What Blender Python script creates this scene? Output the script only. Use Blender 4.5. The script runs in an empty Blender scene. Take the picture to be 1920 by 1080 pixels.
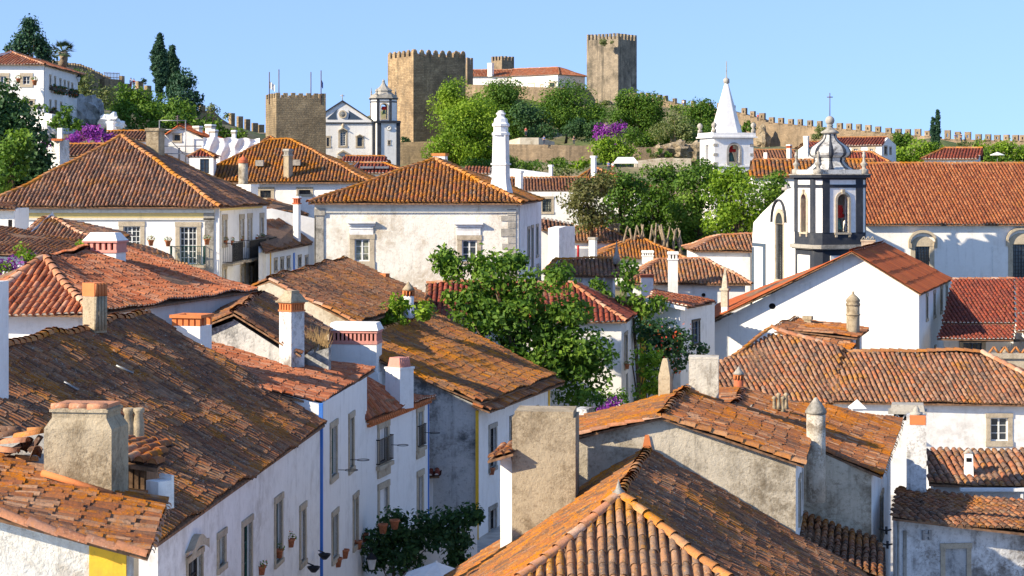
import bpy, math, random
import numpy as np
from mathutils import Vector, geometry
R = math.radians
random.seed(7); RNG = np.random.default_rng(11)
S = bpy.context.scene
C = S.collection
F = 3700.0; HZ = 340.0          # focal length in photo pixels, row of the horizon
def P(x, y, D): return np.array([(x-960)/F*D, D, (HZ-y)/F*D])
def DZ(y, z): return z*F/(HZ-y)                 # distance at which height z is seen at row y
def PZ(x, y, z): return P(x, y, DZ(y, z))
def zof(y, D): return (HZ-y)/F*D
def unit(a): a = np.array(a, float); return a/np.linalg.norm(a)

# ------------------------------------------------------------------ node helper
class NT:
    def __init__(s, name):
        s.m = bpy.data.materials.new(name); s.m.use_nodes = True
        s.t = s.m.node_tree; s.b = s.t.nodes['Principled BSDF']
        s.b.inputs['Specular IOR Level'].default_value = .25
        s.co = s.t.nodes.new('ShaderNodeTexCoord')
    def link(s, a, b): s.t.links.new(a, b)
    def put(s, sock, v):
        if isinstance(v, bpy.types.NodeSocket): s.link(v, sock)
        elif isinstance(v, (tuple, list)):
            sock.default_value = tuple(v)+(1,) if len(v) == 3 and sock.type == 'RGBA' else tuple(v)
        else: sock.default_value = v
    def noise(s, scale, detail=4, rough=.6, vec=None, dist=0, off=None):
        n = s.t.nodes.new('ShaderNodeTexNoise')
        n.inputs['Scale'].default_value = scale; n.inputs['Detail'].default_value = detail
        n.inputs['Roughness'].default_value = rough; n.inputs['Distortion'].default_value = dist
        s.link(vec or s.co.outputs['Object'], n.inputs['Vector'])
        return n.outputs['Fac']
    def map(s, scale=(1, 1, 1), src='Object', loc=(0, 0, 0)):
        n = s.t.nodes.new('ShaderNodeMapping'); n.inputs['Scale'].default_value = scale
        n.inputs['Location'].default_value = loc
        s.link(s.co.outputs[src], n.inputs['Vector']); return n.outputs['Vector']
    def step(s, v, a, b, lo=0., hi=1.):
        n = s.t.nodes.new('ShaderNodeMapRange'); n.interpolation_type = 'SMOOTHSTEP'
        for k, x in zip(('Value', 'From Min', 'From Max', 'To Min', 'To Max'), (v, a, b, lo, hi)): s.put(n.inputs[k], x)
        return n.outputs['Result']
    def math(s, op, a, b=0.):
        n = s.t.nodes.new('ShaderNodeMath'); n.operation = op; s.put(n.inputs[0], a); s.put(n.inputs[1], b)
        return n.outputs[0]
    def mix(s, f, a, b, mode='MIX'):
        n = s.t.nodes.new('ShaderNodeMix'); n.data_type = 'RGBA'; n.blend_type = mode
        s.put(n.inputs[0], f); s.put(n.inputs[6], a); s.put(n.inputs[7], b); return n.outputs[2]
    def ramp(s, v, stops, const=False):
        n = s.t.nodes.new('ShaderNodeValToRGB'); r = n.color_ramp
        if const: r.interpolation = 'CONSTANT'
        while len(r.elements) < len(stops): r.elements.new(.5)
        for e, (p, c) in zip(r.elements, stops): e.position = p; e.color = tuple(c)+(1,)
        s.put(n.inputs[0], v); return n.outputs[0]
    def attr(s, name='tv'):
        n = s.t.nodes.new('ShaderNodeAttribute'); n.attribute_name = name
        x = s.t.nodes.new('ShaderNodeSeparateColor'); s.link(n.outputs['Color'], x.inputs[0]); return x.outputs
    def bump(s, h, strength=.5, dist=.02):
        n = s.t.nodes.new('ShaderNodeBump'); n.inputs['Strength'].default_value = strength
        n.inputs['Distance'].default_value = dist; s.put(n.inputs['Height'], h)
        s.link(n.outputs['Normal'], s.b.inputs['Normal'])
    def done(s, col, rough=.9):
        s.put(s.b.inputs['Base Color'], col); s.put(s.b.inputs['Roughness'], rough); return s.m

def plain(name, c, rough=.7, var=.15, scale=4, metal=0):
    n = NT(name); f = n.noise(scale, 5)
    n.b.inputs['Metallic'].default_value = metal
    d = tuple(x*(1-var*2) for x in c)
    return n.done(n.mix(n.step(f, .35, .7), c, d), rough)

def plaster(name, c=(.82, .81, .79), stain=(.35, .31, .26), amt=.3, fine=.3, streak=.3, peel=0, bump=.25, sc=1.):
    """limewashed wall: blotches, rain streaks, flaking patches that show the render below"""
    n = NT(name)
    big = n.noise(.45*sc, 6, .65, dist=.4); mid = n.noise(2.2*sc, 6, .7); sm = n.noise(11*sc, 5, .7)
    st = n.noise(1.0*sc, 5, .65, vec=n.map((3.2, 3.2, .22)))
    col = n.mix(n.step(mid, .3, .75, 0, .5*fine), c, tuple(x*.78 for x in c))
    f1 = n.math('MULTIPLY', n.step(big, .42, .70), n.step(mid, .32, .62))
    col = n.mix(n.math('MULTIPLY', f1, amt*1.6), col, stain)
    s2 = n.noise(6*sc, 6, .8)
    col = n.mix(n.math('MULTIPLY', n.step(s2, .52, .66), min(.8, fine*.55)), col, tuple(x*.8 for x in stain))
    col = n.mix(n.math('MULTIPLY', n.step(s2, .42, .32), min(.6, fine*.4)), col, tuple(min(.9, x*1.25) for x in c))
    f2 = n.math('MULTIPLY', n.step(st, .50, .74), n.step(mid, .3, .7))
    col = n.mix(n.math('MULTIPLY', f2, streak), col, tuple(x*.55 for x in stain))
    if peel:
        f3 = n.math('MULTIPLY', n.step(sm, .48, .60), n.step(big, .40, .60))
        col = n.mix(n.math('MULTIPLY', f3, peel), col, tuple(min(1, x*1.25) for x in stain))
    n.bump(n.math('ADD', mid, n.math('MULTIPLY', sm, .5)), bump, .05)
    return n.done(col, .92)

def masonry(name, c1, c2, mortar, bw=.55, bh=.28, grime=.4, gcol=(.06, .055, .045), bump=.8):
    n = NT(name); uv = n.co.outputs['UV']
    wob = n.noise(.8, 3)
    v = n.t.nodes.new('ShaderNodeVectorMath'); v.operation = 'MULTIPLY_ADD'
    v.inputs[1].default_value = (1, 1, 1); n.link(uv, v.inputs[0])
    cc = n.t.nodes.new('ShaderNodeCombineXYZ'); n.link(wob, cc.inputs[0]); n.link(wob, cc.inputs[1]); 
    s2 = n.t.nodes.new('ShaderNodeVectorMath'); s2.operation = 'SCALE'; s2.inputs['Scale'].default_value = .35
    n.link(cc.outputs[0], s2.inputs[0]); n.link(s2.outputs[0], v.inputs[2])
    b = n.t.nodes.new('ShaderNodeTexBrick'); n.link(v.outputs[0], b.inputs['Vector'])
    n.put(b.inputs['Color1'], c1); n.put(b.inputs['Color2'], c2); n.put(b.inputs['Mortar'], mortar)
    b.inputs['Scale'].default_value = 1; b.inputs['Brick Width'].default_value = bw
    b.inputs['Row Height'].default_value = bh; b.inputs['Mortar Size'].default_value = .022; b.inputs['Mortar Smooth'].default_value = .6
    b.inputs['Bias'].default_value = .0
    a = n.noise(.35, 6, .7); m = n.noise(3.5, 5, .7); st = n.noise(.9, 5, .6, vec=n.map((1.6, 1.6, .12)))
    col = n.mix(n.step(m, .3, .7, 0, .75), b.outputs['Color'], mortar)
    v1 = n.noise(.16, 5, .7, dist=.8); col = n.mix(n.step(v1, .5, .66, 0, .55), col, tuple(min(1, x*1.35) for x in c1)); col = n.mix(n.step(v1, .48, .34, 0, .6), col, tuple(x*.6 for x in c2))
    col = n.mix(n.math('MULTIPLY', n.step(a, .42, .72), grime), col, gcol)
    col = n.mix(n.math('MULTIPLY', n.step(st, .5, .72), grime*1.1), col, gcol)
    h = n.math('ADD', n.math('MULTIPLY', b.outputs['Fac'], -.6), m)
    n.bump(h, bump, .12)
    return n.done(col, .95)

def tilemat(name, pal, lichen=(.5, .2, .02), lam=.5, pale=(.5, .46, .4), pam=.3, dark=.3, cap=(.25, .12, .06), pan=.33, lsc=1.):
    """clay tiles: every tile has its own fired colour (attribute tv), lichens grow in patches over them"""
    n = NT(name); a = n.attr()
    stops = [((i+.5)/len(pal), c) for i, c in enumerate(pal)]
    col = n.ramp(a[0], stops, False)
    big = n.noise(.5*lsc, 5, .6, dist=.6); mid = n.noise(5*lsc, 5, .7); fine = n.noise(22*lsc, 4, .7)
    gm = n.math('ADD', n.math('MULTIPLY', a[1], .25), mid)
    col = n.mix(n.math('MULTIPLY', n.step(gm, .55, .8), dark), col, (.07, .05, .04))
    L = n.math('ADD', n.math('MULTIPLY', big, .9), n.math('MULTIPLY', mid, .55))
    L = n.math('ADD', L, n.math('MULTIPLY', a[1], .12))
    th = .98-.30*lam
    col = n.mix(n.math('MULTIPLY', n.step(L, th-.06, th+.08), min(1., .3+lam*.8)), col,
                n.mix(n.step(fine, .35, .65), lichen, tuple(x*.55 for x in lichen)))
    sp = n.noise(9*lsc, 5, .8)
    col = n.mix(n.math('MULTIPLY', n.step(sp, .53, .62), min(.85, dark*1.25)), col, (.055, .038, .028))
    col = n.mix(n.math('MULTIPLY', n.step(sp, .44, .37), min(.85, lam*.9)), col, lichen)
    pm = n.math('ADD', n.math('MULTIPLY', fine, .8), n.math('MULTIPLY', mid, .5))
    col = n.mix(n.math('MULTIPLY', n.step(pm, .70, .86), pam), col, pale)
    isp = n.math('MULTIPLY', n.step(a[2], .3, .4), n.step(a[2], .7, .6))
    col = n.mix(isp, col, n.mix(1., col, (pan, pan, pan), 'MULTIPLY'))  # pan tiles darkened: dirt plus painted-in shade, so gaps between covers read deeper
    hs = n.t.nodes.new('ShaderNodeHueSaturation'); hs.inputs['Saturation'].default_value = 1.05; hs.inputs['Value'].default_value = 1.0; n.link(col, hs.inputs['Color']); col = hs.outputs[0]
    col = n.mix(n.step(a[2], .75, .9), col, cap)
    n.bump(n.math('ADD', mid, fine), .5, .02)
    return n.done(col, .9)

def leafmat(name, c1, c2, c3, trans=.35):
    n = NT(name); a = n.attr()
    col = n.ramp(a[0], [(0., c1), (.5, c2), (1., c3)])
    col = n.mix(n.step(a[1], .55, 1., 0, .5), col, c3)
    n.b.inputs['Base Color'].default_value = (0, 0, 0, 1); n.link(col, n.b.inputs['Base Color'])
    n.b.inputs['Roughness'].default_value = .6
    tr = n.t.nodes.new('ShaderNodeBsdfTranslucent'); n.link(n.mix(1., col, (1.3, 1.4, .5), 'MULTIPLY'), tr.inputs[0])
    mx = n.t.nodes.new('ShaderNodeMixShader'); mx.inputs[0].default_value = trans
    n.link(n.b.outputs[0], mx.inputs[1]); n.link(tr.outputs[0], mx.inputs[2])
    n.link(mx.outputs[0], n.t.nodes['Material Output'].inputs[0]); return n.m

# ------------------------------------------------------------------ objects
def put(o, parent=None, loc=None):
    C.objects.link(o)
    if parent is not None: o.parent = parent
    if loc is not None: o.location = loc
    return o
def thing(name, label, cat, loc=(0, 0, 0), group=None):
    o = bpy.data.objects.new(name, None); o.empty_display_size = .3
    put(o, None, tuple(float(x) for x in loc)); tag(o, label, cat, group); return o
def tag(o, label, cat, group=None):
    o['label'] = label; o['category'] = cat
    if group: o['group'] = group
    return o
ORG = {}
def origin(o):                     # world origin of a thing (parts sit at local zero)
    while o is not None and o.parent is not None: o = o.parent
    return np.array(o.location) if o is not None else np.zeros(3)
def uvbox(me):
    nl = len(me.loops)
    if not nl: return
    nv = len(me.vertices); co = np.empty(nv*3); me.vertices.foreach_get('co', co); co = co.reshape(-1, 3)
    li = np.empty(nl, int); me.loops.foreach_get('vertex_index', li)
    npol = len(me.polygons); nr = np.empty(npol*3); me.polygons.foreach_get('normal', nr); nr = nr.reshape(-1, 3)
    ls = np.empty(npol, int); me.polygons.foreach_get('loop_total', ls)
    fn = np.repeat(nr, ls, axis=0); p = co[li]
    h = np.hypot(fn[:, 0], fn[:, 1])+1e-9
    tx, ty = -fn[:, 1]/h, fn[:, 0]/h
    flat = np.abs(fn[:, 2]) > .75
    u = np.where(flat, p[:, 0], p[:, 0]*tx+p[:, 1]*ty); v = np.where(flat, p[:, 1], p[:, 2])
    uv = me.uv_layers.new(name='UVMap'); uv.data.foreach_set('uv', np.stack([u, v], 1).ravel())

class MB:
    def __init__(s): s.v = []; s.f = []; s.sm = []
    def add(s, vs, fs, smooth=False):
        k = len(s.v); s.v += [tuple(map(float, v)) for v in vs]; s.f += [tuple(k+i for i in f) for f in fs]; s.sm += [smooth]*len(fs); return s
    def hexa(s, b, t):              # four bottom points, four top points, counter-clockwise from above
        return s.add(list(b)+list(t), [(3, 2, 1, 0), (4, 5, 6, 7), (0, 1, 5, 4), (1, 2, 6, 5), (2, 3, 7, 6), (3, 0, 4, 7)])
    def prism(s, pts, z0, z1):      # pts: xy or per-point tops
        n = len(pts); zt = z1 if hasattr(z1, '__len__') else [z1]*n
        ar = sum(pts[i][0]*pts[(i+1) % n][1]-pts[(i+1) % n][0]*pts[i][1] for i in range(n))
        if ar < 0: pts = pts[::-1]; zt = list(zt)[::-1]
        vs = [(p[0], p[1], z0) for p in pts]+[(p[0], p[1], z) for p, z in zip(pts, zt)]
        return s.add(vs, [tuple(range(n-1, -1, -1)), tuple(range(n, 2*n))]+[(i, (i+1) % n, n+(i+1) % n, n+i) for i in range(n)])
    def tube(s, pts, rad, n=8, cap=True):
        pts = [np.array(p, float) for p in pts]; rad = rad if hasattr(rad, '__len__') else [rad]*len(pts)
        vs = []
        for i, p in enumerate(pts):
            d = unit(pts[min(i+1, len(pts)-1)]-pts[max(i-1, 0)]); a = np.cross(d, (0, 0, 1.)) if abs(d[2]) < .95 else np.cross(d, (1., 0, 0))
            a = unit(a); b = np.cross(d, a)
            for k in range(n):
                t = 2*math.pi*k/n; vs.append(p+rad[i]*(a*math.cos(t)+b*math.sin(t)))
        fs = [(i*n+k, i*n+(k+1) % n, (i+1)*n+(k+1) % n, (i+1)*n+k) for i in range(len(pts)-1) for k in range(n)]
        s.add(vs, fs, True)
        if cap:
            L = len(s.v)-len(vs); s.f += [tuple(L+k for k in range(n-1, -1, -1)), tuple(L+(len(pts)-1)*n+k for k in range(n))]; s.sm += [False]*2
        return s
    def lathe(s, c, prof, n=16, ph=0., smooth=True, sx=1., yaw=0.):      # prof: (radius, z)
        vs = []
        for r, z in prof:
            for k in range(n):
                t = 2*math.pi*k/n+ph+yaw; vs.append((c[0]+r*math.cos(t), c[1]+r*math.sin(t), c[2]+z))
        m = len(prof)
        fs = [(i*n+k, i*n+(k+1) % n, (i+1)*n+(k+1) % n, (i+1)*n+k) for i in range(m-1) for k in range(n)]
        s.add(vs, fs, smooth); L = len(s.v)-len(vs)
        s.f += [tuple(L+k for k in range(n-1, -1, -1)), tuple(L+(m-1)*n+k for k in range(n))]; s.sm += [False]*2
        return s
    def build(s, name, mat, parent=None):
        if not s.f: return None
        o = origin(parent)
        me = bpy.data.meshes.new(name); me.from_pydata([(a-o[0], b-o[1], c-o[2]) for a, b, c in s.v], [], s.f)
        me.polygons.foreach_set('use_smooth', s.sm); me.update(); uvbox(me); me.materials.append(mat)
        return put(bpy.data.objects.new(name, me), parent)

def qmesh(name, V, Q, att, mat, parent=None, smooth=True):
    """fast mesh of quads from numpy arrays, att: (n,3) colour attribute tv"""
    o = origin(parent); V = V-o
    me = bpy.data.meshes.new(name); nv, nq = len(V), len(Q)
    me.vertices.add(nv); me.vertices.foreach_set('co', V.astype(np.float32).ravel())
    me.loops.add(nq*4); me.loops.foreach_set('vertex_index', Q.astype(np.int32).ravel())
    me.polygons.add(nq); me.polygons.foreach_set('loop_start', np.arange(0, nq*4, 4, dtype=np.int32))
    me.polygons.foreach_set('loop_total', np.full(nq, 4, np.int32))
    me.polygons.foreach_set('use_smooth', np.full(nq, smooth))
    a = me.attributes.new('tv', 'FLOAT_COLOR', 'POINT')
    a.data.foreach_set('color', np.concatenate([att, np.ones((nv, 1))], 1).astype(np.float32).ravel())
    me.update(calc_edges=True); me.validate(); me.materials.append(mat)
    return put(bpy.data.objects.new(name, me), parent)

# ------------------------------------------------------------------ roofs
SAG = [.045]
def sag(x, y):
    return SAG[0]*(np.sin(.9*x+1.1*y)*.6+np.sin(1.9*x-.7*y+2)*.5+np.sin(.35*x+2.3*y+1)*.4+np.sin(4.3*x+3.1*y)*.12)

class Plane:
    """roof plane; first two points are its eave, the rest runs round convexly in plan"""
    def __init__(s, pts):
        s.p = [np.array(p, float) for p in pts]; A, B = s.p[0], s.p[1]
        e = B[:2]-A[:2]; e = e/np.linalg.norm(e); n = np.array([-e[1], e[0]])
        cen = np.mean([q[:2] for q in s.p], 0)
        if np.dot(cen-A[:2], n) < 0: n = -n
        s.A, s.e, s.n = A, e, n
        s.uv = np.array([[np.dot(q[:2]-A[:2], e), np.dot(q[:2]-A[:2], n)] for q in s.p]); z = np.array([q[2] for q in s.p])
        M = np.stack([np.ones(len(z)), s.uv[:, 0], s.uv[:, 1]], 1); c = np.linalg.lstsq(M, z, rcond=None)[0]
        if len(z) > 3 and np.abs(M@c-z).max() > .03:
            M = np.concatenate([M, s.uv[:, :1]*s.uv[:, 1:]], 1); c = np.linalg.lstsq(M, z, rcond=None)[0]
        s.c = list(c)+[0]*(4-len(c))
    def z(s, u, v): return s.c[0]+s.c[1]*u+s.c[2]*v+s.c[3]*u*v
    def span(s, u):
        vs = []
        n = len(s.uv)
        for i in range(n):
            a, b = s.uv[i], s.uv[(i+1) % n]
            if (a[0]-u)*(b[0]-u) <= 0 and abs(a[0]-b[0]) > 1e-9:
                vs.append(a[1]+(b[1]-a[1])*(u-a[0])/(b[0]-a[0]))
        return (min(vs), max(vs)) if len(vs) > 1 else None
    def world(s, U, V, H):          # H: height above the surface along its normal
        zu = s.c[1]+s.c[3]*V; zv = s.c[2]+s.c[3]*U; L = np.sqrt(1+zu*zu+zv*zv)
        U2 = U-zu*H/L; V2 = V-zv*H/L; Z = s.z(U, V)+H/L
        X = s.A[0]+U2*s.e[0]+V2*s.n[0]; Y = s.A[1]+U2*s.e[1]+V2*s.n[1]
        return np.stack([X, Y, Z+sag(X, Y)], -1)

def tiles(pl, mat, parent, pitch=.235, tl=.40, na=5, lip=True, jit=1., name='roof', rise=.088, crs=.2):
    us = pl.uv[:, 0]; u0, u1 = us.min(), us.max(); nc = max(1, int(round((u1-u0)/pitch))); pt = (u1-u0)/nc
    sl = math.sqrt(1+pl.c[2]**2); step = tl/sl
    U = []; V0 = []; V1 = []; J = []; CR = []
    for i in range(nc):
        u = u0+(i+.5)*pt; sp = pl.span(u)
        if sp is None or sp[1]-sp[0] < .05: continue
        k = max(1, int(math.ceil((sp[1]-sp[0])/step))); off = RNG.uniform(-1, 1)*crs*jit*step; cr_ = RNG.random()
        for j in range(k):
            a = sp[0]+j*step+(off if j else RNG.uniform(-.015, .015)); b = min(sp[0]+(j+1)*step+off, sp[1])
            if b-a < .04: continue
            U.append(u); V0.append(a-(.045 if j else 0)); V1.append(b); J.append(j); CR.append(cr_)
    if not U: return None
    U = np.array(U); V0 = np.array(V0); V1 = np.array(V1); J = np.array(J); T = len(U)
    r = pt*.40; r1, r2 = RNG.random(T)*.62+np.array(CR)*.38, RNG.random(T)
    du0 = RNG.normal(0, .010*jit, T); du1 = du0+RNG.normal(0, .009*jit, T); dh = RNG.normal(0, .006*jit, T)
    ang = np.linspace(0, math.pi, na+1); ca, sa = np.cos(ang), np.sin(ang); k = na+1
    hs = rise/r
    def ring(v, du, rr, h0): return pl.world(U[:, None]+du[:, None]+rr*ca, np.repeat(v[:, None], k, 1), (h0[:, None] if hasattr(h0, '__len__') else h0)+rr*hs*sa)
    hi = ring(V1, du1, r*.9, .000+dh*.3); lo = ring(V0, du0, r*1.02, .015+dh)
    blocks = [hi, lo]; nb = 2
    att = [np.stack([r1, r2, np.zeros(T)], 1)]*2
    q = [(a, a+1, k+a+1, k+a) for a in range(na)]
    if lip:
        lo2 = lo.copy(); lo3 = ring(V0+.004, du0, r*.84, .008+dh); b = nb*k
        blocks += [lo2, lo3]; att += [np.stack([r1, r2, np.zeros(T)], 1)]*2; nb += 2
        q += [(b+a, b+a+1, b+k+a+1, b+k+a) for a in range(na)]
    vp = nb*k; W = [np.concatenate(blocks, 1)]
    # pan tile between this cover and the next one
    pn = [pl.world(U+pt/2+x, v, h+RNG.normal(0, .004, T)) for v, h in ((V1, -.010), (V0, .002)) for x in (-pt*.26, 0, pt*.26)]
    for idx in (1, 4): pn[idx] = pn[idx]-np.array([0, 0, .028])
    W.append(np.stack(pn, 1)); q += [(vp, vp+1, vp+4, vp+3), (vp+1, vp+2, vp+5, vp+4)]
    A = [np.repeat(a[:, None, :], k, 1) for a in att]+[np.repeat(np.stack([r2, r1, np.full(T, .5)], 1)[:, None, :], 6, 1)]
    Wv = np.concatenate(W, 1); nv = Wv.shape[1]; A = np.concatenate(A, 1)
    Q = (np.array(q)[None]+(np.arange(T)*nv)[:, None, None]).reshape(-1, 4)
    V = Wv.reshape(-1, 3); A = A.reshape(-1, 3)
    e = np.where(J == 0)[0]
    if len(e):                      # mortar plugs at the eave
        cp = ring(V0+.012, du0, r*.98, .016+dh)[e]; base = len(V); V = np.concatenate([V, cp.reshape(-1, 3)])
        A = np.concatenate([A, np.tile([[.5, .5, 1.]], (len(e)*k, 1))])
        cq = np.array([(0, 1, 4, 5), (1, 2, 3, 4)] if na == 5 else [(0, 1, 2, 3)])
        Q = np.concatenate([Q, (cq[None]+(base+np.arange(len(e))*k)[:, None, None]).reshape(-1, 4)])
    # deck below the tiles
    n = len(pl.p); top = [pl.world(np.array(u), np.array(v), -.05) for u, v in pl.uv]; bot = [t-np.array([0, 0, .06]) for t in top]
    o = qmesh(name, V, Q, A, mat, parent)
    mb = MB().add(top+bot, [tuple(range(n)), tuple(range(2*n-1, n-1, -1))]+[(i, (i+1) % n, n+(i+1) % n, n+i) for i in range(n)])
    mb.build('eave_board', M['deck'], o)
    return o

def ridge(a, b, mat, parent, r=.13, tl=.42, lift=.04, name='ridge_tiles'):
    a = np.array(a, float); b = np.array(b, float); L = np.linalg.norm(b-a); n = max(1, int(L/tl))
    d = (b-a)/L; s = unit(np.cross(d, (0, 0, 1))); up = np.cross(s, d)
    na = 5; ang = np.linspace(-.15, math.pi+.15, na+1); k = na+1; Vs = []; Q = []; A = []
    for i in range(n):
        p0 = a+d*(i*L/n-.03); p1 = a+d*((i+1)*L/n+.0); c = random.random(), random.random(); j = random.gauss(0, .012)
        for p, rr, h in ((p0, r*1.08, .03), (p1, r*.92, 0)):
            g = sag(p[0], p[1])
            for t in ang: Vs.append(p+s*(math.cos(t)*rr+j)+up*(math.sin(t)*rr*.8+h+lift-.03)+np.array([0, 0, g])); A.append((c[0], c[1], 0))
        B = i*2*k; Q += [(B+x, B+x+1, B+k+x+1, B+k+x) for x in range(na)]
        if random.random() < .0: pass
    return qmesh(name, np.array(Vs), np.array(Q), np.array(A), mat, parent)

def body(parent, planes, mat, zb, ins=.35, drop=.10, fr=None, name='wall'):
    """walls under the roof: each plane's footprint pulled in from the eaves and dropped to the ground"""
    pts = np.array([q[:2] for pl in planes for q in pl.p]); e = fr if fr is not None else planes[0].e; n = np.array([-e[1], e[0]])
    lu, lv = pts@e, pts@n; cu, cv = (lu.min()+lu.max())/2, (lv.min()+lv.max())/2; hu, hv = (lu.max()-lu.min())/2, (lv.max()-lv.min())/2
    ku, kv = max(.2, 1-ins/hu), max(.2, 1-ins/hv); mb = MB()
    for pl in planes:
        pp = [];zz = []
        for q in pl.p:
            u = cu+(q[:2]@e-cu)*ku; v = cv+(q[:2]@n-cv)*kv; w = e*u+n*v
            pp.append((w[0], w[1])); d = w-pl.A[:2]; zz.append(min(float(pl.z(d@pl.e, d@pl.n)), float(q[2])+ins*1.2)-drop-SAG[0]-.06)
        mb.prism(pp, zb, zz)
    return mb.build(name, mat, parent)

class Fr:
    """a vertical plane or box frame: u along, w inwards, z up"""
    def __init__(s, A, B):
        s.o = np.array(A[:2], float); e = np.array(B[:2], float)-s.o; s.len = np.linalg.norm(e); s.e = e/s.len
        s.n = np.array([-s.e[1], s.e[0]])
        if np.dot(s.n, s.o+e/2) < 0: s.n = -s.n          # inwards = away from the camera
    def L(s, u, w, z): p = s.o+s.e*u+s.n*w; return (p[0], p[1], z)
    def hit(s, x, y):
        k = (x-960)/F; M = np.array([[s.e[0], -k], [s.e[1], -1.]]); t = np.linalg.solve(M, -s.o); return t[0], zof(y, t[1])
    def box(s, mb, u0, u1, w0, w1, z0, z1, tu=0, tw=0):
        b = [s.L(u0, w0, z0), s.L(u1, w0, z0), s.L(u1, w1, z0), s.L(u0, w1, z0)]
        t = [s.L(u0+tu, w0+tw, z1), s.L(u1-tu, w0+tw, z1), s.L(u1-tu, w1-tw, z1), s.L(u0+tu, w1-tw, z1)]
        if np.cross(s.e, s.n) < 0: b = b[::-1]; t = t[::-1]
        mb.hexa(b, t)

def wall(parent, A, B, top, zb, mat, wins=(), thick=.24, name='wall', px=True, proud=0.):
    """a facade through plan points A,B; top outline and openings are read from where they are seen"""
    fr = Fr(A, B); fr.o = fr.o-fr.n*proud
    tp = [fr.hit(*t) for t in top] if px else list(top)
    tp.sort(key=lambda q: q[0])
    out = [(tp[0][0], zb), (tp[-1][0], zb)]+tp[::-1]
    rects = []
    for w in wins:
        (ua, za), (ub, z2) = fr.hit(w[0], (w[1]+w[3])/2), fr.hit(w[2], (w[1]+w[3])/2)
        um = (w[0]+w[2])/2; zt = fr.hit(um, w[1])[1]; z0 = fr.hit(um, w[3])[1]
        u0, u1 = min(ua, ub), max(ua, ub)
        o = dict(w[5]) if len(w) > 5 else {}
        if 'uw' in o: c = (u0+u1)/2; u0, u1 = c-o['uw']/2, c+o['uw']/2
        rects.append((u0, max(z0, zb+.05), u1, zt, w[4], o))
    loops = [[Vector((q[0], q[1], 0)) for q in out]]+[[Vector((r[0], r[1], 0)), Vector((r[0], r[3], 0)), Vector((r[2], r[3], 0)), Vector((r[2], r[1], 0))] for r in rects]
    tris = geometry.tessellate_polygon(loops); flat = [p for l in loops for p in l]
    mb = MB(); flip = np.cross(fr.e, fr.n) > 0
    T = []
    for t in tris:
        a, b, c = (flat[i] for i in t); ar = (b.x-a.x)*(c.y-a.y)-(c.x-a.x)*(b.y-a.y)
        T.append(t if (ar > 0) == flip else t[::-1])
    mb.add([fr.L(p.x, 0, p.y) for p in flat], T)
    for li, l in enumerate(loops):
        d = thick if li == 0 else thick
        n = len(l); mb.add([fr.L(p.x, 0, p.y) for p in l]+[fr.L(p.x, d, p.y) for p in l], [(i, (i+1) % n, n+(i+1) % n, n+i) for i in range(n)])
    wo = mb.build(name, mat, parent)
    for r in rects: window(parent, fr, r, r[4], r[5])
    return fr

def fstrip(parent, x0, x1, y0, y1, D, mat, name='painted_band'):
    f = Fr(P(x0, 0, D), P(x1, 0, D)); m = MB(); f.box(m, 0, f.len, 0, .16, zof(y1, D), zof(y0, D)); return m.build(name, M[mat], parent)

def window(parent, fr, r, style, o):
    u0, z0, u1, z1 = r[:4]; sw = o.get('sw', .17); sm = o.get('sm', 'stone'); g = max(.012, min(.05, (u1-u0)*.05))
    s = MB(); pr = -.035
    if sw > 0:
        fr.box(s, u0-sw, u0, pr, .05, z0, z1); fr.box(s, u1, u1+sw, pr, .05, z0, z1)
        fr.box(s, u0-sw-.02, u1+sw+.02, pr-.02, .05, z1, z1+sw*o.get('lt', 1.1)); 
        sd = sw*o.get('sd', 1.)
        fr.box(s, u0-sw-.02, u1+sw+.02, pr-.03, .05, z0-sd, z0)
        if o.get('hood'):
            fr.box(s, u0-sw-.15, u1+sw+.15, pr-.16, .03, z1+o['hood'], z1+o['hood']+.09)
    else: fr.box(s, u0, u1, .10, .14, z0, z0+.04)
    nm = 'door' if style == 'door' else 'window'
    wo = s.build(nm, M[sm], parent)
    fm = MB(); d0, d1 = .09, .14; fw = o.get('fw', .06)
    col = {'case': 'wood_white', 'green': 'wood_green', 'dark': 'wood_dark', 'door': 'wood_dark', 'red': 'wood_red', 'grid': 'iron', 'blue': 'wood_blue', 'slot': None}[style]
    if col:
        fr.box(fm, u0, u0+fw, d0, d1, z0, z1); fr.box(fm, u1-fw, u1, d0, d1, z0, z1)
        fr.box(fm, u0+fw, u1-fw, d0, d1, z0, z0+fw); fr.box(fm, u0+fw, u1-fw, d0, d1, z1-fw, z1)
        nx, nz = o.get('nx', 2), o.get('nz', 3); um = [u0+(u1-u0)*i/nx for i in range(1, nx)]
        for i, u in enumerate(um): w_ = fw*.6 if (nx % 2 == 0 and i == nx//2-1) else g*.35; fr.box(fm, u-w_, u+w_, d0+.003, d1-.003, z0+fw, z1-fw)
        for j in range(1, nz): z = z0+(z1-z0)*j/nz; fr.box(fm, u0+fw, u1-fw, d0+.012, d1-.012, z-g*.35, z+g*.35)
        fm.build('frame', M[col], wo)
    pn = MB(); pn.add([fr.L(u0, .125, z0), fr.L(u1, .125, z0), fr.L(u1, .125, z1), fr.L(u0, .125, z1)], [(0, 1, 2, 3)])
    pn.build('pane', M[o.get('glass', 'glass')], wo)
    if o.get('curtain'):
        cu = MB(); w_ = (u1-u0)
        for a, b in ((.06, .34), (.66, .94)):
            vs = []; N = 7
            for i in range(N+1):
                t = a+(b-a)*i/N; dd = .17+.02*(i % 2); vs += [fr.L(u0+w_*t, dd, z0+.1), fr.L(u0+w_*t, dd, z1-.05)]
            cu.add(vs, [(2*i, 2*i+2, 2*i+3, 2*i+1) for i in range(N)])
        cu.build('curtain', M['cloth'], wo)

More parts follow.
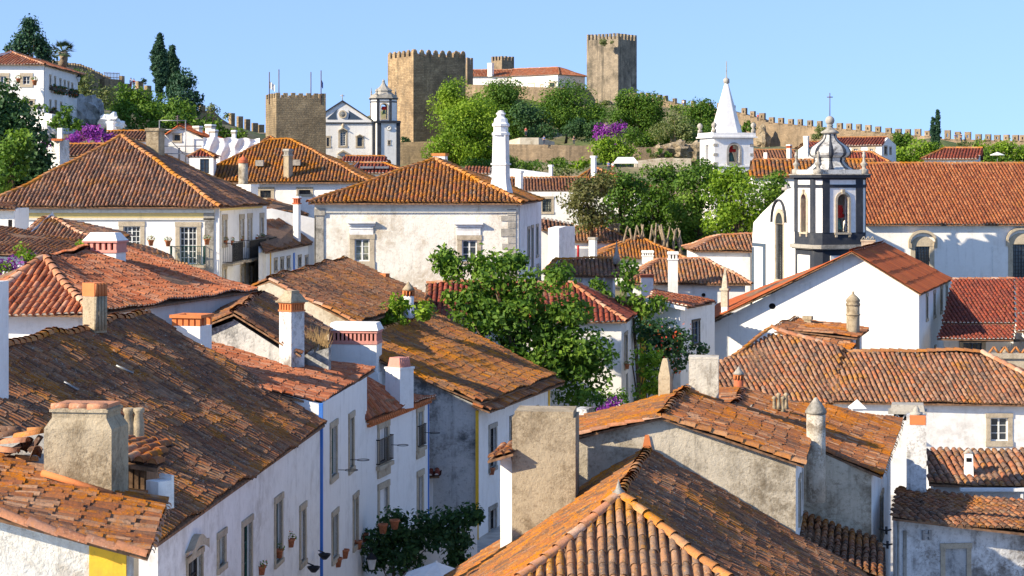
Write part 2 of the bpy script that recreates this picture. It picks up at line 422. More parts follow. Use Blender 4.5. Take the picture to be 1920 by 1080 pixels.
# ------------------------------------------------------------------ plants
def leaves(name, cen, out, size, mat, parent, clump=None, aspect=.55, spread=.9):
    n = len(cen); nr = out+RNG.normal(0, spread, (n, 3)); nr[:, 2] += .35; nr /= np.linalg.norm(nr, axis=1)[:, None]
    t = np.cross(nr, RNG.normal(0, 1, (n, 3))); t /= np.linalg.norm(t, axis=1)[:, None]+1e-9; b = np.cross(nr, t)
    s = size*RNG.uniform(.6, 1.35, n)[:, None]
    V = np.stack([cen-t*s*.5, cen+b*s*aspect*.5-t*s*.05, cen+t*s*.5+nr*s*-.12, cen-b*s*aspect*.5-t*s*.05], 1).reshape(-1, 3)
    Q = np.arange(n*4).reshape(-1, 4); cl = clump if clump is not None else RNG.random(n)
    a = np.stack([RNG.random(n)*.6+cl*.4, cl, np.zeros(n)], 1)
    return qmesh(name, V, Q, np.repeat(a, 4, 0), mat, parent, smooth=False)

def blobs_cloud(blobs, D, dens=1., leaf=.3, cr=None, depth=.85, shell=(.55, 1.0)):
    cen = []; out = []; cl = []
    for bl in blobs:
        x, y, rx, ry = bl[:4]; dd = bl[4] if len(bl) > 4 else 0; c = P(x, y, D+dd); k = (D+dd)/F; ra = np.array([rx*k, depth*.5*(rx+ry)*k, ry*k]); m = ra.mean()
        q = (cr or max(.28*m, leaf*1.2)); nc = max(6, int(dens*5.5*(m/q)**2)); d = RNG.normal(0, 1, (nc, 3)); d /= np.linalg.norm(d, axis=1)[:, None]
        cc = c+d*ra*RNG.uniform(.45, .95, (nc, 1)); qs = q*RNG.uniform(.6, 1.25, nc)
        nl = max(10, int(dens*7.5*(q/leaf)**2)); dd2 = RNG.normal(0, 1, (nc, nl, 3)); dd2 /= np.linalg.norm(dd2, axis=2)[..., None]
        pos = cc[:, None]+dd2*qs[:, None, None]*RNG.uniform(shell[0], shell[1], (nc, nl, 1))*np.array([1, 1, .8])
        o = dd2*.8+d[:, None]*.6
        cen.append(pos.reshape(-1, 3)); out.append(o.reshape(-1, 3)); cl.append(np.repeat(RNG.random(nc), nl))
    return np.concatenate(cen), np.concatenate(out), np.concatenate(cl)

def tree(name, label, cat, D, blobs, mat, leaf=.4, dens=1., trunk=None, cr=None, group=None, tr=.25, bark='bark', zg=None, limbs=5, depth=.85, aspect=.55):
    x = trunk if trunk is not None else blobs[0][0]; zg = zg if zg is not None else ground(*(P(x, 0, D)[:2]))
    base = P(x, 0, D); base[2] = zg; t = thing(name, label, cat, base, group)
    cen, out, cl = blobs_cloud(blobs, D, dens*1.2, leaf, cr, depth)
    leaves('crown' if cat in ('tree', 'cypress', 'conifer') else 'foliage', cen, out, leaf, mat, t, cl, aspect)
    if tr > 0:
        mb = MB(); c0 = P(blobs[0][0], blobs[0][1], D); m = base*.45+c0*.55; m[0] += tr; mb.tube([base-np.array([0, 0, .3]), (base+m)/2+np.array([tr*.4, 0, 0]), m, c0], [tr*1.25, tr, tr*.75, tr*.35], 8)
        for i in range(min(limbs, 12)):
            bl = blobs[i % len(blobs)]; q = P(bl[0], bl[1], D+(bl[4] if len(bl) > 4 else 0)); k = D/F*.6
            q = q+np.array([random.uniform(-1, 1)*bl[2]*k, random.uniform(-1, 1)*bl[2]*k, random.uniform(-.3, 1)*bl[3]*k])
            h = base*(.6-.05*i)+m*(.4+.05*i); mid = (h+q)/2+np.array([random.uniform(-.4, .4), random.uniform(-.4, .4), .3])*tr*2
            mb.tube([h, mid, q], [tr*.5, tr*.32, tr*.1], 6)
        mb.build('trunk' if tr >= .1 else 'stem', M[bark], t)
    return t

# terrain heights: (column seen, height, distance)
CTRL = [(x, -14., d) for d in (5, 40, 60, 75, 88) for x in (-1500, -200, 500, 1000, 1500, 2200, 3400)] + [
 (-200, -11, 105), (300, -10, 105), (900, -13, 98), (1250, -14, 100), (1500, -14, 105), (2100, -14, 100), (500, -10.5, 118), (900, -11, 115), (1250, -13, 118), (1750, -12, 125), (2100, -12, 130),
 (1300, -11, 135), (400, -5, 150), (100, -4, 150), (-200, -4, 150), (900, -7, 150), (1300, -8, 150), (1700, -7, 160), (2100, -7, 160), (60, 1, 200), (600, -3, 200), (1000, -5, 200), (1400, -5, 190), (1700, -4, 200), (2100, -2, 200),
 (600, 0, 260), (1600, 1.6, 255), (1800, 1.6, 232), (2000, 1.5, 230), (700, -.5, 280), (80, 5.5, 225), (-150, 6, 225), (160, 9, 260), (220, 10.5, 300), (350, 8.5, 330), (480, 7.5, 350), (130, 16.5, 330), (200, 14, 340), (290, 12.5, 345),
 (1000, 3.0, 335), (1000, 6.7, 385), (780, 7.6, 415), (1130, 17.5, 455), (1000, 21, 472), (900, 19, 465), (780, 2, 368), (780, 0, 330), (880, 1.5, 350), (840, 0, 310), (900, -1, 290), (1250, 9.0, 395), (1300, 14, 430), (1250, 16.5, 445), (1250, 1.8, 320), (1450, 5.6, 410), (1600, 4, 390), (1700, 3.4, 330), (1700, 7.6, 382), (1900, 5.8, 372), (2100, 6, 370), (1900, 2.5, 300), (2100, 2, 300),
 (1000, 19, 540), (1500, -2, 490), (300, -6, 470), (1900, -6, 470), (100, 6, 420), (700, -5, 560), (-200, 6, 400), (1250, 0, 520), (2200, -6, 500)] + [(x, -35., d) for d in (800, 1400) for x in (-2500, -300, 500, 1300, 2200, 4500)] + [(x, -60., 3500) for x in (-3000, 960, 5000)]
_cp = np.array([((x-960)/F*d, d, z) for x, z, d in CTRL])
def gfield(X, Y):
    w = 0; s = 0
    for a, b, z in _cp:
        k = 1/(((X-a)**2+(Y-b)**2)**1.75+1e-3); w = w+k; s = s+k*z
    return s/w
def ground(x, y): return float(gfield(np.float64(x), np.float64(y)))
M = {}
# ------------------------------------------------------------------ materials
W = (.82, .80, .765)
M['white'] = plaster('limewash_clean', W, (.46, .42, .36), .2, .16, .34, bump=.2)
M['dome'] = plaster('weathered_dome', (.60, .585, .55), (.16, .15, .14), .8, .6, .8, peel=.3, sc=2.)
M['gray_pale'] = plaster('pale_render', (.60, .55, .46), (.18, .14, .10), .75, 1., .8, peel=.8, bump=.7, sc=1.6)
M['white_worn'] = plaster('limewash_worn', (.82, .805, .775), (.40, .36, .31), .34, .3, .45, bump=.3)
M['white_patchy'] = plaster('limewash_patchy', (.80, .76, .67), (.46, .38, .28), .7, .9, .7, peel=.6, bump=.6)
M['white_rough'] = plaster('rough_stucco', (.72, .69, .63), (.36, .31, .25), .6, .8, .6, peel=.5, bump=1., sc=2.)
M['beige'] = plaster('render_beige', (.60, .53, .42), (.26, .20, .13), .6, .7, .5, peel=.4, bump=.6)
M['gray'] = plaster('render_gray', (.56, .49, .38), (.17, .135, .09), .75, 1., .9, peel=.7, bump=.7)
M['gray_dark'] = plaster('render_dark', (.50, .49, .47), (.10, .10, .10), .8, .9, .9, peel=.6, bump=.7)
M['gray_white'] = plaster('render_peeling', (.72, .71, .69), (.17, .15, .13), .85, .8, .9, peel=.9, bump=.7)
M['stack'] = plaster('chimney_render', (.42, .34, .23), (.15, .11, .065), .7, 1., .6, peel=.7, bump=.7, sc=1.6)
M['yellow'] = plaster('ochre_paint', (.80, .46, .04), (.35, .20, .06), .35, .4, .4)
M['yellow_pale'] = plaster('pale_ochre', (.80, .62, .26), (.5, .38, .2), .2, .3, .3)
M['cornice'] = plaster('cornice_lime', (.78, .73, .62), (.4, .33, .22), .3, .4, .5)
M['blue'] = plaster('blue_paint', (.05, .19, .60), (.3, .35, .5), .12, .3, .3)
M['stone'] = plaster('cut_stone', (.50, .42, .31), (.20, .16, .11), .4, .8, .4, bump=.5, sc=2)
M['stone_gray'] = plaster('grey_stone', (.40, .37, .32), (.12, .11, .09), .6, .9, .6, bump=.6, sc=1.5)
M['slate'] = plaster('dark_band_paint', (.028, .034, .048), (.11, .11, .11), .3, .5, .4)
M['slate_blue'] = plaster('bluegrey_paint', (.055, .085, .13), (.12, .13, .14), .15, .3, .3)
M['pink'] = plaster('pink_paint', (.62, .27, .22), (.3, .2, .15), .3, .4, .3)
M['brick_red'] = plaster('red_brick', (.50, .13, .06), (.2, .08, .04), .4, .5, .4)
M['brick_orange'] = plaster('orange_brick', (.62, .20, .07), (.3, .12, .05), .35, .5, .4)
M['masonry_gold'] = masonry('masonry_gold', (.56, .42, .24), (.38, .29, .17), (.30, .24, .16), .7, .34, .35)
M['masonry_keep'] = masonry('masonry_keep', (.48, .34, .19), (.31, .21, .115), (.20, .14, .085), .75, .36, .45)
M['masonry_gray'] = masonry('masonry_grey', (.46, .37, .26), (.33, .27, .19), (.25, .2, .145), .5, .26, .75)
M['masonry_wall'] = masonry('masonry_wall', (.38, .28, .18), (.25, .185, .12), (.27, .20, .13), .5, .25, .4)
M['masonry_rough'] = masonry('masonry_rough', (.42, .31, .18), (.27, .20, .12), (.24, .18, .11), .42, .3, .4)
M['iron'] = plain('wrought_iron', (.02, .02, .022), .5, .2, 8)
M['metal'] = plain('grey_metal', (.3, .31, .32), .45, .2, 8, .6)
M['lead'] = plain('lead_rod', (.12, .08, .09), .6)
M['wood_white'] = plain('painted_white_wood', (.74, .74, .72), .5, .08, 8)
M['wood_green'] = plain('painted_green_wood', (.02, .085, .065), .5, .2, 8)
M['wood_dark'] = plain('dark_wood', (.045, .035, .03), .6, .25, 8)
M['wood_red'] = plain('oxblood_wood', (.20, .03, .02), .5, .2, 8)
M['wood_blue'] = plain('blue_wood', (.05, .10, .2), .5, .2, 8)
M['wood_brown'] = plain('brown_wood', (.17, .10, .055), .7, .3, 10)
M['bell'] = plain('bronze_patina', (.10, .20, .17), .5, .3, 12, .5)
M['red_paint'] = plain('red_yoke_paint', (.45, .015, .012), .6, .2, 6)
M['terracotta'] = plain('terracotta_pot', (.48, .17, .08), .85, .2, 14)
M['soil'] = plain('dark_soil', (.05, .035, .02), .95, .2, 10)
M['canvas'] = plain('white_canvas', (.80, .79, .76), .85, .05, 5)
M['sheet'] = plaster('scaffold_sheet', (.80, .80, .80), (.55, .55, .56), .4, .4, .3, bump=.6)
M['cloth'] = plain('curtain', (.75, .73, .66), .9, .06, 9)
M['deck'] = plain('roof_deck', (.27, .15, .085), .95, .3, 6)
M['bark'] = plain('bark', (.13, .095, .06), .95, .35, 9)
M['bark_pale'] = plain('pale_bark', (.32, .25, .17), .95, .3, 9)
M['skin'] = plain('skin', (.55, .32, .22), .6, .05, 9)
M['hair'] = plain('hair', (.05, .03, .02), .7, .1, 20)
for k, c in dict(shirt_white=(.75, .75, .75), shirt_blue=(.10, .18, .45), shirt_red=(.5, .06, .05), shirt_dark=(.02, .025, .04), trousers=(.04, .05, .09), cloth_tan=(.4, .3, .2)).items(): M[k] = plain(k, c, .85, .08, 20)
g = NT('window_glass'); g.b.inputs['Specular IOR Level'].default_value = .6
M['glass'] = g.done(g.ramp(g.noise(.9, 2), [(.35, (.012, .016, .02)), (.7, (.05, .06, .07))]), .12)
g = NT('pale_window_glass'); M['glass_pale'] = g.done(g.ramp(g.noise(1.6, 3), [(.35, (.05, .06, .05)), (.6, (.38, .38, .28))]), .15)
M['black'] = plain('black_void', (.006, .006, .007), .9)
# roofs
B1, B2, B3, B4 = (.17, .075, .045), (.26, .10, .05), (.36, .15, .07), (.12, .07, .05)
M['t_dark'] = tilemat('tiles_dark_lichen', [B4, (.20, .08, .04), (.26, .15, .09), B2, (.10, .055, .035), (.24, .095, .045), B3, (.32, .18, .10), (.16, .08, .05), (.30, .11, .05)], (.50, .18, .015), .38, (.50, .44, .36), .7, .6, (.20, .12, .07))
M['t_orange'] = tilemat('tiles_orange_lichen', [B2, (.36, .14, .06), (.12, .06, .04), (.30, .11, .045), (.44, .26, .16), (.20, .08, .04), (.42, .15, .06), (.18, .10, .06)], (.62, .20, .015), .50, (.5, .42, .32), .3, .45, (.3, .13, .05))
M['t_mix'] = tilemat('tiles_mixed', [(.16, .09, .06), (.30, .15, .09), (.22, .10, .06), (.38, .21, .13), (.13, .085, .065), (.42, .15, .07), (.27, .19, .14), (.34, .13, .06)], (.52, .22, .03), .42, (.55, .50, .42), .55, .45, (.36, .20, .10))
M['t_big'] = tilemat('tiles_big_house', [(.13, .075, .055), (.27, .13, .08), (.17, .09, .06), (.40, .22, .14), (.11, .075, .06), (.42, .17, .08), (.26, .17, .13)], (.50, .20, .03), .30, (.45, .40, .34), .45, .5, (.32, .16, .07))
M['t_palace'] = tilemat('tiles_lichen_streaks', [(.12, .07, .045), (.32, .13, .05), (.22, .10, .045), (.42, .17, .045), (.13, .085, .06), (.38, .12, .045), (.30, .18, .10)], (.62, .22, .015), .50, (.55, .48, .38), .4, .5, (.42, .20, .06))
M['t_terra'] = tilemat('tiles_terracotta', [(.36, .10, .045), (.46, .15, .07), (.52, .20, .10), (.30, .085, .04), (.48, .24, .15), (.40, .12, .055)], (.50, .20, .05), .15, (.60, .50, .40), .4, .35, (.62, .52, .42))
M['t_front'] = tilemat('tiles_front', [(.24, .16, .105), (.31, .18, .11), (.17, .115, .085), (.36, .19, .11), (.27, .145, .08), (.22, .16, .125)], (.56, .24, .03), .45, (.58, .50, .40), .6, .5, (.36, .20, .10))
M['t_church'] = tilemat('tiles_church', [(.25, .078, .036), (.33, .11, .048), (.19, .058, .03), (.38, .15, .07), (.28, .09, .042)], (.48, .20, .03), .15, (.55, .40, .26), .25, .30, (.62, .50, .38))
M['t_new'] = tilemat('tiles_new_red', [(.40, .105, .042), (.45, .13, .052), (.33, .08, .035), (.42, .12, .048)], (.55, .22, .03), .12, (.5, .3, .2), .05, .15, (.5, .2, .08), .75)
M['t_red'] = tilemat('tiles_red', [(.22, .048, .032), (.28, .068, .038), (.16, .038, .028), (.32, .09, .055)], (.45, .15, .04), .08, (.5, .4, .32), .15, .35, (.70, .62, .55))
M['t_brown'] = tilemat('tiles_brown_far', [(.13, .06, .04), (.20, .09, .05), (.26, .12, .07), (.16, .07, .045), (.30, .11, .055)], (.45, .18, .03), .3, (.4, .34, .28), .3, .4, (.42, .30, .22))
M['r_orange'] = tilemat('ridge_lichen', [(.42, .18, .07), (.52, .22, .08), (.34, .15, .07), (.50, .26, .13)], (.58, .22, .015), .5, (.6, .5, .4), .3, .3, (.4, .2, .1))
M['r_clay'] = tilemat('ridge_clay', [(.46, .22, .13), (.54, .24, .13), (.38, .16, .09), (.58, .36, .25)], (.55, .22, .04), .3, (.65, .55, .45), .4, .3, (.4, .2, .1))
M['l_bright'] = leafmat('leaves_bright', (.06, .125, .010), (.14, .245, .016), (.27, .38, .03), .3)
M['l_mid'] = leafmat('leaves_mid', (.03, .08, .010), (.075, .155, .016), (.17, .27, .03), .28)
M['l_dark'] = leafmat('leaves_dark', (0.017, 0.051, 0.02), (0.035, 0.087, 0.029), (0.065, 0.131, 0.036), .2)
M['l_cyp'] = leafmat('leaves_cypress', (0.014, 0.046, 0.029), (0.026, 0.072, 0.038), (0.043, 0.102, 0.043), .12)
M['l_olive'] = leafmat('leaves_olive', (0.102, 0.131, 0.051), (0.16, 0.203, 0.072), (0.246, 0.246, 0.102), .3)
M['l_brownish'] = leafmat('leaves_sparse', (0.072, 0.102, 0.029), (0.131, 0.131, 0.043), (0.189, 0.174, 0.072), .3)
M['f_purple'] = leafmat('bougainvillea_bracts', (.08, .015, .15), (.20, .03, .30), (.34, .06, .42), .25)
M['f_red'] = leafmat('red_flowers', (.5, .04, .02), (.6, .08, .03), (.65, .2, .03), .3)
M['grass'] = leafmat('dry_grass', (.22, .14, .05), (.32, .20, .08), (.42, .28, .12), .2)
g = NT('hillside'); f = g.noise(.05, 6, .7); f2 = g.noise(.9, 6, .7)
M['ground'] = g.done(g.mix(g.step(f, .40, .62), g.mix(g.step(f2, .35, .7), (.10, .13, .035), (.045, .075, .02)), g.mix(g.step(f2, .3, .7), (.30, .23, .14), (.17, .13, .08))), .95)
g = NT('cobbles'); f = g.noise(1.5, 6); g.bump(g.noise(9, 3), .6, .03); M['street'] = g.done(g.mix(g.step(f, .3, .7), (.50, .47, .42), (.34, .31, .27)), .9)
g = NT('rock_face'); f = g.noise(.35, 8, .75, dist=1.); f2 = g.noise(2.5, 6, .7); g.bump(g.math('ADD', f, f2), 1., .4)
M['rock'] = g.done(g.mix(g.step(f, .35, .65), g.mix(g.step(f2, .3, .7), (.52, .43, .30), (.34, .26, .17)), (.14, .11, .07)), .95)

# ------------------------------------------------------------------ world, sun, camera
SUN = unit((-.82, -.42, .475))
w = bpy.data.worlds.new('World'); S.world = w; w.use_nodes = True; t = w.node_tree
sky = t.nodes.new('ShaderNodeTexSky'); sky.sky_type = 'NISHITA'; sky.sun_disc = False
sky.sun_elevation = math.asin(SUN[2]); sky.sun_rotation = math.atan2(SUN[0], SUN[1])
sky.altitude = 100; sky.air_density = 1.0; sky.dust_density = .1; sky.ozone_density = 4.0
tc = t.nodes.new('ShaderNodeTexCoord'); va = t.nodes.new('ShaderNodeVectorMath'); va.operation = 'ADD'; va.inputs[1].default_value = (0, 0, .32)
t.links.new(tc.outputs['Generated'], va.inputs[0]); vn = t.nodes.new('ShaderNodeVectorMath'); vn.operation = 'NORMALIZE'; t.links.new(va.outputs[0], vn.inputs[0]); t.links.new(vn.outputs[0], sky.inputs[0])
bg = t.nodes['Background']; tint = t.nodes.new('ShaderNodeMix'); tint.data_type = 'RGBA'; tint.blend_type = 'MULTIPLY'; tint.inputs[0].default_value = 1; tint.inputs[7].default_value = (1.05, .93, .89, 1); t.links.new(sky.outputs[0], tint.inputs[6]); t.links.new(tint.outputs[2], bg.inputs[0]); bg.inputs[1].default_value = .15
ld = bpy.data.lights.new('sun', 'SUN'); ld.energy = 3.6; ld.angle = R(.5); ld.color = (1., .87, .66)
lo = put(bpy.data.objects.new('sun', ld)); lo.rotation_euler = Vector(-SUN).to_track_quat('-Z', 'Y').to_euler()
cd = bpy.data.cameras.new('camera'); cam = put(bpy.data.objects.new('camera', cd)); S.camera = cam
cam.rotation_euler = (R(90), 0, 0); cd.sensor_width = 36; cd.lens = F/1920*36; cd.shift_y = -(540-HZ)/1920; cd.clip_start = 1; cd.clip_end = 9000
S.view_settings.view_transform = 'Standard'; S.view_settings.look = 'None'; S.view_settings.exposure = 1.34; S.view_settings.gamma = 1
S.cycles.use_denoising = True; S.cycles.max_bounces = 6; S.cycles.diffuse_bounces = 4; S.cycles.transparent_max_bounces = 4
# ------------------------------------------------------------------ kits
def hip(A, B, d, rx, ry, m=.5, sk=0.):
    """roof over a rectangle: eave A-B, depth d; ridge ends at photo columns rx, seen at row ry"""
    A = np.array(A, float); B = np.array(B, float); f = Fr(A, B); b = np.array([f.n[0]+sk, f.n[1], 0])
    z = (A[2]+B[2])/2; A[2] = B[2] = z; A2, B2 = A+b*d, B+b*d; g = Fr((A+b*d*m), (B+b*d*m)); R_ = []
    ry = ry if hasattr(ry, '__len__') else (ry, ry)
    for x, y in zip(rx, ry):
        u = g.hit(x, y)[0] if x is not None else None
        R_.append([u, y])
    us = [r[0] for r in R_]
    if us[0] is None: us[0] = 0.
    if us[1] is None: us[1] = f.len
    out = []
    zz = None
    for u, y in zip(us, ry):
        p = g.L(u, 0, 0); zv = zof(y, p[1]); zz = zv if zz is None else (zz+zv)/2; out.append([p[0], p[1], 0])
    for o in out: o[2] = zz
    r1, r2 = map(np.array, out)
    return A, B, A2, B2, r1, r2
def house(label, loc, cat='house', name='house', group=None): return thing(name, label, cat, loc, group)
def hiphouse(label, A, B, d, rx, ry, tm, wm, zb, m=.5, rm='r_orange', ins=.35, tk={}, gl=False, gr=False, cat='house', name='house', rr=.13, group=None, hips=True, sk=0.):
    A, B, A2, B2, r1, r2 = hip(A, B, d, rx, ry, m, sk)
    mid = (A+B)/2; h = house(label, (mid[0], mid[1], zb), cat, name, group)
    one = np.linalg.norm(r1-r2) < .9
    if one: r1 = r2 = (r1+r2)/2
    fr_ = [A, B, r2, r1] if not one else [A, B, r1]; bk = [B2, A2, r1, r2] if not one else [B2, A2, r1]
    pls = [Plane(fr_), Plane(bk)]; sides = []
    if not gl: sides.append(Plane([A2, A, r1]))
    if not gr: sides.append(Plane([B, B2, r2]))
    for p in pls+sides: tiles(p, M[tm], h, **tk)
    if not one: ridge(r1, r2, M[rm], h, rr)
    if hips:
        if not gl: ridge(A, r1, M[rm], h, rr); ridge(A2, r1, M[rm], h, rr)
        if not gr: ridge(B, r2, M[rm], h, rr); ridge(B2, r2, M[rm], h, rr)
    body(h, pls+sides, M[wm], zb, ins)
    return h, (A, B, A2, B2, r1, r2)
FAR = dict(na=3, lip=False, pitch=.27, tl=.5)
VFAR = dict(na=3, lip=False, pitch=.36, tl=.7)

def boxfr(x0, xc, x1, D, th=.5):
    """box seen with its front from x0 to xc and its right side from xc to x1; corner xc is D away"""
    c = P(xc, 0, D)[:2]; w = (xc-x0)*D/F/math.cos(th); d = max(.15, (x1-xc)*D/F/math.sin(th)) if x1 > xc else w
    e = np.array([math.cos(th), -math.sin(th)]); A = c-e*w
    return Fr(A, c), w, d
def stackbox(parent, name, mat, fr, w, d, z0, z1, g=0, t=0, mb=None):
    m = mb or MB(); fr.box(m, -g, w+g, -g, d+g, z0, z1, t, t)
    return m if mb else m.build(name, mat, parent)
def chimney(parent, x0, xc, x1, D, ytop, ybase, mat='white', cap='slab', th=.45, d=None, capm=None, sink=1.2, taper=0.):
    fr, w, dd = boxfr(x0, xc, x1, D, th); d = d or dd; zt, zb = zof(ytop, D), zof(ybase, D)-sink; H = zof(ytop, D)-zof(ybase, D)
    k = MB(); c = capm or mat
    if cap == 'slab':
        ch = stackbox(parent, 'chimney', M[mat], fr, w, d, zb, zt-.18, 0, taper)
        stackbox(ch, 'cap', M[c], fr, w, d, zt-.18, zt, .06-taper)
    elif cap == 'none':
        ch = stackbox(parent, 'chimney', M[mat], fr, w, d, zb, zt, 0, taper)
    elif cap in ('vents', 'vents_hip'):          # open brick lattice under a slab
        hv = min(.42, H*.22); hc = .30 if cap == 'vents_hip' else .12
        ch = stackbox(parent, 'chimney', M[mat], fr, w, d, zb, zt-hv-hc, 0, 0)
        z0 = zt-hv-hc; z1 = zt-hc
        fr.box(k, -.05, w+.05, -.05, d+.05, z0+.001, z0+.08)
        n = max(3, int(w/.16)); nd = max(2, int(d/.16))
        for i in range(n+1): u = i*w/n; 
        for i in range(n):
            u = (i+.22)*w/n
            for ww in (0, d-.09): fr.box(k, u, u+w/n*.56, ww, ww+.09, z0+.08, z1-.07)
        for i in range(nd):
            v = (i+.22)*d/nd
            for uu in (0, w-.09): fr.box(k, uu+.003, uu+.087, v, v+d/nd*.56, z0+.08, z1-.07)
        fr.box(k, -.04, w+.04, -.04, d+.04, z1-.07, z1)
        k.build('vent_lattice', M[c], ch)
        q = MB(); fr.box(q, .12, w-.12, .12, d-.12, z0+.05, z1-.03); q.build('flue', M['black'], ch)
        q = MB()
        if cap == 'vents_hip': fr.box(q, -.08, w+.08, -.08, d+.08, z1, z1+.05); fr.box(q, -.06, w+.06, -.06, d+.06, z1+.05, zt, min(w*.28, .35), min(d*.3, .35))
        else: fr.box(q, -.06, w+.06, -.06, d+.06, z1, zt, .03, .03)
        q.build('cap', M[mat if cap == 'vents_hip' and mat.startswith('white') else ('white' if mat.startswith('white') else c)], ch)
    return ch, fr, w, d
def roundchimney(parent, x, D, ytop, yc, ybase, rpx, mat='white_worn', capm='stone_gray', style='cone', nf=16):
    c = P(x, ybase, D); r = rpx*D/F; zt, z1, zb = zof(ytop, D), zof(yc, D), zof(ybase, D); H = z1-zb
    ch = MB().lathe(c, [(r, -1.2), (r, H), (r*.9, H+.01)], nf).build('chimney', M[mat], parent); h = zt-z1
    if style == 'cone': pr = [(r*.85, 0), (r*1.12, .04), (r*1.12, .10), (r*.75, h*.55), (r*.35, h*.85), (r*.2, h), (.01, h+.02)]
    elif style == 'dome': pr = [(r*1.08, 0), (r*1.12, .08), (r*.95, h*.22), (r*1.1, h*.32), (r*1.0, h*.45), (r*.6, h*.65), (r*.25, h*.78), (r*.18, h*.86), (r*.22, h*.93), (.02, h)]
    elif style == 'lattice': pr = None
    if pr: MB().lathe((c[0], c[1], z1), pr, nf).build('cap', M[capm], ch)
    else:
        k = MB(); 
        for i in range(10):
            t = 2*math.pi*i/10; k.tube([(c[0]+r*math.cos(t), c[1]+r*math.sin(t), z1), (c[0]+r*math.cos(t), c[1]+r*math.sin(t), z1+h*.36)], r*.17, 5)
        k.lathe((c[0], c[1], z1+h*.34), [(r*1.15, 0), (r*1.15, .05)], nf); k.build('vent_lattice', M['brick_orange'], ch)
        MB().lathe((c[0], c[1], z1), [(r*.6, 0), (r*.6, h*.34)], nf).build('flue', M['black'], ch)
        MB().lathe((c[0], c[1], z1+h*.36+.03), [(r*1.25, 0), (r*.9, h*.18), (r*.35, h*.45), (r*.1, h*.6)], nf).build('cap', M[capm], ch)
    return ch

POTS = {}
def pot(x, y, D, label, plant='f_red', r=.13, group='flowerpots hung on the street walls'):
    c = P(x, y, D); t = thing('flowerpot', label, 'flowerpot', c, group)
    if r not in POTS:
        POTS[r] = (MB().lathe(c, [(r*.62, 0), (r*.9, r*1.5), (r*1.08, r*1.55), (r*1.08, r*1.95), (r*.9, r*1.95), (r*.85, r*1.6)], 14).build('pot', M['terracotta'], t))
    else:
        p = POTS[r].copy(); p.parent = t; C.objects.link(p)
    n = 70; d = RNG.normal(0, 1, (n, 3)); d /= np.linalg.norm(d, axis=1)[:, None]; cen = c+np.array([0, 0, r*2.3])+d*np.array([r*1.3, r*1.3, r*.9])
    if plant: leaves('foliage', cen, d, r*.55, M['l_mid'], t); leaves('blossom', cen[:14]+np.array([0, 0, .05]), d[:14], r*.4, M[plant], t)
    return t

def balcony(parent, fr, u0, u1, z0, h=1., dp=.5, green=False):
    s = MB(); fr.box(s, u0, u1, -dp, .0, z0-.14, z0); b = s.build('balcony', M['stone'], parent); k = MB()
    m = M['wood_green'] if green else M['iron']
    for z in (z0+.06, z0+h): fr.box(k, u0+.02, u1-.02, -dp+.02, -dp+.05, z, z+.035)
    for u in (u0+.02, u1-.05):
        for z in (z0+.06, z0+h): fr.box(k, u, u+.03, -dp+.05, 0, z, z+.035)
    n = int((u1-u0)/.11)
    for i in range(n+1): u = u0+.03+(u1-u0-.08)*i/n; fr.box(k, u, u+.018, -dp+.028, -dp+.045, z0+.09, z0+h)
    for i in range(int(dp/.12)):
        v = -dp+.1+i*.11
        for u in (u0+.025, u1-.045): fr.box(k, u, u+.018, v, v+.018, z0+.09, z0+h)
    k.build('railing', m, b); return b

def strip(parent, A, B, x, y0, y1, w, mat, name='painted_band'):
    """painted corner band standing 2 cm proud of a facade"""
    fr = Fr(A, B); u, z1 = fr.hit(x, y0); z0 = fr.hit(x, y1)[1]; m = MB(); fr.box(m, u-w/2, u+w/2, -.025, .05, min(z0, z1), max(z0, z1)); return m.build(name, M[mat], parent)

def merlon(parent, p, e, w, h, t, mat, style='flat', hole=False):
    n = np.array([-e[1], e[0]]); f = Fr.__new__(Fr); f.o = np.array(p[:2])-e*w/2; f.e = e; f.n = n if np.dot(n, p[:2]) > 0 else -n; f.len = w; m = MB()
    j = random.uniform(-.06, .06); z = p[2]
    if hole:
        f.box(m, 0, w*.38, 0, t, z-.3, z+h*.62); f.box(m, w*.62, w, 0, t, z-.3, z+h*.62); f.box(m, w*.38, w*.62, 0, t, z-.3, z+h*.22); f.box(m, -.004, w+.004, -.004, t+.004, z+h*.62, z+h+j)
    elif style == 'flat': f.box(m, 0, w, 0, t, z-.3, z+h+j)
    else: f.box(m, 0, w, 0, t, z-.3, z+h*.6); f.box(m, -.004, w+.004, -.004, t+.004, z+h*.6, z+h*.82, w*.12, t*.12); f.box(m, w*.12, w*.88, t*.12, t*.88, z+h*.82, z+h+j, w*.22, t*.2)
    return m.build('merlon', mat, parent)

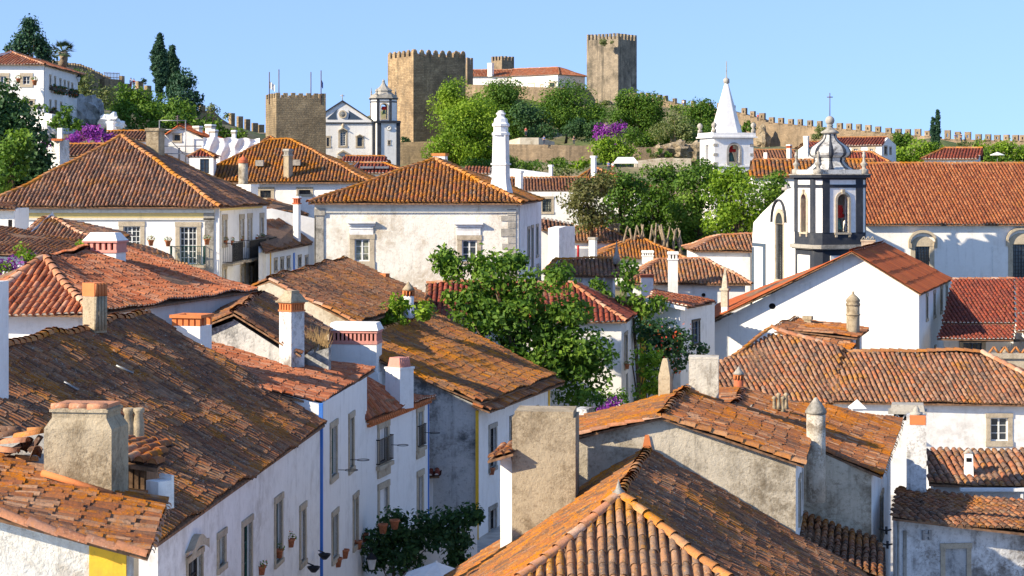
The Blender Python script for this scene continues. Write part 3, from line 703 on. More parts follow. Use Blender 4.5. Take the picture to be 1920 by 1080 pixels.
def tower(label, x0, xc, x1, D, ytop, ymer, zb, nl, nr, mat, matr=None, style='flat', name='castle_tower', cat='tower', mw=.58):
    c = P(xc, 0, D)[:2]; th = math.atan2(xc-x0, x1-xc) if True else 0
    def sol(th):                            # side length that puts the right corner at x1, and where the left one falls
        k = (x1-960)/F; cx, sx = math.cos(th), math.sin(th); s = (k*c[1]-c[0])/(cx-k*sx); return s, 960+F*(c[0]-sx*s)/(c[1]+cx*s)
    lo_, hi_ = .02, 1.5
    for _ in range(40):
        th = (lo_+hi_)/2
        if sol(th)[1] > x0: lo_ = th
        else: hi_ = th
    s = sol(th)[0]
    # right face direction: cos(th') ; left face foreshortened more when narrow
    er = np.array([math.cos(th), math.sin(th)]); el = np.array([-math.sin(th), math.cos(th)])
    zt = zof(ytop, D); zm = zof(ymer, D); A = c+el*s; Bp = c+er*s; Cc = A+er*s
    t = thing(name, label, cat, (c[0], c[1], zb)); m = MB()
    pts = [c, Bp, Cc, A]; m.prism([tuple(q) for q in pts], zb, zt-.9)
    m.build('shaft', M[mat], t)
    k = MB(); tk = .55
    for a, b in zip(pts, pts[1:]+pts[:1]):   # parapet
        e = unit(b-a); n = np.array([-e[1], e[0]]); q = [a, b, b+n*tk-e*tk, a+n*tk+e*tk]
        k.prism([tuple(x) for x in q], zt-.9, zt)
    k.build('parapet', M[mat], t)
    for (a, b, n_) in ((c, Bp, nr), (A, c, nl), (Bp, Cc, nl), (Cc, A, nr)):
        e = unit(b-a); pt = s/n_; w_ = pt*mw
        nn = np.array([-e[1], e[0]])
        for i in range(n_):
            ctr = a+e*(w_/2+(s-w_)*i/(n_-1)) if n_ > 1 else a+e*s/2
            mm = MB(); j = random.uniform(-.05, .05)
            q = [ctr-e*w_/2+nn*.004, ctr+e*w_/2+nn*.004, ctr+e*w_/2+nn*(tk-.01), ctr-e*w_/2+nn*(tk-.01)]
            if style == 'flat': mm.prism([tuple(x) for x in q], zt, zm+j)
            else:
                hh = zm-zt; ce = ctr+nn*tk/2
                sh = lambda f: [(*(ce+(x-ce)*f),) for x in q]
                mm.prism([tuple(x) for x in q], zt, zt+hh*.5); b0 = sh(1.); b1 = sh(.8); b2 = sh(.3)
                mm.hexa([(*x, zt+hh*.5) for x in b0], [(*x, zt+hh*.8) for x in b1]); mm.hexa([(*x, zt+hh*.8) for x in b1], [(*x, zm+j) for x in b2])
            mm.build('merlon', M[mat], t)
    return t, (c, er, el, s, zt)

def castlewall(label, pts, mers, mat, thick=1.6, down=6., mw=1.2, mh=1.2, hole=True, name='castle_wall', mt=.5):
    """pts: (x, y of the walk, D); mers: columns where merlons stand"""
    q = [P(*p) for p in pts]; b = q[0]; t = thing(name, label, 'wall', (b[0], b[1], b[2]-down)); m = MB()
    n = len(q); off = []
    for i in range(n):
        d = unit((q[min(i+1, n-1)]-q[max(i-1, 0)])[:2]); nn = np.array([-d[1], d[0]]); nn = nn if nn@q[i][:2] > 0 else -nn; off.append(np.array([nn[0], nn[1], 0])*thick)
    for i in range(n-1):
        K = max(1, int(np.linalg.norm(q[i+1]-q[i])/4))
        for k in range(K):
            a, c = q[i]+(q[i+1]-q[i])*k/K, q[i]+(q[i+1]-q[i])*(k+1)/K; oa, oc = off[i]+(off[i+1]-off[i])*k/K, off[i]+(off[i+1]-off[i])*(k+1)/K
            jj = lambda v: v+np.array([0, 0, random.uniform(-.05, .05)])
            dn = np.array([0, 0, down]); B = [a-dn, c-dn, c-dn+oc, a-dn+oa]; T = [a, c, c+oc, a+oa]
            if np.cross((c-a)[:2], oa[:2]) < 0: B = B[::-1]; T = T[::-1]
            m.hexa(B, T)
    m.build('wall', M[mat], t)
    for x in mers:
        x, dz, hh = (x if isinstance(x, tuple) else (x, 0, mh))
        for i in range(n-1):
            if min(pts[i][0], pts[i+1][0]) <= x <= max(pts[i][0], pts[i+1][0]):
                k = (x-960)/F; d = q[i+1]-q[i]; s = (k*q[i][1]-q[i][0])/(d[0]-k*d[1]); p = q[i]+d*s; merlon(t, p+np.array([0, 0, dz]), unit(d[:2]), mw*random.uniform(.88, 1.08), hh*random.uniform(.9, 1.06), mt, M[mat], hole=hole); break
    return t
# ------------------------------------------------------------------ setting
def make_ground():
    ys = np.unique(np.concatenate([np.arange(4, 130, 4), np.arange(130, 560, 5), np.array([600, 680, 800, 1000, 1400, 2000, 3000, 5000, 8000])])).astype(float)
    xs = np.unique(np.concatenate([np.arange(-180, 200, 4.5), np.array([-3000, -2000, -1200, -700, -450, -300, -230, 230, 300, 450, 700, 1200, 2000, 3000])])).astype(float)
    X, Y = np.meshgrid(xs, ys); Z = gfield(X, Y); amp = np.clip((Y-150)/200, 0, 1)*.5
    Z = Z+amp*(np.sin(X*.31+Y*.17)+np.sin(X*.13-Y*.29)); n, m = X.shape
    mb = MB(); V = [(a, b, c) for a, b, c in zip(X.ravel(), Y.ravel(), Z.ravel())]
    mb.add(V, [(i*m+j, i*m+j+1, (i+1)*m+j+1, (i+1)*m+j) for i in range(n-1) for j in range(m-1)], True)
    mb.build('terrain', M['ground'])['kind'] = 'structure'
    s = MB(); L = [(-4.6, 40), (-3.2, 68), (-2., 76), (0, 84), (3, 98)]; s.add([(-30, 18, -13.97), (40, 18, -13.97), (40, 96, -13.97), (-30, 96, -13.97)], [(0, 1, 2, 3)])
    for (a, b), (c, d) in zip(L, L[1:]): s.add([(a-1.6, b, -13.93), (a+3.2, b, -13.93), (c+3.2, d, -13.93), (c-1.6, d, -13.93)], [(0, 1, 2, 3)])
    s.build('street', M['street'])['kind'] = 'structure'
make_ground()

# ------------------------------------------------------------------ castle
SAG[0] = 0.
tower('tall square keep with one bare lit face, standing highest beside the parapet wall', 1100, 1159, 1194, 465, 73, 62, 15, 9, 6, 'masonry_gray', mw=.55)
tt, tf = tower('broad square golden keep with pointed merlons behind the clock tower church', 727, 775, 873, 425, 105, 92, 5, 6, 8, 'masonry_keep', style='point', mw=.62)
tower('low brown wall tower with flat merlons, left of the pedimented church', 498, 518, 611, 262, 183, 174, -3, 5, 7, 'masonry_rough', mw=.55)
tower('small distant turret with flat merlons above the palace roof', 921, 941, 964, 520, 113, 105, 18, 4, 4, 'masonry_wall', mw=.55)
tower('stub of a turret showing just right of the broad keep', 868, 876, 887, 462, 120, 108, 14, 2, 2, 'masonry_wall', mw=.45)
# shrubs growing on the tall keep
for x, y, r, lab in ((1131, 79, 8, 'round green shrub growing high on the lit face of the tall keep'), (1148, 79, 3, 'tiny green tuft high on the keep face, right of a bigger shrub')):
    tree('shrub', lab, 'bush', 465-1.5, [(x, y, r, r*.9)], M['l_olive'], .35, 1.2, tr=0, zg=zof(y, 463))
for x, y0, y1, lab, fl in ((505, 135, 176, 'flagpole with a limp white flag on the low tower, leftmost of four', 'shirt_white'), (523, 130, 176, 'bare flagpole on the low tower, second from the left', None), (583, 135, 176, 'bare flagpole on the low tower, second from the right', None), (602, 132, 176, 'flagpole with a furled blue flag on the low tower, rightmost of four', 'shirt_blue')):
    D = 264; p = P(x, y1, D); p[2] = zof(183, D)-.9; t = thing('flagpole', lab, 'flagpole', p, 'flagpoles on the low brown tower')
    MB().tube([p, P(x, y0, D)], .07, 6).build('pole', M['lead'], t)
    if fl:
        a = P(x, 148 if fl == 'shirt_blue' else 152, D); m = MB(); N = 5; ln = .28 if fl == 'shirt_blue' else .75; h = 1.2
        vs = []
        for i in range(N+1):
            u = i/N; vs += [a+np.array([u*ln, .12*math.sin(i*2.), -u*.55]), a+np.array([u*ln, .12*math.sin(i*2.+.5), -h*.8-u*.45])]
        m.add(vs+[v+np.array([0, .02, 0]) for v in vs], [(2*i, 2*i+2, 2*i+3, 2*i+1) for i in range(N)]+[(2*N+2+2*i, 2*N+3+2*i, 2*N+5+2*i, 2*N+4+2*i) for i in range(N)]); m.build('flag', M[fl], t)

SAG[0] = .03
# palace beside the keeps
A, B = P(868, 143, 481), P(960, 143.5, 480)
h, q = hiphouse('long white palace wing with brown roof, left half behind the round green trees', A, B, 11, (880, 966), (130.5, 131), 't_terra', 'white', 15, gl=True, tk=VFAR, rm='r_clay', rr=.2, ins=.4)
chimney(h, 914, 922, 926, 480, 118, 134, 'white', 'slab')
A, B = P(955, 143, 476), P(1049, 139, 468)
h, q = hiphouse('white palace wing with small arched door, next to the tall keep', A, B, 12.5, (962, 1047), (130, 125.5), 't_terra', 'white', 15, tk=VFAR, rm='r_clay', rr=.2, ins=.4)
fr = Fr(A, B)
wall(h, A+np.array([.4, .45, 0]), B+np.array([-.4, .45, 0]), [(958, 145), (1046, 141)], 15, M['white'], [(991, 157, 1001, 164, 'grid', dict(sw=.3, nx=2, nz=2)), (1014, 159, 1018, 164, 'dark', dict(sw=.2)), (1031, 155, 1040, 163, 'grid', dict(sw=.3, nx=2, nz=2))])
wall(h, q[1]+np.array([-.35, .6, 0]), q[3]+np.array([-.5, -.4, 0]), [(1050, 141), (1091, 141)], 15, M['white'], [(1080, 158, 1085, 166, 'dark', dict(sw=.25, nx=1, nz=1)), (1068, 150, 1072, 153, 'dark', dict(sw=0, nx=1, nz=1))])
SAG[0] = 0
castlewall('rounded stone terrace wall under the white palace, above the trees', [(862, 158, 462), (935, 160, 455), (1000, 163, 450), (1060, 165, 448), (1104, 168, 452), (1122, 196, 455)], [], 'masonry_wall', down=7, hole=False, name='terrace_wall')
# crenellated wall running right from the tall keep
MER1 = [1181, 1190, 1202, 1213, 1224, 1235, 1246, 1263, 1280, 1298, 1315, 1330, 1347]
castlewall('crenellated wall climbing to the tall keep, left of the white spire', [(1174, 184, 463), (1200, 183, 459), (1246, 189, 450), (1280, 198, 442), (1330, 203, 434), (1352, 204, 430)], MER1, 'masonry_wall', down=9, mh=1.25, mw=1.15, mt=.6)
castlewall('short darker stretch of wall with merlons just right of the white spire', [(1352, 204, 429.5), (1380, 211, 424), (1425, 222, 419), (1436, 226, 418)], [1372, 1394, 1410, 1428], 'masonry_wall', down=10, mh=1.3, mw=1.25, mt=.6)
MER2 = [1445.5, 1463, 1481.5, 1499, 1517.5, 1535.5, 1573, 1591, 1609, 1627, 1645.5, 1665, 1683.5, 1701.5, 1720, 1738]
castlewall('long crenellated town wall along the skyline behind the bell tower', [(1427, 228, 416), (1500, 235, 409), (1573, 241, 402), (1640, 247, 397), (1700, 253, 393), (1760, 256, 389)], MER2, 'masonry_wall', down=13, mh=1.2, mw=1.15, mt=.6)
castlewall('crenellated wall at the far right edge above the green hedges', [(1761, 260, 388), (1835, 262, 384), (1870, 263, 382), (1925, 264, 378), (1975, 264, 372)], [(1776, 0, 1.7), (1795, 0, 1.5), (1814, 0, 1.4), 1834, 1852, 1869, 1886, 1903, 1917, 1933, 1950, 1966], 'masonry_wall', down=8, mh=1.15, mw=1.15, mt=.6)
# left hill wall
castlewall('old wall running down the left hill below the palm', [(92, 117, 300), (128, 121, 306), (152, 124, 312), (175, 133, 318), (200, 146, 326), (214, 150, 330)], [(x, 0, .35) for x in range(97, 212, 5)], 'masonry_rough', down=7, mh=.3, mw=.55, mt=.6, hole=False)
castlewall('ruined stretch of wall where two visitors stand, left of the cypresses', [(196, 147, 322), (230, 150, 326), (236, 166, 328), (262, 167, 330), (285, 170, 333)], [(232, 0, 1.2), (240, 0, .9), (264, 0, 1.3), (280, 0, .7)], 'masonry_rough', down=8, mh=1., mw=1.3, mt=.6, hole=False)
castlewall('dark ruined wall stepping down behind the low tower, left of it', [(375, 208, 335), (400, 207, 337), (415, 222, 339), (432, 233, 341), (470, 247, 345), (500, 250, 348)], [(381, 0, 1.), (437, 0, 2.), (452, 0, 2.2), (466, 0, 2.1), (480, 0, 1.8), (492, 0, 1.5)], 'masonry_rough', down=6, mw=1.0, mt=.6, hole=False)
t = thing('railing', 'wooden fence frame standing on top of the left hill wall', 'fence', P(211, 148, 324)); m = MB(); f = Fr(P(196, 0, 324), P(227, 0, 326))
for i in range(11): f.box(m, i*.27, i*.27+.07, 0, .07, zof(150, 324), zof(135+.3*(i % 3), 324))
f.box(m, -.1, 2.8, .07, .12, zof(137, 324), zof(136, 324)); f.box(m, -.1, 2.8, .07, .12, zof(145, 324), zof(144, 324)); m.build('railing_bars', M['bark_pale'], t)

# terraces between castle and town
castlewall('brown retaining wall below the big round trees, centre of the hillside', [(940, 270, 345), (1000, 271, 343), (1060, 272, 342), (1108, 274, 342)], [], 'masonry_wall', down=8, hole=False, name='retaining_wall')
castlewall('pale curved upper terrace wall under the shaded trees', [(955, 263, 372), (975, 258, 370), (1010, 258, 370), (1040, 266, 372)], [], 'beige', down=4, hole=False, name='retaining_wall')
castlewall('dark stone wall at the foot of the broad keep', [(745, 267, 380), (800, 265, 380), (850, 266, 378)], [], 'masonry_rough', down=9, hole=False, name='retaining_wall')
castlewall('low stone garden wall under the rocks, left of the white spire', [(1190, 302, 322), (1240, 296, 322), (1296, 297, 322)], [], 'beige', down=6, hole=False, name='retaining_wall')
castlewall('upper dry stone terrace wall among the rocks', [(1190, 277, 350), (1240, 275, 350), (1262, 275, 350)], [], 'masonry_wall', down=5, hole=False, name='retaining_wall')
def rock(label, blobs, D, mat='rock', name='rock_outcrop'):
    c = P(blobs[0][0], blobs[0][1]+blobs[0][3], D); t = thing(name, label, 'rock', c); m = MB()
    for x, y, rx, ry in blobs:
        k = D/F; p = P(x, y, D); nu, nv = 14, 9; vs = []
        sd = random.uniform(0, 99)
        for i in range(nv+1):
            for j in range(nu):
                a, b = math.pi*i/nv, 2*math.pi*j/nu; d = np.array([math.sin(a)*math.cos(b), math.sin(a)*math.sin(b), math.cos(a)])
                w_ = 1+.22*math.sin(d[0]*5+sd)+.2*math.sin(d[1]*6+d[2]*7+sd)+.12*math.sin(d[2]*13+d[0]*11); vs.append(p+d*w_*np.array([rx*k, rx*k*.8, ry*k]))
        m.add(vs, [(i*nu+j, (i+1)*nu+j, (i+1)*nu+(j+1) % nu, i*nu+(j+1) % nu) for i in range(nv) for j in range(nu)])
    m.build('rock', M[mat], t); return t
rock('pale rocks below the light olive tree, left of the white spire', [(1268, 282, 26, 16), (1300, 288, 22, 20), (1240, 284, 18, 10), (1316, 300, 14, 18)], 345)
rock('pale rubble slope directly under the tall keep', [(1130, 200, 16, 12), (1145, 212, 18, 16), (1165, 205, 14, 14), (1138, 228, 12, 14)], 452)
rock('large brown boulders behind the bell tower foot of the skyline wall', [(1430, 262, 14, 22)], 412, 'rock')
rock('white painted rock on the left hillside above the bougainvillea', [(206, 227, 17, 15), (222, 234, 11, 10)], 226, 'white_worn')
rock('grey cliff under the white hilltop house', [(163, 207, 24, 30), (185, 218, 12, 22)], 243, 'gray_dark')

# ------------------------------------------------------------------ church with pediment and clock
def far_church():
    D = 280; t = thing('church', 'white church with dark bands, pediment, round window and clock tower below the keep', 'church', (P(650, 0, D)[0], D, -2)); zb = -3
    fA, fB = P(560, 0, D-1.6)[:2], P(708, 0, D)[:2]; fr = Fr(fA, fB); Z = lambda y: zof(y, D); k = D/F; U = lambda x: fr.hit(x, 250)[0]
    wall(t, fA, fB, [(560, 231), (708, 231)], zb, M['white'], [(638, 248, 648, 273, 'case', dict(sw=.28, nz=6, nx=2, fw=.05)), (670, 258, 679, 274, 'grid', dict(sw=.25, nx=3, nz=5)), (612.5, 258, 617, 274, 'grid', dict(sw=.25, nx=2, nz=5)), (637, 297, 650, 330, 'door', dict(sw=.35))], thick=.5, name='facade')
    # pediment
    m = MB(); pts = [(U(583), Z(230)), (U(703), Z(230)), (U(642), Z(191))]
    m.add([fr.L(u, -.0, z) for u, z in pts]+[fr.L(u, .6, z) for u, z in pts], [(0, 1, 2), (5, 4, 3), (0, 3, 4, 1), (1, 4, 5, 2), (2, 5, 3, 0)]); m.build('pediment', M['white'], t)
    b = MB(); fr.box(b, U(560), U(710), -.18, .0, Z(232), Z(229.6))
    for s_ in (-1, 1):
        x0, x1 = 642, 642+s_*62; vs = []
        for w_ in (-.2, .65):
            vs += [fr.L(U(x0), w_, Z(188)), fr.L(U(x1), w_, Z(228.5)), fr.L(U(x1), w_, Z(231)), fr.L(U(x0), w_, Z(191.5))]
        b.add(vs, [(0, 1, 2, 3), (7, 6, 5, 4), (0, 4, 5, 1), (1, 5, 6, 2), (2, 6, 7, 3), (3, 7, 4, 0)])
    for x0, x1, w0 in ((698, 705, -.12), (708, 715, -.13)): fr.box(b, U(x0), U(x1), w0, .0, zb, Z(232))
    b.build('dark_bands', M['slate'], t)
    b = MB()
    for s_, pp in ((-1, [(634, 204), (612, 224), (632, 224), (630.5, 219), (630, 213)]), (1, [(653, 207), (680, 224), (652, 224), (654, 218), (654.5, 212)])):
        v = [fr.L(U(x), -.05, Z(y)) for x, y in pp]; b.add(v, [tuple(range(len(v))) if s_ < 0 else tuple(range(len(v)-1, -1, -1))])
    b.build('blue_panels', M['slate_blue'], t)
    m = MB(); c = fr.L(U(642.5), -.1, Z(214.5)); N = 20; r = 7.6*k; r2 = 5.4*k
    ring = lambda rr, w_: [(c[0]+rr*math.cos(2*math.pi*i/N), c[1]+w_, c[2]+rr*math.sin(2*math.pi*i/N)) for i in range(N)]
    m.add(ring(r, .05)+ring(r, -.05)+ring(r2, -.05)+ring(r2, .05), [(a*N+i, a*N+(i+1) % N, (a+1)*N+(i+1) % N, (a+1)*N+i) for a in range(3) for i in range(N)]); ro = m.build('rose_window', M['stone'], t)
    m = MB().add(ring(r2, .0), [tuple(range(N-1, -1, -1))]); m.build('pane', M['glass'], ro); m = MB()
    for i in range(-3, 4):
        o_ = i*r2/3.6; L = math.sqrt(max(0, r2*r2-o_*o_))
        for sg in (-1, 1):
            a = np.array([o_-sg*L, L*sg*0+o_*0]); 
        m.tube([(c[0]+o_, c[1]-.02, c[2]-L), (c[0]+o_, c[1]-.02, c[2]+L)], .035, 4); m.tube([(c[0]-L, c[1]-.02, c[2]+o_), (c[0]+L, c[1]-.02, c[2]+o_)], .035, 4)
    m.build('tracery', M['metal'], ro)
    # stone hoods over windows and portal
    for x, y, w_ in ((643, 244, 8), (674.5, 255, 6), (643.5, 288, 11)):
        v = []; m = MB()
        for ww in (-.3, .0): v += [fr.L(U(x-w_), ww, Z(y+2)), fr.L(U(x-w_), ww, Z(y)), fr.L(U(x), ww, Z(y-w_*.62)), fr.L(U(x+w_), ww, Z(y)), fr.L(U(x+w_), ww, Z(y+2)), fr.L(U(x), ww, Z(y-w_*.3))]
        m.add(v, [(0, 5, 2, 1), (5, 4, 3, 2), (6, 7, 8, 11), (11, 8, 9, 10), (1, 2, 8, 7), (2, 3, 9, 8), (0, 6, 11, 5), (5, 11, 10, 4), (0, 1, 7, 6), (3, 4, 10, 9)]); m.build('stone_hood', M['stone'], t)
    MB().lathe(fr.L(U(643), -.12, Z(240)), [(.05, 0), (.2, .15), (.22, .4), (.06, .65)], 8).build('finial', M['stone'], t)
    m = MB(); p = fr.L(U(642), .1, Z(190)); m.tube([p, (p[0], p[1], Z(177))], .06, 5); m.tube([(p[0]-.3, p[1], Z(180)), (p[0]+.3, p[1], Z(180))], .06, 5); m.build('cross', M['stone_gray'], t)
    SAG[0] = .02
    r1, r2_ = np.array(fr.L(U(642), .4, Z(190.5))), np.array(fr.L(U(642), 20, Z(190)));
    eA, eB = np.array(fr.L(U(583), .4, Z(229))), np.array(fr.L(U(583), 20, Z(229)))
    tiles(Plane([eA, eB, r2_, r1]), M['t_terra'], t, **VFAR)
    eC, eD = np.array(fr.L(U(702), .7, Z(229))), np.array(fr.L(U(702), 20, Z(229))); tiles(Plane([eC, eD, r2_+np.array([0, .3, 0]), r1+np.array([0, .3, 0])]), M['t_terra'], t, **VFAR)
    m = MB(); m.prism([tuple(x) for x in ((eA+(.8, .3, 0))[:2], (eC+(-.8, .2, 0))[:2], (eD+(-.5, 0, 0))[:2], (eB+(.5, 0, 0))[:2])], zb, Z(231)); m.build('nave_wall', M['white'], t)
    # clock tower
    tA, tB = P(706, 0, D-.9)[:2], P(750.5, 0, D-.1)[:2]; f = Fr(tA, tB); w_ = f.len; kk = (D-.5)/F; V = lambda x: (x-706)*kk
    m = MB(); f.box(m, 0, w_, .25, w_, zb, Z(228)); tb = m.build('clock_tower', M['white'], t)
    wall(tb, tA, tB, [(706, 228), (750.5, 228)], zb, M['white'], [(728, 264, 731, 271, 'dark', dict(sw=.12, nx=1, nz=1))], name='tower_front')
    m = MB()
    f.box(m, V(743.5), V(750.8), -.12, .0, zb, Z(231)); f.box(m, V(707.5), V(714.5), -.12, 0, zb, Z(231)); f.box(m, V(705.5), V(751.5), -.3, w_+.3, Z(231), Z(226.5)); m.build('dark_bands', M['slate'], tb)
    m = MB(); c = f.L(V(729), -.1, Z(240)); N = 16; rr = 5*kk
    m.add([(c[0]+rr*math.cos(2*math.pi*i/N), c[1], c[2]+rr*math.sin(2*math.pi*i/N)) for i in range(N)]+[(c[0]+rr*math.cos(2*math.pi*i/N), c[1]+.12, c[2]+rr*math.sin(2*math.pi*i/N)) for i in range(N)], [tuple(range(N-1, -1, -1))]+[(i, (i+1) % N, N+(i+1) % N, N+i) for i in range(N)]); ck = m.build('clock_face', M['stone_gray'], tb)
    m = MB(); rr2 = rr*.78; m.add([(c[0]+rr2*math.cos(2*math.pi*i/N), c[1]-.01, c[2]+rr2*math.sin(2*math.pi*i/N)) for i in range(N)], [tuple(range(N-1, -1, -1))]); m.build('dial', M['wood_white'], ck)
    m = MB(); m.tube([(c[0]-.1, c[1]-.03, c[2]-.1), (c[0]+.18, c[1]-.03, c[2]+.2)], .03, 4); m.tube([(c[0], c[1]-.03, c[2]), (c[0]-.1, c[1]-.03, c[2]+.12)], .03, 4); m.build('clock_hands', M['iron'], ck)
    belfry(tb, f, kk, V, D-.5, 699.5, 748, 186, 227, 147, oct_=True)
def archface(mb, fr, u0, u1, z0, z1, w0, w1, seg=8, spring=None):
    """frame ring of an arched opening, between inner (u0..u1, z0..z1) and a border"""
    pass
def belfry(par, f, k, V, D, x0, x1, yt, yb, ytop, oct_=True):
    cx = (V(x0)+V(x1))/2; w_ = (x1-x0)*k; r = w_/2; cw = r; c = f.L(cx, r+.1, 0); zt, zb = zof(yt, D), zof(yb, D)
    ch = r*.42; P8 = [(-r+ch, -r), (r-ch, -r), (r, -r+ch), (r, r-ch), (r-ch, r), (-r+ch, r), (-r, r-ch), (-r, -r+ch)]; yaw = .12; cs, sn = math.cos(yaw), math.sin(yaw)
    W8 = [(c[0]+a*cs-b*sn, c[1]+a*sn+b*cs) for a, b in P8]; bl = None
    root = MB().prism([(c[0]+(x-c[0])*.5, c[1]+(y-c[1])*.5) for x, y in W8], zb, zb+.05).build('belfry', M['white'], par)
    for i in range(8):
        a, b = np.array(W8[i]), np.array(W8[(i+1) % 8]); L = np.linalg.norm(b-a); fr = Fr(a, b); n_ = np.array(c[:2])-(a+b)/2
        fr.n = unit(np.array([-fr.e[1], fr.e[0]])); 
        if fr.n@n_ < 0: fr.n = -fr.n
        if i % 2 == 0:
            ow = L*.42; oh = (zt-zb); z0, z1 = zb+oh*.10, zb+oh*.80; m = MB(); cc = L/2
            fr.box(m, .0, cc-ow/2, 0, .25, zb, zt); fr.box(m, cc+ow/2, L, 0, .25, zb, zt); fr.box(m, cc-ow/2, cc+ow/2, 0, .25, zb, z0); fr.box(m, cc-ow/2, cc+ow/2, 0, .25, z1, zt)
            N = 8; rr = ow/2; spr = z1-rr; vs = []; sgn = []
            for s_ in (-1, 1):
                p = [fr.L(cc+s_*rr, w__, z1) for w__ in (.0, .25)]
                for j in range(N+1):
                    t = math.pi/2*j/N; 
                    for w__ in (.001, .249): p.append(fr.L(cc+s_*rr*math.cos(t), w__, spr+rr*math.sin(t)))
                fs = [(0, 2+2*j, 4+2*j) if s_ > 0 else (0, 4+2*j, 2+2*j) for j in range(N)]+[(2+2*j, 3+2*j, 5+2*j, 4+2*j) for j in range(N)]; m.add(p, fs)
            wo = m.build('belfry_wall', M['white'], root)
            m = MB(); q = ow*.16
            pts = [(cc-rr, z0)]+[(cc-rr*math.cos(math.pi*j/12), spr+rr*math.sin(math.pi*j/12)) for j in range(13)]+[(cc+rr, z0)]
            out = [(cc-rr-q, z0-q)]+[(cc-(rr+q)*math.cos(math.pi*j/12), spr+(rr+q)*math.sin(math.pi*j/12)) for j in range(13)]+[(cc+rr+q, z0-q)]
            n = len(pts); vs = [fr.L(u, -.06, z) for u, z in pts]+[fr.L(u, -.06, z) for u, z in out]+[fr.L(u, .2, z) for u, z in pts]+[fr.L(u, .02, z) for u, z in out]
            m.add(vs, [(j, j+1, n+j+1, n+j) for j in range(n-1)]+[(2*n+j, 2*n+j+1, j+1, j) for j in range(n-1)]+[(n+j, n+j+1, 3*n+j+1, 3*n+j) for j in range(n-1)]); fr.box(m, cc-rr-q, cc+rr+q, -.08, .2, z0-q, z0); m.build('arch_surround', M['stone'], wo)
            if i == 0:
                by = z0+(z1-z0)*.5; p = fr.L(cc, .6, by); r_ = ow*.30; bl = MB().lathe(p, [(r_*1.1, -r_*1.3), (r_*.95, -r_*1.15), (r_*.7, -r_*.5), (r_*.55, r_*.4), (r_*.3, r_*.75), (.02, r_*.8)], 14).build('bell', M['bell'], root)
                m = MB(); fr.box(m, cc-rr*.75, cc+rr*.75, .45, .75, by+r_*.8, by+r_*2.6); fr.box(m, cc-rr*.98, cc+rr*.98, .5, .7, by+r_*1.1, by+r_*1.7); m.build('bell_yoke', M['red_paint'], root)
        else:
            m = MB(); fr.box(m, .0, L, .0, .25, zb, zt); m.build('belfry_corner', M['white'], root); m = MB()
        m = MB(); bw = min(L*.17, .5) if i % 2 == 0 else L*.0
        if i % 2 == 0: fr.box(m, -.01, bw, -.04, .0, zb, zt); fr.box(m, L-bw, L+.01, -.04, .0, zb, zt)
        if i % 2 == 0: m.build('corner_pilaster', M['slate'], root)
    s8 = lambda s_: [(c[0]+(x-c[0])*s_, c[1]+(y-c[1])*s_) for x, y in W8]; h = zt-zb
    MB().prism(s8(1.05), zb-.12*1, zb).build('dark_cornice', M['slate'], root); MB().prism(s8(1.08), zt, zt+h*.05).build('dark_cornice', M['slate'], root); MB().prism(s8(1.03), zt-h*.14, zt-h*.09).build('dark_band', M['slate'], root)
    MB().prism(s8(1.12), zt+h*.05, zt+h*.09).prism(s8(1.0), zt+h*.09, zt+h*.22).build('parapet', M['stone_gray'], root)
    MB().prism(s8(.86), zt-h*.02, zt).build('ceiling', M['white'], root)
    H = zof(ytop, D)-zt; R8 = r*1.08; ph = math.pi/8+yaw
    pr = [(.97, .12), (.93, .18), (.74, .28), (.62, .34), (.60, .38), (.66, .42), (.64, .47), (.52, .52), (.36, .60), (.22, .70), (.14, .80), (.10, .86), (.12, .90), (.07, .95), (.01, 1.)]
    MB().lathe((c[0], c[1], zt), [(a*R8, b*H) for a, b in pr], 8, ph, False).build('dome', M['stone_gray'], root)
    for x, y in (W8[0], W8[3], W8[4], W8[7]):
        MB().lathe((c[0]+(x-c[0])*.98, c[1]+(y-c[1])*.98, zt+h*.2), [(.13, 0), (.15, .12), (.07, .2), (.13, .35), (.07, .6), (.04, .9), (.01, 1.1)], 8).build('pinnacle', M['stone_gray'], root)
    return root
far_church()

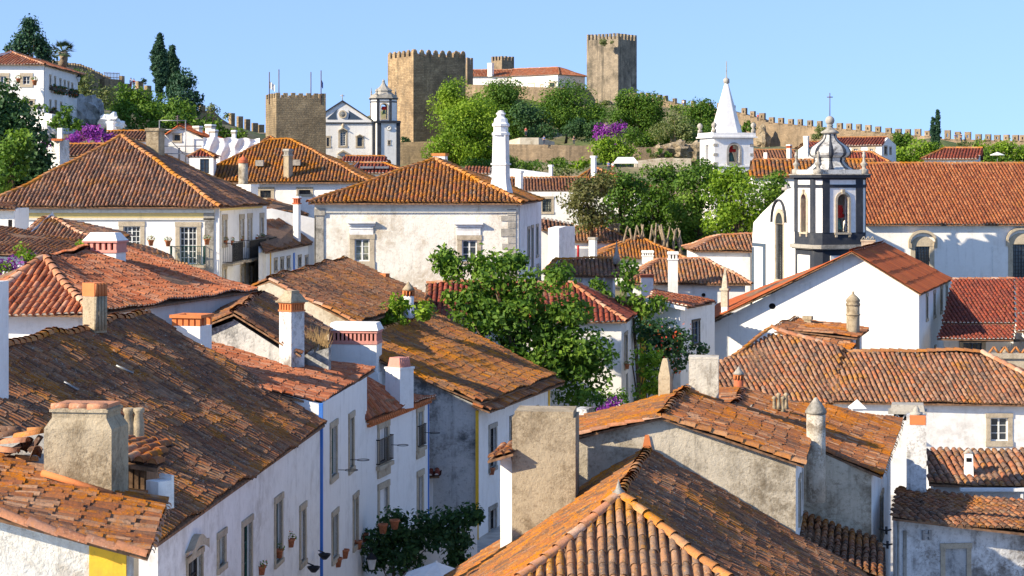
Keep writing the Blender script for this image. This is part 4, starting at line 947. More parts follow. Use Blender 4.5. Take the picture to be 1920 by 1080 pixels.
# ------------------------------------------------------------------ white spire tower
def spire_tower():
    D = 190; k = D/F; c0 = P(1339, 0, D)[:2]; zb = -6; Z = lambda y: zof(y, D)
    t = thing('spire_tower', 'white church tower with octagonal white spire and red bell yoke in its arch', 'church tower', (c0[0], c0[1], zb))
    s = (1415-1339)*k/math.cos(.25); e = np.array([math.cos(.25), math.sin(.25)]); n = np.array([-math.sin(.25), math.cos(.25)]); f = Fr(c0, c0+e*s); W_ = s; sd = (1339-1319.5)*k/math.sin(.25); sd = min(sd, s)
    zt = Z(258); z0, z1 = Z(305), Z(271); ow = 21*k; cc = (1377.5-1339)*k/math.cos(.25); rr = ow/2
    m = MB(); f.box(m, 0, W_, .5, W_, zb, Z(312)); f.box(m, 0, cc-rr, 0, .5, zb, zt); f.box(m, cc+rr, W_, 0, .5, zb, zt); f.box(m, cc-rr, cc+rr, 0, .5, zb, z0); f.box(m, cc-rr, cc+rr, 0, .5, z1, zt)
    f.box(m, W_-.5, W_, .5, W_, Z(312), zt); f.box(m, .5, W_-.5, W_-.5, W_, Z(312), zt); f.box(m, .0, .5, .5, W_*.38, Z(312), zt); f.box(m, .0, .5, W_*.62, W_, Z(312), zt); f.box(m, 0, .5, W_*.38, W_*.62, z1, zt); f.box(m, .5, W_-.5, .5, W_-.5, zt-.3, zt)
    for s_ in (-1, 1):
        p = [f.L(cc+s_*rr, .003, z1)]+[f.L(cc+s_*rr*math.cos(math.pi/2*j/6), .003, z1-rr+rr*math.sin(math.pi/2*j/6)) for j in range(7)]; m.add(p, [(0, 1+j, 2+j) if s_ > 0 else (0, 2+j, 1+j) for j in range(6)])
    w_ = m.build('wall', M['white'], t); m = MB()
    q = .22; N = 12; spr = z1-rr
    pts = [(cc-rr, z0)]+[(cc-rr*math.cos(math.pi*j/N), spr+rr*math.sin(math.pi*j/N)) for j in range(N+1)]+[(cc+rr, z0)]; out = [(cc-rr-q, z0-q)]+[(cc-(rr+q)*math.cos(math.pi*j/N), spr+(rr+q)*math.sin(math.pi*j/N)) for j in range(N+1)]+[(cc+rr+q, z0-q)]
    n_ = len(pts); m.add([f.L(u, -.05, z) for u, z in pts]+[f.L(u, -.05, z) for u, z in out]+[f.L(u, .3, z) for u, z in pts], [(j, j+1, n_+j+1, n_+j) for j in range(n_-1)]+[(2*n_+j, 2*n_+j+1, j+1, j) for j in range(n_-1)]); f.box(m, cc-rr-q, cc+rr+q, -.08, .3, z0-q, z0); m.build('arch_surround', M['stone_gray'], t)
    m = MB()
    for i in range(7):
        zz = zt-.5-i*(zt-zb)/12-random.uniform(0, .25); L = random.uniform(.22, .55)
        f.box(m, -.03, L, -.03, .0, zz-.28, zz); f.box(m, W_-L, W_+.03, -.03, .0, zz-.28, zz); f.box(m, -.03, .0, .002, .6-L*.5, zz-.28, zz)
    m.build('corner_stones', M['stone_gray'], t)
    m = MB(); f.box(m, -.3, W_+.3, -.3, W_+.3, zt, zt+.14); f.box(m, -.18, W_+.18, -.18, W_+.18, zt+.14, zt+.5); f.box(m, -.1, W_+.1, -.1, -.0, Z(313), Z(310)); m.build('cornice', M['white_worn'], t)
    ce = f.L(W_/2, W_/2, 0); r = (1397-1340)*k/2*1.04; H = Z(148)-zt-.5
    MB().lathe((ce[0], ce[1], zt+.5), [(r, 0), (r*.03+.05, H)], 8, math.pi/8+.25, False).build('spire', M['white'], t)
    MB().lathe((ce[0], ce[1], Z(150)), [(.12, -.3), (.3, -.15), (.3, .2), (.12, .35), (.05, .4), (.04, 1.9), (.01, 2.0)], 8).build('finial', M['stone_gray'], t)
    for u, v in ((0, 0), (W_, 0), (0, W_), (W_, W_)):
        p = f.L(u, v, zt+.5); MB().lathe(p, [(.22, 0), (.22, .3), (.12, .35), (.12, .42), (.26, .6), (.26, .8), (.1, .98), (.01, 1.)], 10).build('pinnacle', M['stone_gray'], t)
    p = f.L(cc, .9, Z(292)); MB().lathe(p, [(.42, -.55), (.36, -.4), (.24, .1), (.1, .35), (.02, .4)], 14).build('bell', M['bell'], t)
    m = MB(); f.box(m, cc-.16, cc+.16, .75, 1.0, Z(284), Z(272)); f.box(m, cc-.45, cc+.45, .7, 1.05, Z(285), Z(279)); m.build('bell_yoke', M['red_paint'], t)
spire_tower()

# ------------------------------------------------------------------ far houses
SAG[0] = .03
# white hilltop house, upper left
D = 222; A, B = P(-48, 121, D), P(84, 121, D); 
h, q = hiphouse('white two storey hilltop house with red flower boxes, top left corner', A, B, 21, (19, 21), 97, 't_terra', 'white', 4, m=.4, tk=VFAR, rm='r_clay', ins=.75, rr=.18)
wall(h, A+np.array([.4, .45, 0]), B+np.array([-.35, .45, 0]), [(-44, 122), (82, 122)], 5, M['white'], [(1, 143, 12, 158, 'case', dict(sw=.33, nx=2, nz=2)), (43, 143, 56, 158, 'case', dict(sw=.33, nx=2, nz=2)), (56, 189, 62, 198, 'dark', dict(sw=.2))])
b0, b1 = B+np.array([-.35, .45, 0]), q[3]+np.array([-.5, -.3, 0])
sd = [(x-.9, y-7, x+1.1, y+7, 'dark', dict(sw=.2, nx=1, nz=2)) for x, y in ((94, 150), (103, 153), (113, 157), (121, 160), (128, 162), (135, 165))]+[(x-.8, y-6, x+1.2, y+7, 'dark', dict(sw=.2, nx=1, nz=2)) for x, y in ((94, 196), (104, 197), (114, 200))]
f2 = wall(h, b0, b1, [(84, 123), (141, 141)], 4, M['white'], sd)
for x0, x1, y, lab in ((92, 120, 163, 'long planter of red flowers under the upper side windows of the hilltop house'), (127, 141, 171, 'short planter of red flowers near the far corner of the hilltop house'), (92, 102, 207, 'planter under the lower side windows of the hilltop house')):
    (ua, z), (ub, z2) = f2.hit(x0, y), f2.hit(x1, y+ (x1-x0)*.22); t = thing('window_box', lab, 'planter', f2.L((ua+ub)/2, -.2, z)); m = MB(); f2.box(m, ua, ub, -.45, -.05, min(z, z2)-.3, z); m.build('box', M['wood_dark'], t)
    n = int(40*abs(ub-ua)); c = np.array([f2.L(random.uniform(ua, ub), -.25+random.uniform(-.3, .3), z-.15+random.uniform(-.45, .45)) for _ in range(n)]); leaves('foliage', c, RNG.normal(0, 1, (n, 3)), .35, M['l_dark'], t); leaves('blossom', c[:n//4]-np.array([0, .1, 0]), RNG.normal(0, 1, (n//4, 3)), .25, M['f_red'], t)
pot(34.5, 156, 221, 'clay pot of red flowers between the two front windows of the hilltop house', r=.28); pot(65, 160, 221, 'clay pot of yellow leaves right of the second hilltop window', r=.3)
# garden walls
t = thing('garden_wall', 'white stepped garden wall below the hilltop house', 'wall', P(65, 245, 205)); wall(t, P(20, 0, 208), P(98, 0, 204), [(20, 196), (34, 203), (42, 214), (60, 216), (80, 212), (97, 214)], -3, M['white_worn'], thick=.5)
def lamp(x, y0, y1, D, label):
    p = P(x, y1, D); t = thing('street_lamp', label, 'street lamp', p); z = zof(y0, D); MB().tube([p, (p[0], p[1], z-.9)], .06, 8).build('post', M['iron'], t)
    l = MB().lathe((p[0], p[1], z-.9), [(.12, 0), (.26, .6)], 6, smooth=False).build('lantern', M['wood_white'], t); MB().lathe((p[0], p[1], z-.3), [(.3, 0), (.1, .25), (.02, .35)], 6, smooth=False).build('hood', M['iron'], l)
lamp(73, 199, 250, 185, 'green street lamp in front of the garden wall, left hillside'); lamp(147, 140, 160, 240, 'street lamp at the far corner of the hilltop house')
# scaffolded house
D = 165; h = house('white gabled house under scaffolding with a bright red roof', P(340, 320, D))
g0, g1 = P(302, 0, D), P(384, 0, D); wall(h, g0, g1, [(302, 257), (335, 236), (384, 262)], -4, M['white'], [(327, 253, 338, 264, 'dark', dict(sw=.15, nx=2, nz=2))], thick=.3)
r1, r2 = P(335, 235, D-.3), P(352, 235, D+9); tiles(Plane([P(399, 264, D-.3), P(424, 262.5, D+9), r2, r1]), M['t_new'], h, **FAR); tiles(Plane([P(296, 262, D-.3), P(310, 261, D+9), r2, r1]), M['t_new'], h, **FAR); ridge(r1, r2, M['r_clay'], h)
for a in ((361, 373, 378, 236, 252, 168), (384, 396, 402, 233, 250, 170), (391, 403, 407, 243, 256, 166), (434, 441, 443, 244, 262, 168)): chimney(h, a[0], a[1], a[2], a[5], a[3], a[4], 'white_worn', 'vents', capm='stone_gray')
m = MB(); m.prism([tuple(P(x, 0, d)[:2]) for x, d in ((303, D+.4), (432, D+2), (455, D+12), (310, D+10))], -4, zof(266, D)); m.build('side_wall', M['white_worn'], h)
t = thing('sheeting', 'crumpled white plastic sheeting draped over the scaffolded roof', 'plastic sheet', P(430, 300, D-3)); vs = []; nx, nz = 26, 12
for i in range(nx+1):
    for j in range(nz+1):
        x = 381+(487-381)*i/nx; top = 257+1.3*math.sin(i*.9)+(x-381)*.03; bot = 312-(x-381)*.16; y = top+(bot-top)*j/nz; vs.append(P(x, y, D-2+.16*math.sin(i*1.1+j*.25)+.08*math.sin(j*.9+i*.6)+random.uniform(-.03, .03)))
m = MB().add(vs+[v+np.array([0, .08, 0]) for v in vs], [(i*(nz+1)+j, i*(nz+1)+j+1, (i+1)*(nz+1)+j+1, (i+1)*(nz+1)+j) for i in range(nx) for j in range(nz)], True); m.build('sheet', M['sheet'], t)
t = thing('scaffold', 'grey tube scaffold standing against the white gable', 'scaffolding', P(325, 320, D-1.5)); m = MB()
for x in (299, 348):
    for d in (D-2.6, D-1.4): m.tube([P(x, 318, d), P(x, 225, d)], .05, 6)
for y in (226, 243, 274, 288, 304):
    for d in (D-2.6, D-1.4): m.tube([P(298, y, d), P(378 if y > 250 else 350, y, d)], .045, 6)
m.tube([P(302, 246, D-2.6), P(346, 290, D-2.6)], .04, 6); m.tube([P(336, 277, D-1.2), P(336, 306, D-1.2)], .09, 6); m.build('tubes', M['metal'], t)
t = thing('television_aerial', 'thin aerial mast on the scaffolded gable peak', 'aerial', P(333, 236, D)); m = MB(); m.tube([P(333, 238, D), P(333, 216, D)], .05, 5)
for y in (219, 223, 227): m.tube([P(329, y, D), P(337, y-1, D)], .03, 4)
m.build('mast', M['lead'], t)
h = house('tiny porch with dark red cap roof in front of the plastic sheeting', P(377, 322, 150), 'porch'); hh = hiphouse
A, B = P(352, 294, 150), P(403, 294, 150)
h2, q = hiphouse('small white porch with dark red hipped roof in front of the sheeting', A, B, 2.2, (376, 379), 281, 't_red', 'white_worn', -4, tk=FAR, ins=.2, cat='porch', name='porch')
bpy.data.objects.remove(h); wall(h2, A+np.array([.15, -.02, 0]), B+np.array([-.15, -.02, 0]), [(355, 296), (400, 296)], -4, M['white'], [(375, 298, 392, 325, 'door', dict(sw=0))])
# roofs behind the big left house
hiphouse('long brown tiled roof strip left of the scaffolded house, in front of the rock', P(196, 263, 160), P(276, 263, 160), 6, (201, 272), 246, 't_brown', 'white', -4, tk=FAR, gl=True, gr=True)
hiphouse('low brown roof beside the flaking white pier, behind the big pyramid roof', P(112, 296, 140), P(206, 290, 140), 6.5, (117, 196), 270, 't_brown', 'white', -5, tk=FAR, gl=True, gr=True)
h = house('flaking white pier topped with clay tiles, right of the dark tree', P(106, 310, 130), 'pier', 'wall_pier'); chimney(h, 95, 112, 119, 130, 262, 312, 'gray_white', 'none', d=1.); m = MB()
for i in range(5): p = P(99+i*4, 262, 130); m.tube([p+np.array([0, -.1, 0]), p+np.array([0, .9, .02])], .09, 6)
m.build('tile_cap', M['brick_orange'], h); chimney(h, 106, 116, 117, 134, 240, 264, 'white_worn', 'none')
rock('round grey boulder beside the flaking pier', [(92, 250, 12, 12)], 136, 'gray_dark')
h = house('small white chimney house left of the brown roof strip', P(207, 245, 170), 'outhouse', 'outhouse'); chimney(h, 199, 212, 215, 170, 227, 250, 'white_worn', 'slab')
# red roofs before the pedimented church
SAG[0] = .02
hiphouse('narrow dark red roof at the foot of the pedimented church', P(627, 304, 225), P(728, 303, 225), 6, (648, 722), 293, 't_red', 'white', -6, tk=VFAR, gl=True, gr=True, rr=.18)
h, q = hiphouse('red roofed house with skylights in front of the church door', P(648, 326, 205), P(768, 324, 205), 9, (668, 722), 306, 't_red', 'white', -6, tk=VFAR, rr=.2)
for x in (688, 716): m = MB(); p = P(x, 314, 206); f = Fr(p, p+np.array([1, 0, 0])); f.box(m, -.7, .7, 0, .6, p[2]-.1, p[2]+.12); m.build('skylight', M['metal'], h)
# white palace garden building left and others right of centre
hiphouse('long brown roofed white house behind the ornate tall chimney', P(940, 358, 170), P(1160, 358, 170), 9, (950, 1150), 333.5, 't_brown', 'white', -8, tk=FAR, gl=True, rr=.14)
h, q = hiphouse('brown hipped roof with two visible slopes behind the leafy treetops', P(1052, 353, 186), P(1200, 356, 184), 10, (1113, 1117), 313, 't_brown', 'white', -8, tk=FAR)
h = house('white wall with barred window below the long brown roof', P(1025, 400, 168), 'house'); wall(h, P(965, 0, 168), P(1090, 0, 168), [(965, 359.5), (1090, 359.5)], -8, M['white'], [(1017, 373, 1034, 397, 'grid', dict(sw=.2, nx=4, nz=5, glass='glass_pale'))])
castlewall('white parapet with a kink left of the bougainvillea tree', [(905, 313, 215), (962, 316, 215), (1000, 322, 214), (1032, 326, 213)], [], 'white', down=5, hole=False, name='parapet_wall')
h = house('low red tile roof and white block between the chimney and the terrace wall', P(890, 330, 200), 'outhouse', 'outhouse'); tiles(Plane([P(868, 324, 196), P(920, 326, 196), P(918, 312, 204), P(872, 312, 204)]), M['t_terra'], h, **VFAR); m = MB(); m.prism([tuple(P(x, 0, d)[:2]) for x, d in ((870, 196.4), (916, 196.4), (914, 203), (874, 203))], -6, zof(327, 196)); m.build('wall', M['white'], h)
for x0, x1, y0, y1, D, lab in ((1029, 1037, 309, 333, 175, 'thin white chimney left of the hipped brown roof'), (966, 981, 320, 336, 150, 'squat ochre chimney right of the ornate tall chimney'), (1108, 1119, 292, 315, 178, 'white chimney with little finial left of the market awning')):
    h = house(lab, P((x0+x1)/2, y1, D), 'chimney', 'chimney_stack'); chimney(h, x0, (x0+x1*2)/3, x1, D, y0, y1, 'white_worn', 'slab')
# back rows to the right of the spire
hiphouse('long brown church annex roof behind the bell tower', P(1405, 331, 176), P(1648, 331, 175), 11, (1412, 1640), 299.5, 't_palace', 'white', -7, tk=VFAR, gl=True, gr=True)
h, q = hiphouse('dark roofed house with two white chimneys just right of the spire', P(1412, 303, 225), P(1494, 301, 225), 8, (1414, 1490), 281, 't_brown', 'white', -4, tk=VFAR, gl=True, gr=True)
chimney(h, 1432, 1438, 1438.5, 222, 286, 303, 'white', 'none'); chimney(h, 1475, 1481, 1486, 222, 271, 292, 'white_worn', 'vents', capm='brick_red')
A, B = P(1566, 273, 250), P(1654, 272, 248); h, q = hiphouse('white gabled house with small square window below the skyline wall', A, B, 9, (1570, 1664), 257.5, 't_red', 'white', -1, tk=VFAR, gl=True, gr=True)
wall(h, A+np.array([.3, .2, 0]), B+np.array([-.1, .2, 0]), [(1568, 274), (1653, 273)], -1, M['white'], [(1631, 279, 1637, 287, 'case', dict(sw=.28, nx=2, nz=2)), (1601, 279, 1609, 287, 'grid', dict(sw=.3, nx=2, nz=2))])
wall(h, B+np.array([-.1, .25, 0]), q[3]+np.array([.8, 0, 0]), [(1654, 272), (1665, 258), (1680, 272)], -1, M['white'], [(1658, 275, 1663, 289, 'dark', dict(sw=.15)), (1668, 277, 1671, 288, 'dark', dict(sw=.15))])
h, q = hiphouse('low white house end with chimney left of the bell tower dome', P(1506, 277, 240), P(1555, 277, 240), 7, (1509, 1550), 266, 't_red', 'white', -2, tk=VFAR, gl=True, gr=True); chimney(h, 1507, 1514, 1518, 239, 255, 275, 'white', 'vents')
hiphouse('lean low red hipped roof right of the bell tower dome', P(1580, 304, 223.5), P(1668, 305, 223), 8, (1598, 1634), 285, 't_red', 'white', -2, tk=VFAR, rr=.2)
h, q = hiphouse('small white barn with red roof among the green hedges, far right', P(1727, 298, 232), P(1834, 298, 230), 8, (1772, 1843), 277.5, 't_red', 'white', -2, tk=VFAR, gr=True, rr=.2)
# ------------------------------------------------------------------ middle distance
V3 = lambda x, y, z: np.array([x, y, z], float)
SAG[0] = .05
# big left house with the pyramid roof
A = PZ(-25, 389, 0) if False else P(-30, 388, 110); B = P(413, 388, 110)
h, q = hiphouse('big white house with a wide pyramid roof, yellow frieze and green balcony, left', A, B, 16.2, (226, 230), 256, 't_big', 'white', -11, m=.5, sk=.047, ins=.8, tk=dict(pitch=.225), rm='r_orange', rr=.16)
fa, fb = A+V3(.55, .5, 0), B+V3(-.5, .5, 0); rb = q[3]+V3(-.5, -.5, 0)
wins = [(77, 424, 92, 445, 'green', dict(sw=.28, nz=2)), (231, 424, 263, 463, 'case', dict(sw=.24, nz=4, nx=4, curtain=0)), (337, 425, 369, 495, 'case', dict(sw=.24, nz=6, nx=4))]
f = wall(h, fa, fb, [(-20, 391), (411, 391)], -11, M['white'], wins)
m = MB(); u0, z0 = f.hit(30, 408); u1, z1 = f.hit(383, 399); f.box(m, u0, u1, -.07, .0, z0, z1); m.build('yellow_frieze', M['yellow_pale'], h)
m = MB(); f.box(m, -.1, f.len+.1, -.22, .0, z1, z1+.2); f.box(m, -.1, f.len+.1, -.1, .0, z0-.12, z0-.04); m.build('cornice', M['cornice'], h)
(u0, z0), (u1, z1) = f.hit(384, 470), f.hit(411, 397); m = MB(); f.box(m, u0, f.len+.06, -.07, .0, -11, z1-.5); f.box(m, u0-.06, f.len+.1, -.1, .0, z1-.5, z1-.02)
fs = Fr(fb, rb); fs.box(m, -.0, .75, -.06, .0, -11, z1-.02); m.build('corner_pilaster', M['stone_gray'], h)
(u0, z0), (u1, _) = f.hit(322, 497), f.hit(386, 497); balcony(h, f, u0, u1, z0, 1.05, .75, True)
m = MB(); (a, z), (b, z2) = f.hit(233, 426), f.hit(261, 463); 
sw = [(418, 412, 424, 455), (450, 411, 456, 455), (465, 409, 471, 455), (488, 408, 493, 445)]
sl = [(418, 505, 423, 525), (452, 500, 458, 530), (468, 498, 474, 530), (489, 495, 494, 520)]
fs = wall(h, fb, rb, [(415, 391), (500, 385)], -11, M['white'], [(a, b, c, d, 'case', dict(sw=.28, nz=4, nx=2)) for a, b, c, d in sw]+[(a, b, c, d, 'case', dict(sw=.28, nz=3, nx=2, fw=.04)) for a, b, c, d in sl])
for x0, x1, y in ((417, 438, 494), (450, 483, 487), (488, 503, 480)):
    (u0, z0), (u1, z1) = fs.hit(x0, y), fs.hit(x1, y-(x1-x0)*.18); balcony(h, fs, u0, u1, (z0+z1)/2, 1.15, .6)
m = MB(); fs.box(m, .0, fs.len, -.12, 0, zof(393, 110)-.1, zof(388, 110)); m.build('side_cornice', M['yellow_pale'], h)
chimney(h, 273, 297, 301, 119, 240, 292, 'stack', 'slab', th=.2, d=1.)
for x, y, l in ((283, 457, 'clay pot with small red flowers on the white wall, left of the tall balcony window'), (315, 458, 'clay pot with small flowers hung by the left end of the green balcony'), (388, 455, 'clay pot hung on the grey corner pilaster of the big left house')): pot(x, y+4, 109.6, l, r=.17)
for x, y, l in ((422, 455, 'flowerpot on the first side balcony rail, near the grey corner'), (434, 455, 'second flowerpot on the first side balcony rail'), (452, 452, 'flowerpot at the left end of the middle side balcony'), (480, 448, 'flowerpot at the right end of the middle side balcony'), (491, 447, 'flowerpot on the farthest side balcony')): 
    u, z = fs.hit(x, y+5); p = fs.L(u, -.62, z); k = pot(x, y+5, p[1], l, r=.15)
# small houses right of it along the street
A, B = P(498, 472, 118), P(588, 456, 140); 
h = house('low dark roofed house with blue bands between the two big houses', P(540, 520, 130)); r1, r2 = P(470, 420, 130), P(575, 405, 150)
pl = Plane([A, B, r2, r1]); tiles(pl, M['t_dark'], h, **FAR); body(h, [pl], M['white'], -11, .5)
fa, fb = A+V3(-.3, .3, 0), B+V3(-.3, 0, 0); ww = [(x, y, x+5, y+18, 'dark', dict(sw=.16, nz=2)) for x, y in ((514, 488), (526, 486), (538, 484), (559, 482), (572, 482))]
wall(h, fa, fb, [(499, 474), (588, 458)], -11, M['white'], ww)
for x, w_, mt in ((551, .7, 'blue'), (583, .5, 'blue'), (507, .35, 'yellow')): strip(h, fa, fb, x, 474, 530, w_, mt)
h = house('brown roof with sloping white parapet behind the low dark roof', P(540, 410, 155)); A, B = P(496, 392, 140), P(590, 404, 152)
pl = Plane([A, B, P(590, 380, 158), P(500, 372, 150)]); tiles(pl, M['t_dark'], h, **FAR); body(h, [pl], M['white'], -8, .2); wall(h, P(500, 0, 139), P(592, 0, 139.5), [(500, 392), (510, 391), (545, 399), (592, 410)], -10, M['white'], thick=.4); 
h = house('slim white chimney with brick rim in front of the brown parapet roof', P(555, 420, 134), 'chimney', 'chimney_stack'); chimney(h, 549, 559, 563, 134, 368, 420, 'white', 'vents', capm='brick_red')
# second row hip roof
A, B = P(345, 342, 150), P(696, 340, 150)
h, q = hiphouse('white house with broad orange brown hipped roof and two slender chimneys', A, B, 15, (505, 545), 261, 't_palace', 'white', -8, ins=.6, tk=dict(pitch=.27, na=3, lip=False))
wall(h, A+V3(.5, .45, 0), B+V3(-.5, .45, 0), [(360, 344), (690, 343)], -8, M['white'], [(488, 357, 508, 371, 'dark', dict(sw=.25, nz=1)), (561, 356, 582, 364, 'dark', dict(sw=.2, nz=1, nx=3))])
for x0, x1, y0, y1, l in ((531, 543, 279, 336, ''),): chimney(h, x0, 541, x1, 150.5, y0, y1, 'stack', 'vents', capm='stone_gray', d=.6)
roundchimney(h, 456, 148, 290, 306, 345, 9, 'gray', 'brick_red', 'dome'); chimney(h, 444, 470, 476, 146, 346, 362, 'white', 'slab', d=1.)
for x, y in ((487, 304), (556, 303)): m = MB(); p = P(x, y, 152.5); fq = Fr(p, p+V3(1, 0, 0)); fq.box(m, -.3, .3, -.3, .5, p[2]-.3, p[2]+.15); m.build('roof_vent', M['stone_gray'], h)
hiphouse('small orange hipped roof peeping behind the broad brown roof', P(484, 274, 172), P(528, 272, 172), 5, (503, 511), 256, 't_palace', 'white', -5, tk=FAR)
# centre white house
A, B = P(578, 381, 105), P(980, 378.5, 105)
SAG[0] = .04
h, q = hiphouse('large weathered white house with orange lichen roof and a tall ornate chimney', A, B, 14.5, (803, 828), 298, 't_palace', 'white_worn', -13, ins=.75, sk=.09, tk=dict(pitch=.222), rr=.15)
fa, fb = A+V3(.4, .45, 0), B+V3(-.4, .45, 0); rb = q[3]+V3(-.4, -.5, 0)
f = wall(h, fa, fb, [(590, 384), (972, 384)], -13, M['white_patchy'], [(665, 448, 693, 490, 'case', dict(sw=.26, nz=3, curtain=1, glass='glass_pale', lt=1.1, sd=1.6, fw=.07)), (866, 450, 894, 490, 'case', dict(sw=.24, nz=3, curtain=1, lt=1.1, sd=.5, fw=.07))])
for x0, x1, y0, y1, e in ((656, 700, 418, 440, .16), (856, 901, 420, 441, .16)):
    m = MB(); (u0, z1), (u1, z0) = f.hit(x0, y0), f.hit(x1, y1); f.box(m, u0-.14, u1+.14, -.30, .0, z1-.02, z1+.08); f.box(m, u0-.07, u1+.07, -.16, .0, z1-.16, z1-.02); f.box(m, u0, u1, -.06, .0, z0, z1-.16); f.box(m, u0, u1, -.09, .0, z0+.3, z0+.36); m.build('window_hood', M['white_worn'], h)
m = MB(); zc = zof(384, 105); f.box(m, -.05, f.len+.05, -.2, .0, zc-.1, zc+.1); f.box(m, -.05, f.len+.05, -.1, .0, zc-.42, zc-.3); f.box(m, .5, f.len+.02, -.04, .0, zc-.3, zc-.1); m.build('cornice', M['cornice'], h)
(u1, _) = f.hit(607, 400); m = MB(); f.box(m, 0-.05, u1, -.07, .0, -13, zof(404, 105)); f.box(m, -.12, u1+.06, -.14, .0, zof(404, 105), zof(391, 105)); f.box(m, -.12, -.001, .0, .5, -13, zof(391, 105)); m.build('corner_pilaster', M['stone_gray'], h)
m = MB(); z = zof(392, 105); i = 0
while z > -13: hh = random.uniform(.3, .45); L = .75 if i % 2 else .38; f.box(m, f.len-L+random.uniform(-.06, .06), f.len+.04, -.05, .0, z-hh+.03, z); z -= hh; i += 1
m.build('corner_stones', M['stone_gray'], h)
fs = wall(h, fb, rb, [(975, 384), (1015, 378)], -13, M['white_worn'], [(989, 430, 992.5, 482, 'dark', dict(sw=.16, nz=3)), (996, 427, 999.5, 500, 'dark', dict(sw=.16, nz=3)), (1005, 425, 1008.5, 478, 'dark', dict(sw=.16, nz=3)), (1006, 500, 1009, 520, 'dark', dict(sw=.16, nz=3))])
# ornate chimney
D = 108; ch = None; fr, w_, d_ = boxfr(922, 948, 953, D, .35); d_ = w_*.85; k = D/F; Z = lambda y: zof(y, D)
m = MB(); fr.box(m, -.15, w_+.15, -.15, d_+.15, Z(366), Z(337), .14, .14); fr.box(m, 0, w_, 0, d_, Z(337), Z(252), .04, .04); ch = m.build('chimney', M['white_worn'], h)
c = fr.L(w_/2, d_/2, 0); r = w_*.485
MB().lathe((c[0], c[1], 0), [(r*1.25, Z(253)), (r*1.25, Z(249)), (r*1.02, Z(247)), (r*1.02, Z(238)), (r*1.22, Z(236)), (r*1.22, Z(232)), (r*.98, Z(229)), (r*.9, Z(222)), (r*.6, Z(220)), (r*.5, Z(216)), (r*.7, Z(213)), (r*.62, Z(211)), (r*.3, Z(210)), (r*.5, Z(208)), (r*.1, Z(206.5))], 8, .4+.35, False).build('ornate_cap', M['white_worn'], ch)
m = MB(); fr.box(m, -.05, w_+.05, -.05, d_+.05, Z(309), Z(306)); m.build('band', M['white_worn'], ch)
h2 = house('short white chimney with tiled top behind the big lichen roof', P(825, 300, 122), 'chimney', 'chimney_stack'); chimney(h2, 811, 834, 839, 122, 287, 300, 'white', 'slab', capm='r_orange')

# church nave on the right with its long roof
SAG[0] = .02
A, B = P(1618, 421, 138), P(2060, 421, 138); h = house('long white church nave with orange tile roof and arched grated windows, right', P(1750, 560, 140), 'church', 'church_nave')
r1, r2 = P(1612, 307, 148.5), P(2060, 307, 148.5); pl = Plane([A, B, r2, r1]); tiles(pl, M['t_church'], h, pitch=.245, tl=.42); ridge(r1, r2, M['r_orange'], h, .15)
bk = Plane([A+V3(0, 21, 0), B+V3(0, 21, 0), r2, r1]); tiles(bk, M['t_church'], h, **FAR); body(h, [pl, bk], M['white'], -14, .7)
fa, fb = A+V3(.3, .45, 0), B+V3(-.2, .45, 0)
f = wall(h, fa, fb, [(1622, 424), (2050, 424)], -14, M['white'], [(1716, 462, 1743, 500, 'grid', dict(sw=.33, nx=5, nz=7, lt=.2, sd=.6)), (1899, 458, 1932, 520, 'grid', dict(sw=.33, nx=6, nz=9, lt=.2, sd=.6))])
for i, (x0, x1, ys) in enumerate(((1716, 1743, 462), (1899, 1932, 458))):
    m = MB(); (u0, z), (u1, _) = f.hit(x0, ys), f.hit(x1, ys); cc = (u0+u1)/2; r = (u1-u0)/2; N = 12
    P_ = [(cc-(r+.33)*math.cos(math.pi*j/N), z+(r*.78+.33)*math.sin(math.pi*j/N)) for j in range(N+1)]
    m.add([f.L(u, -.05, zz) for u, zz in P_], [tuple(range(N+1)) if False else tuple(range(N, -1, -1))]); m.add([f.L(u, -.05, zz) for u, zz in P_]+[f.L(u, .02, zz) for u, zz in P_], [(j, j+1, N+2+j, N+1+j) for j in range(N)])
    Q = [(cc-(r+.5)*math.cos(math.pi*j/N), z+.35+(r*.6+.5)*math.sin(math.pi*j/N)) for j in range(N+1)]; Q2 = [(cc-(r+.38)*math.cos(math.pi*j/N), z+.25+(r*.6+.42)*math.sin(math.pi*j/N)) for j in range(N+1)]
    n = N+1; m.add([f.L(u, -.28, zz) for u, zz in Q]+[f.L(u, -.28, zz) for u, zz in Q2]+[f.L(u, 0, zz) for u, zz in Q]+[f.L(u, 0, zz) for u, zz in Q2], [(j, j+1, n+j+1, n+j) for j in range(N)]+[(2*n+j, 2*n+j+1, j+1, j) for j in range(N)]+[(n+j, n+j+1, 3*n+j+1, 3*n+j) for j in range(N)])
    f.box(m, cc-r-.5, cc-r-.28, -.2, 0, z-.1, z+.35); f.box(m, cc+r+.28, cc+r+.5, -.2, 0, z-.1, z+.35); m.build('arch_hood', M['stone'], h)
m = MB(); u, _ = f.hit(1860, 480); f.box(m, u, u+.06, -.06, 0, zof(560, 138), zof(463, 138)); m.build('rainwater_pipe', M['wood_white'], h)
m = MB(); f.box(m, 0, f.len, -.3, .0, zof(424, 138)-.02, zof(420, 138)); m.build('eave_moulding', M['white'], h)
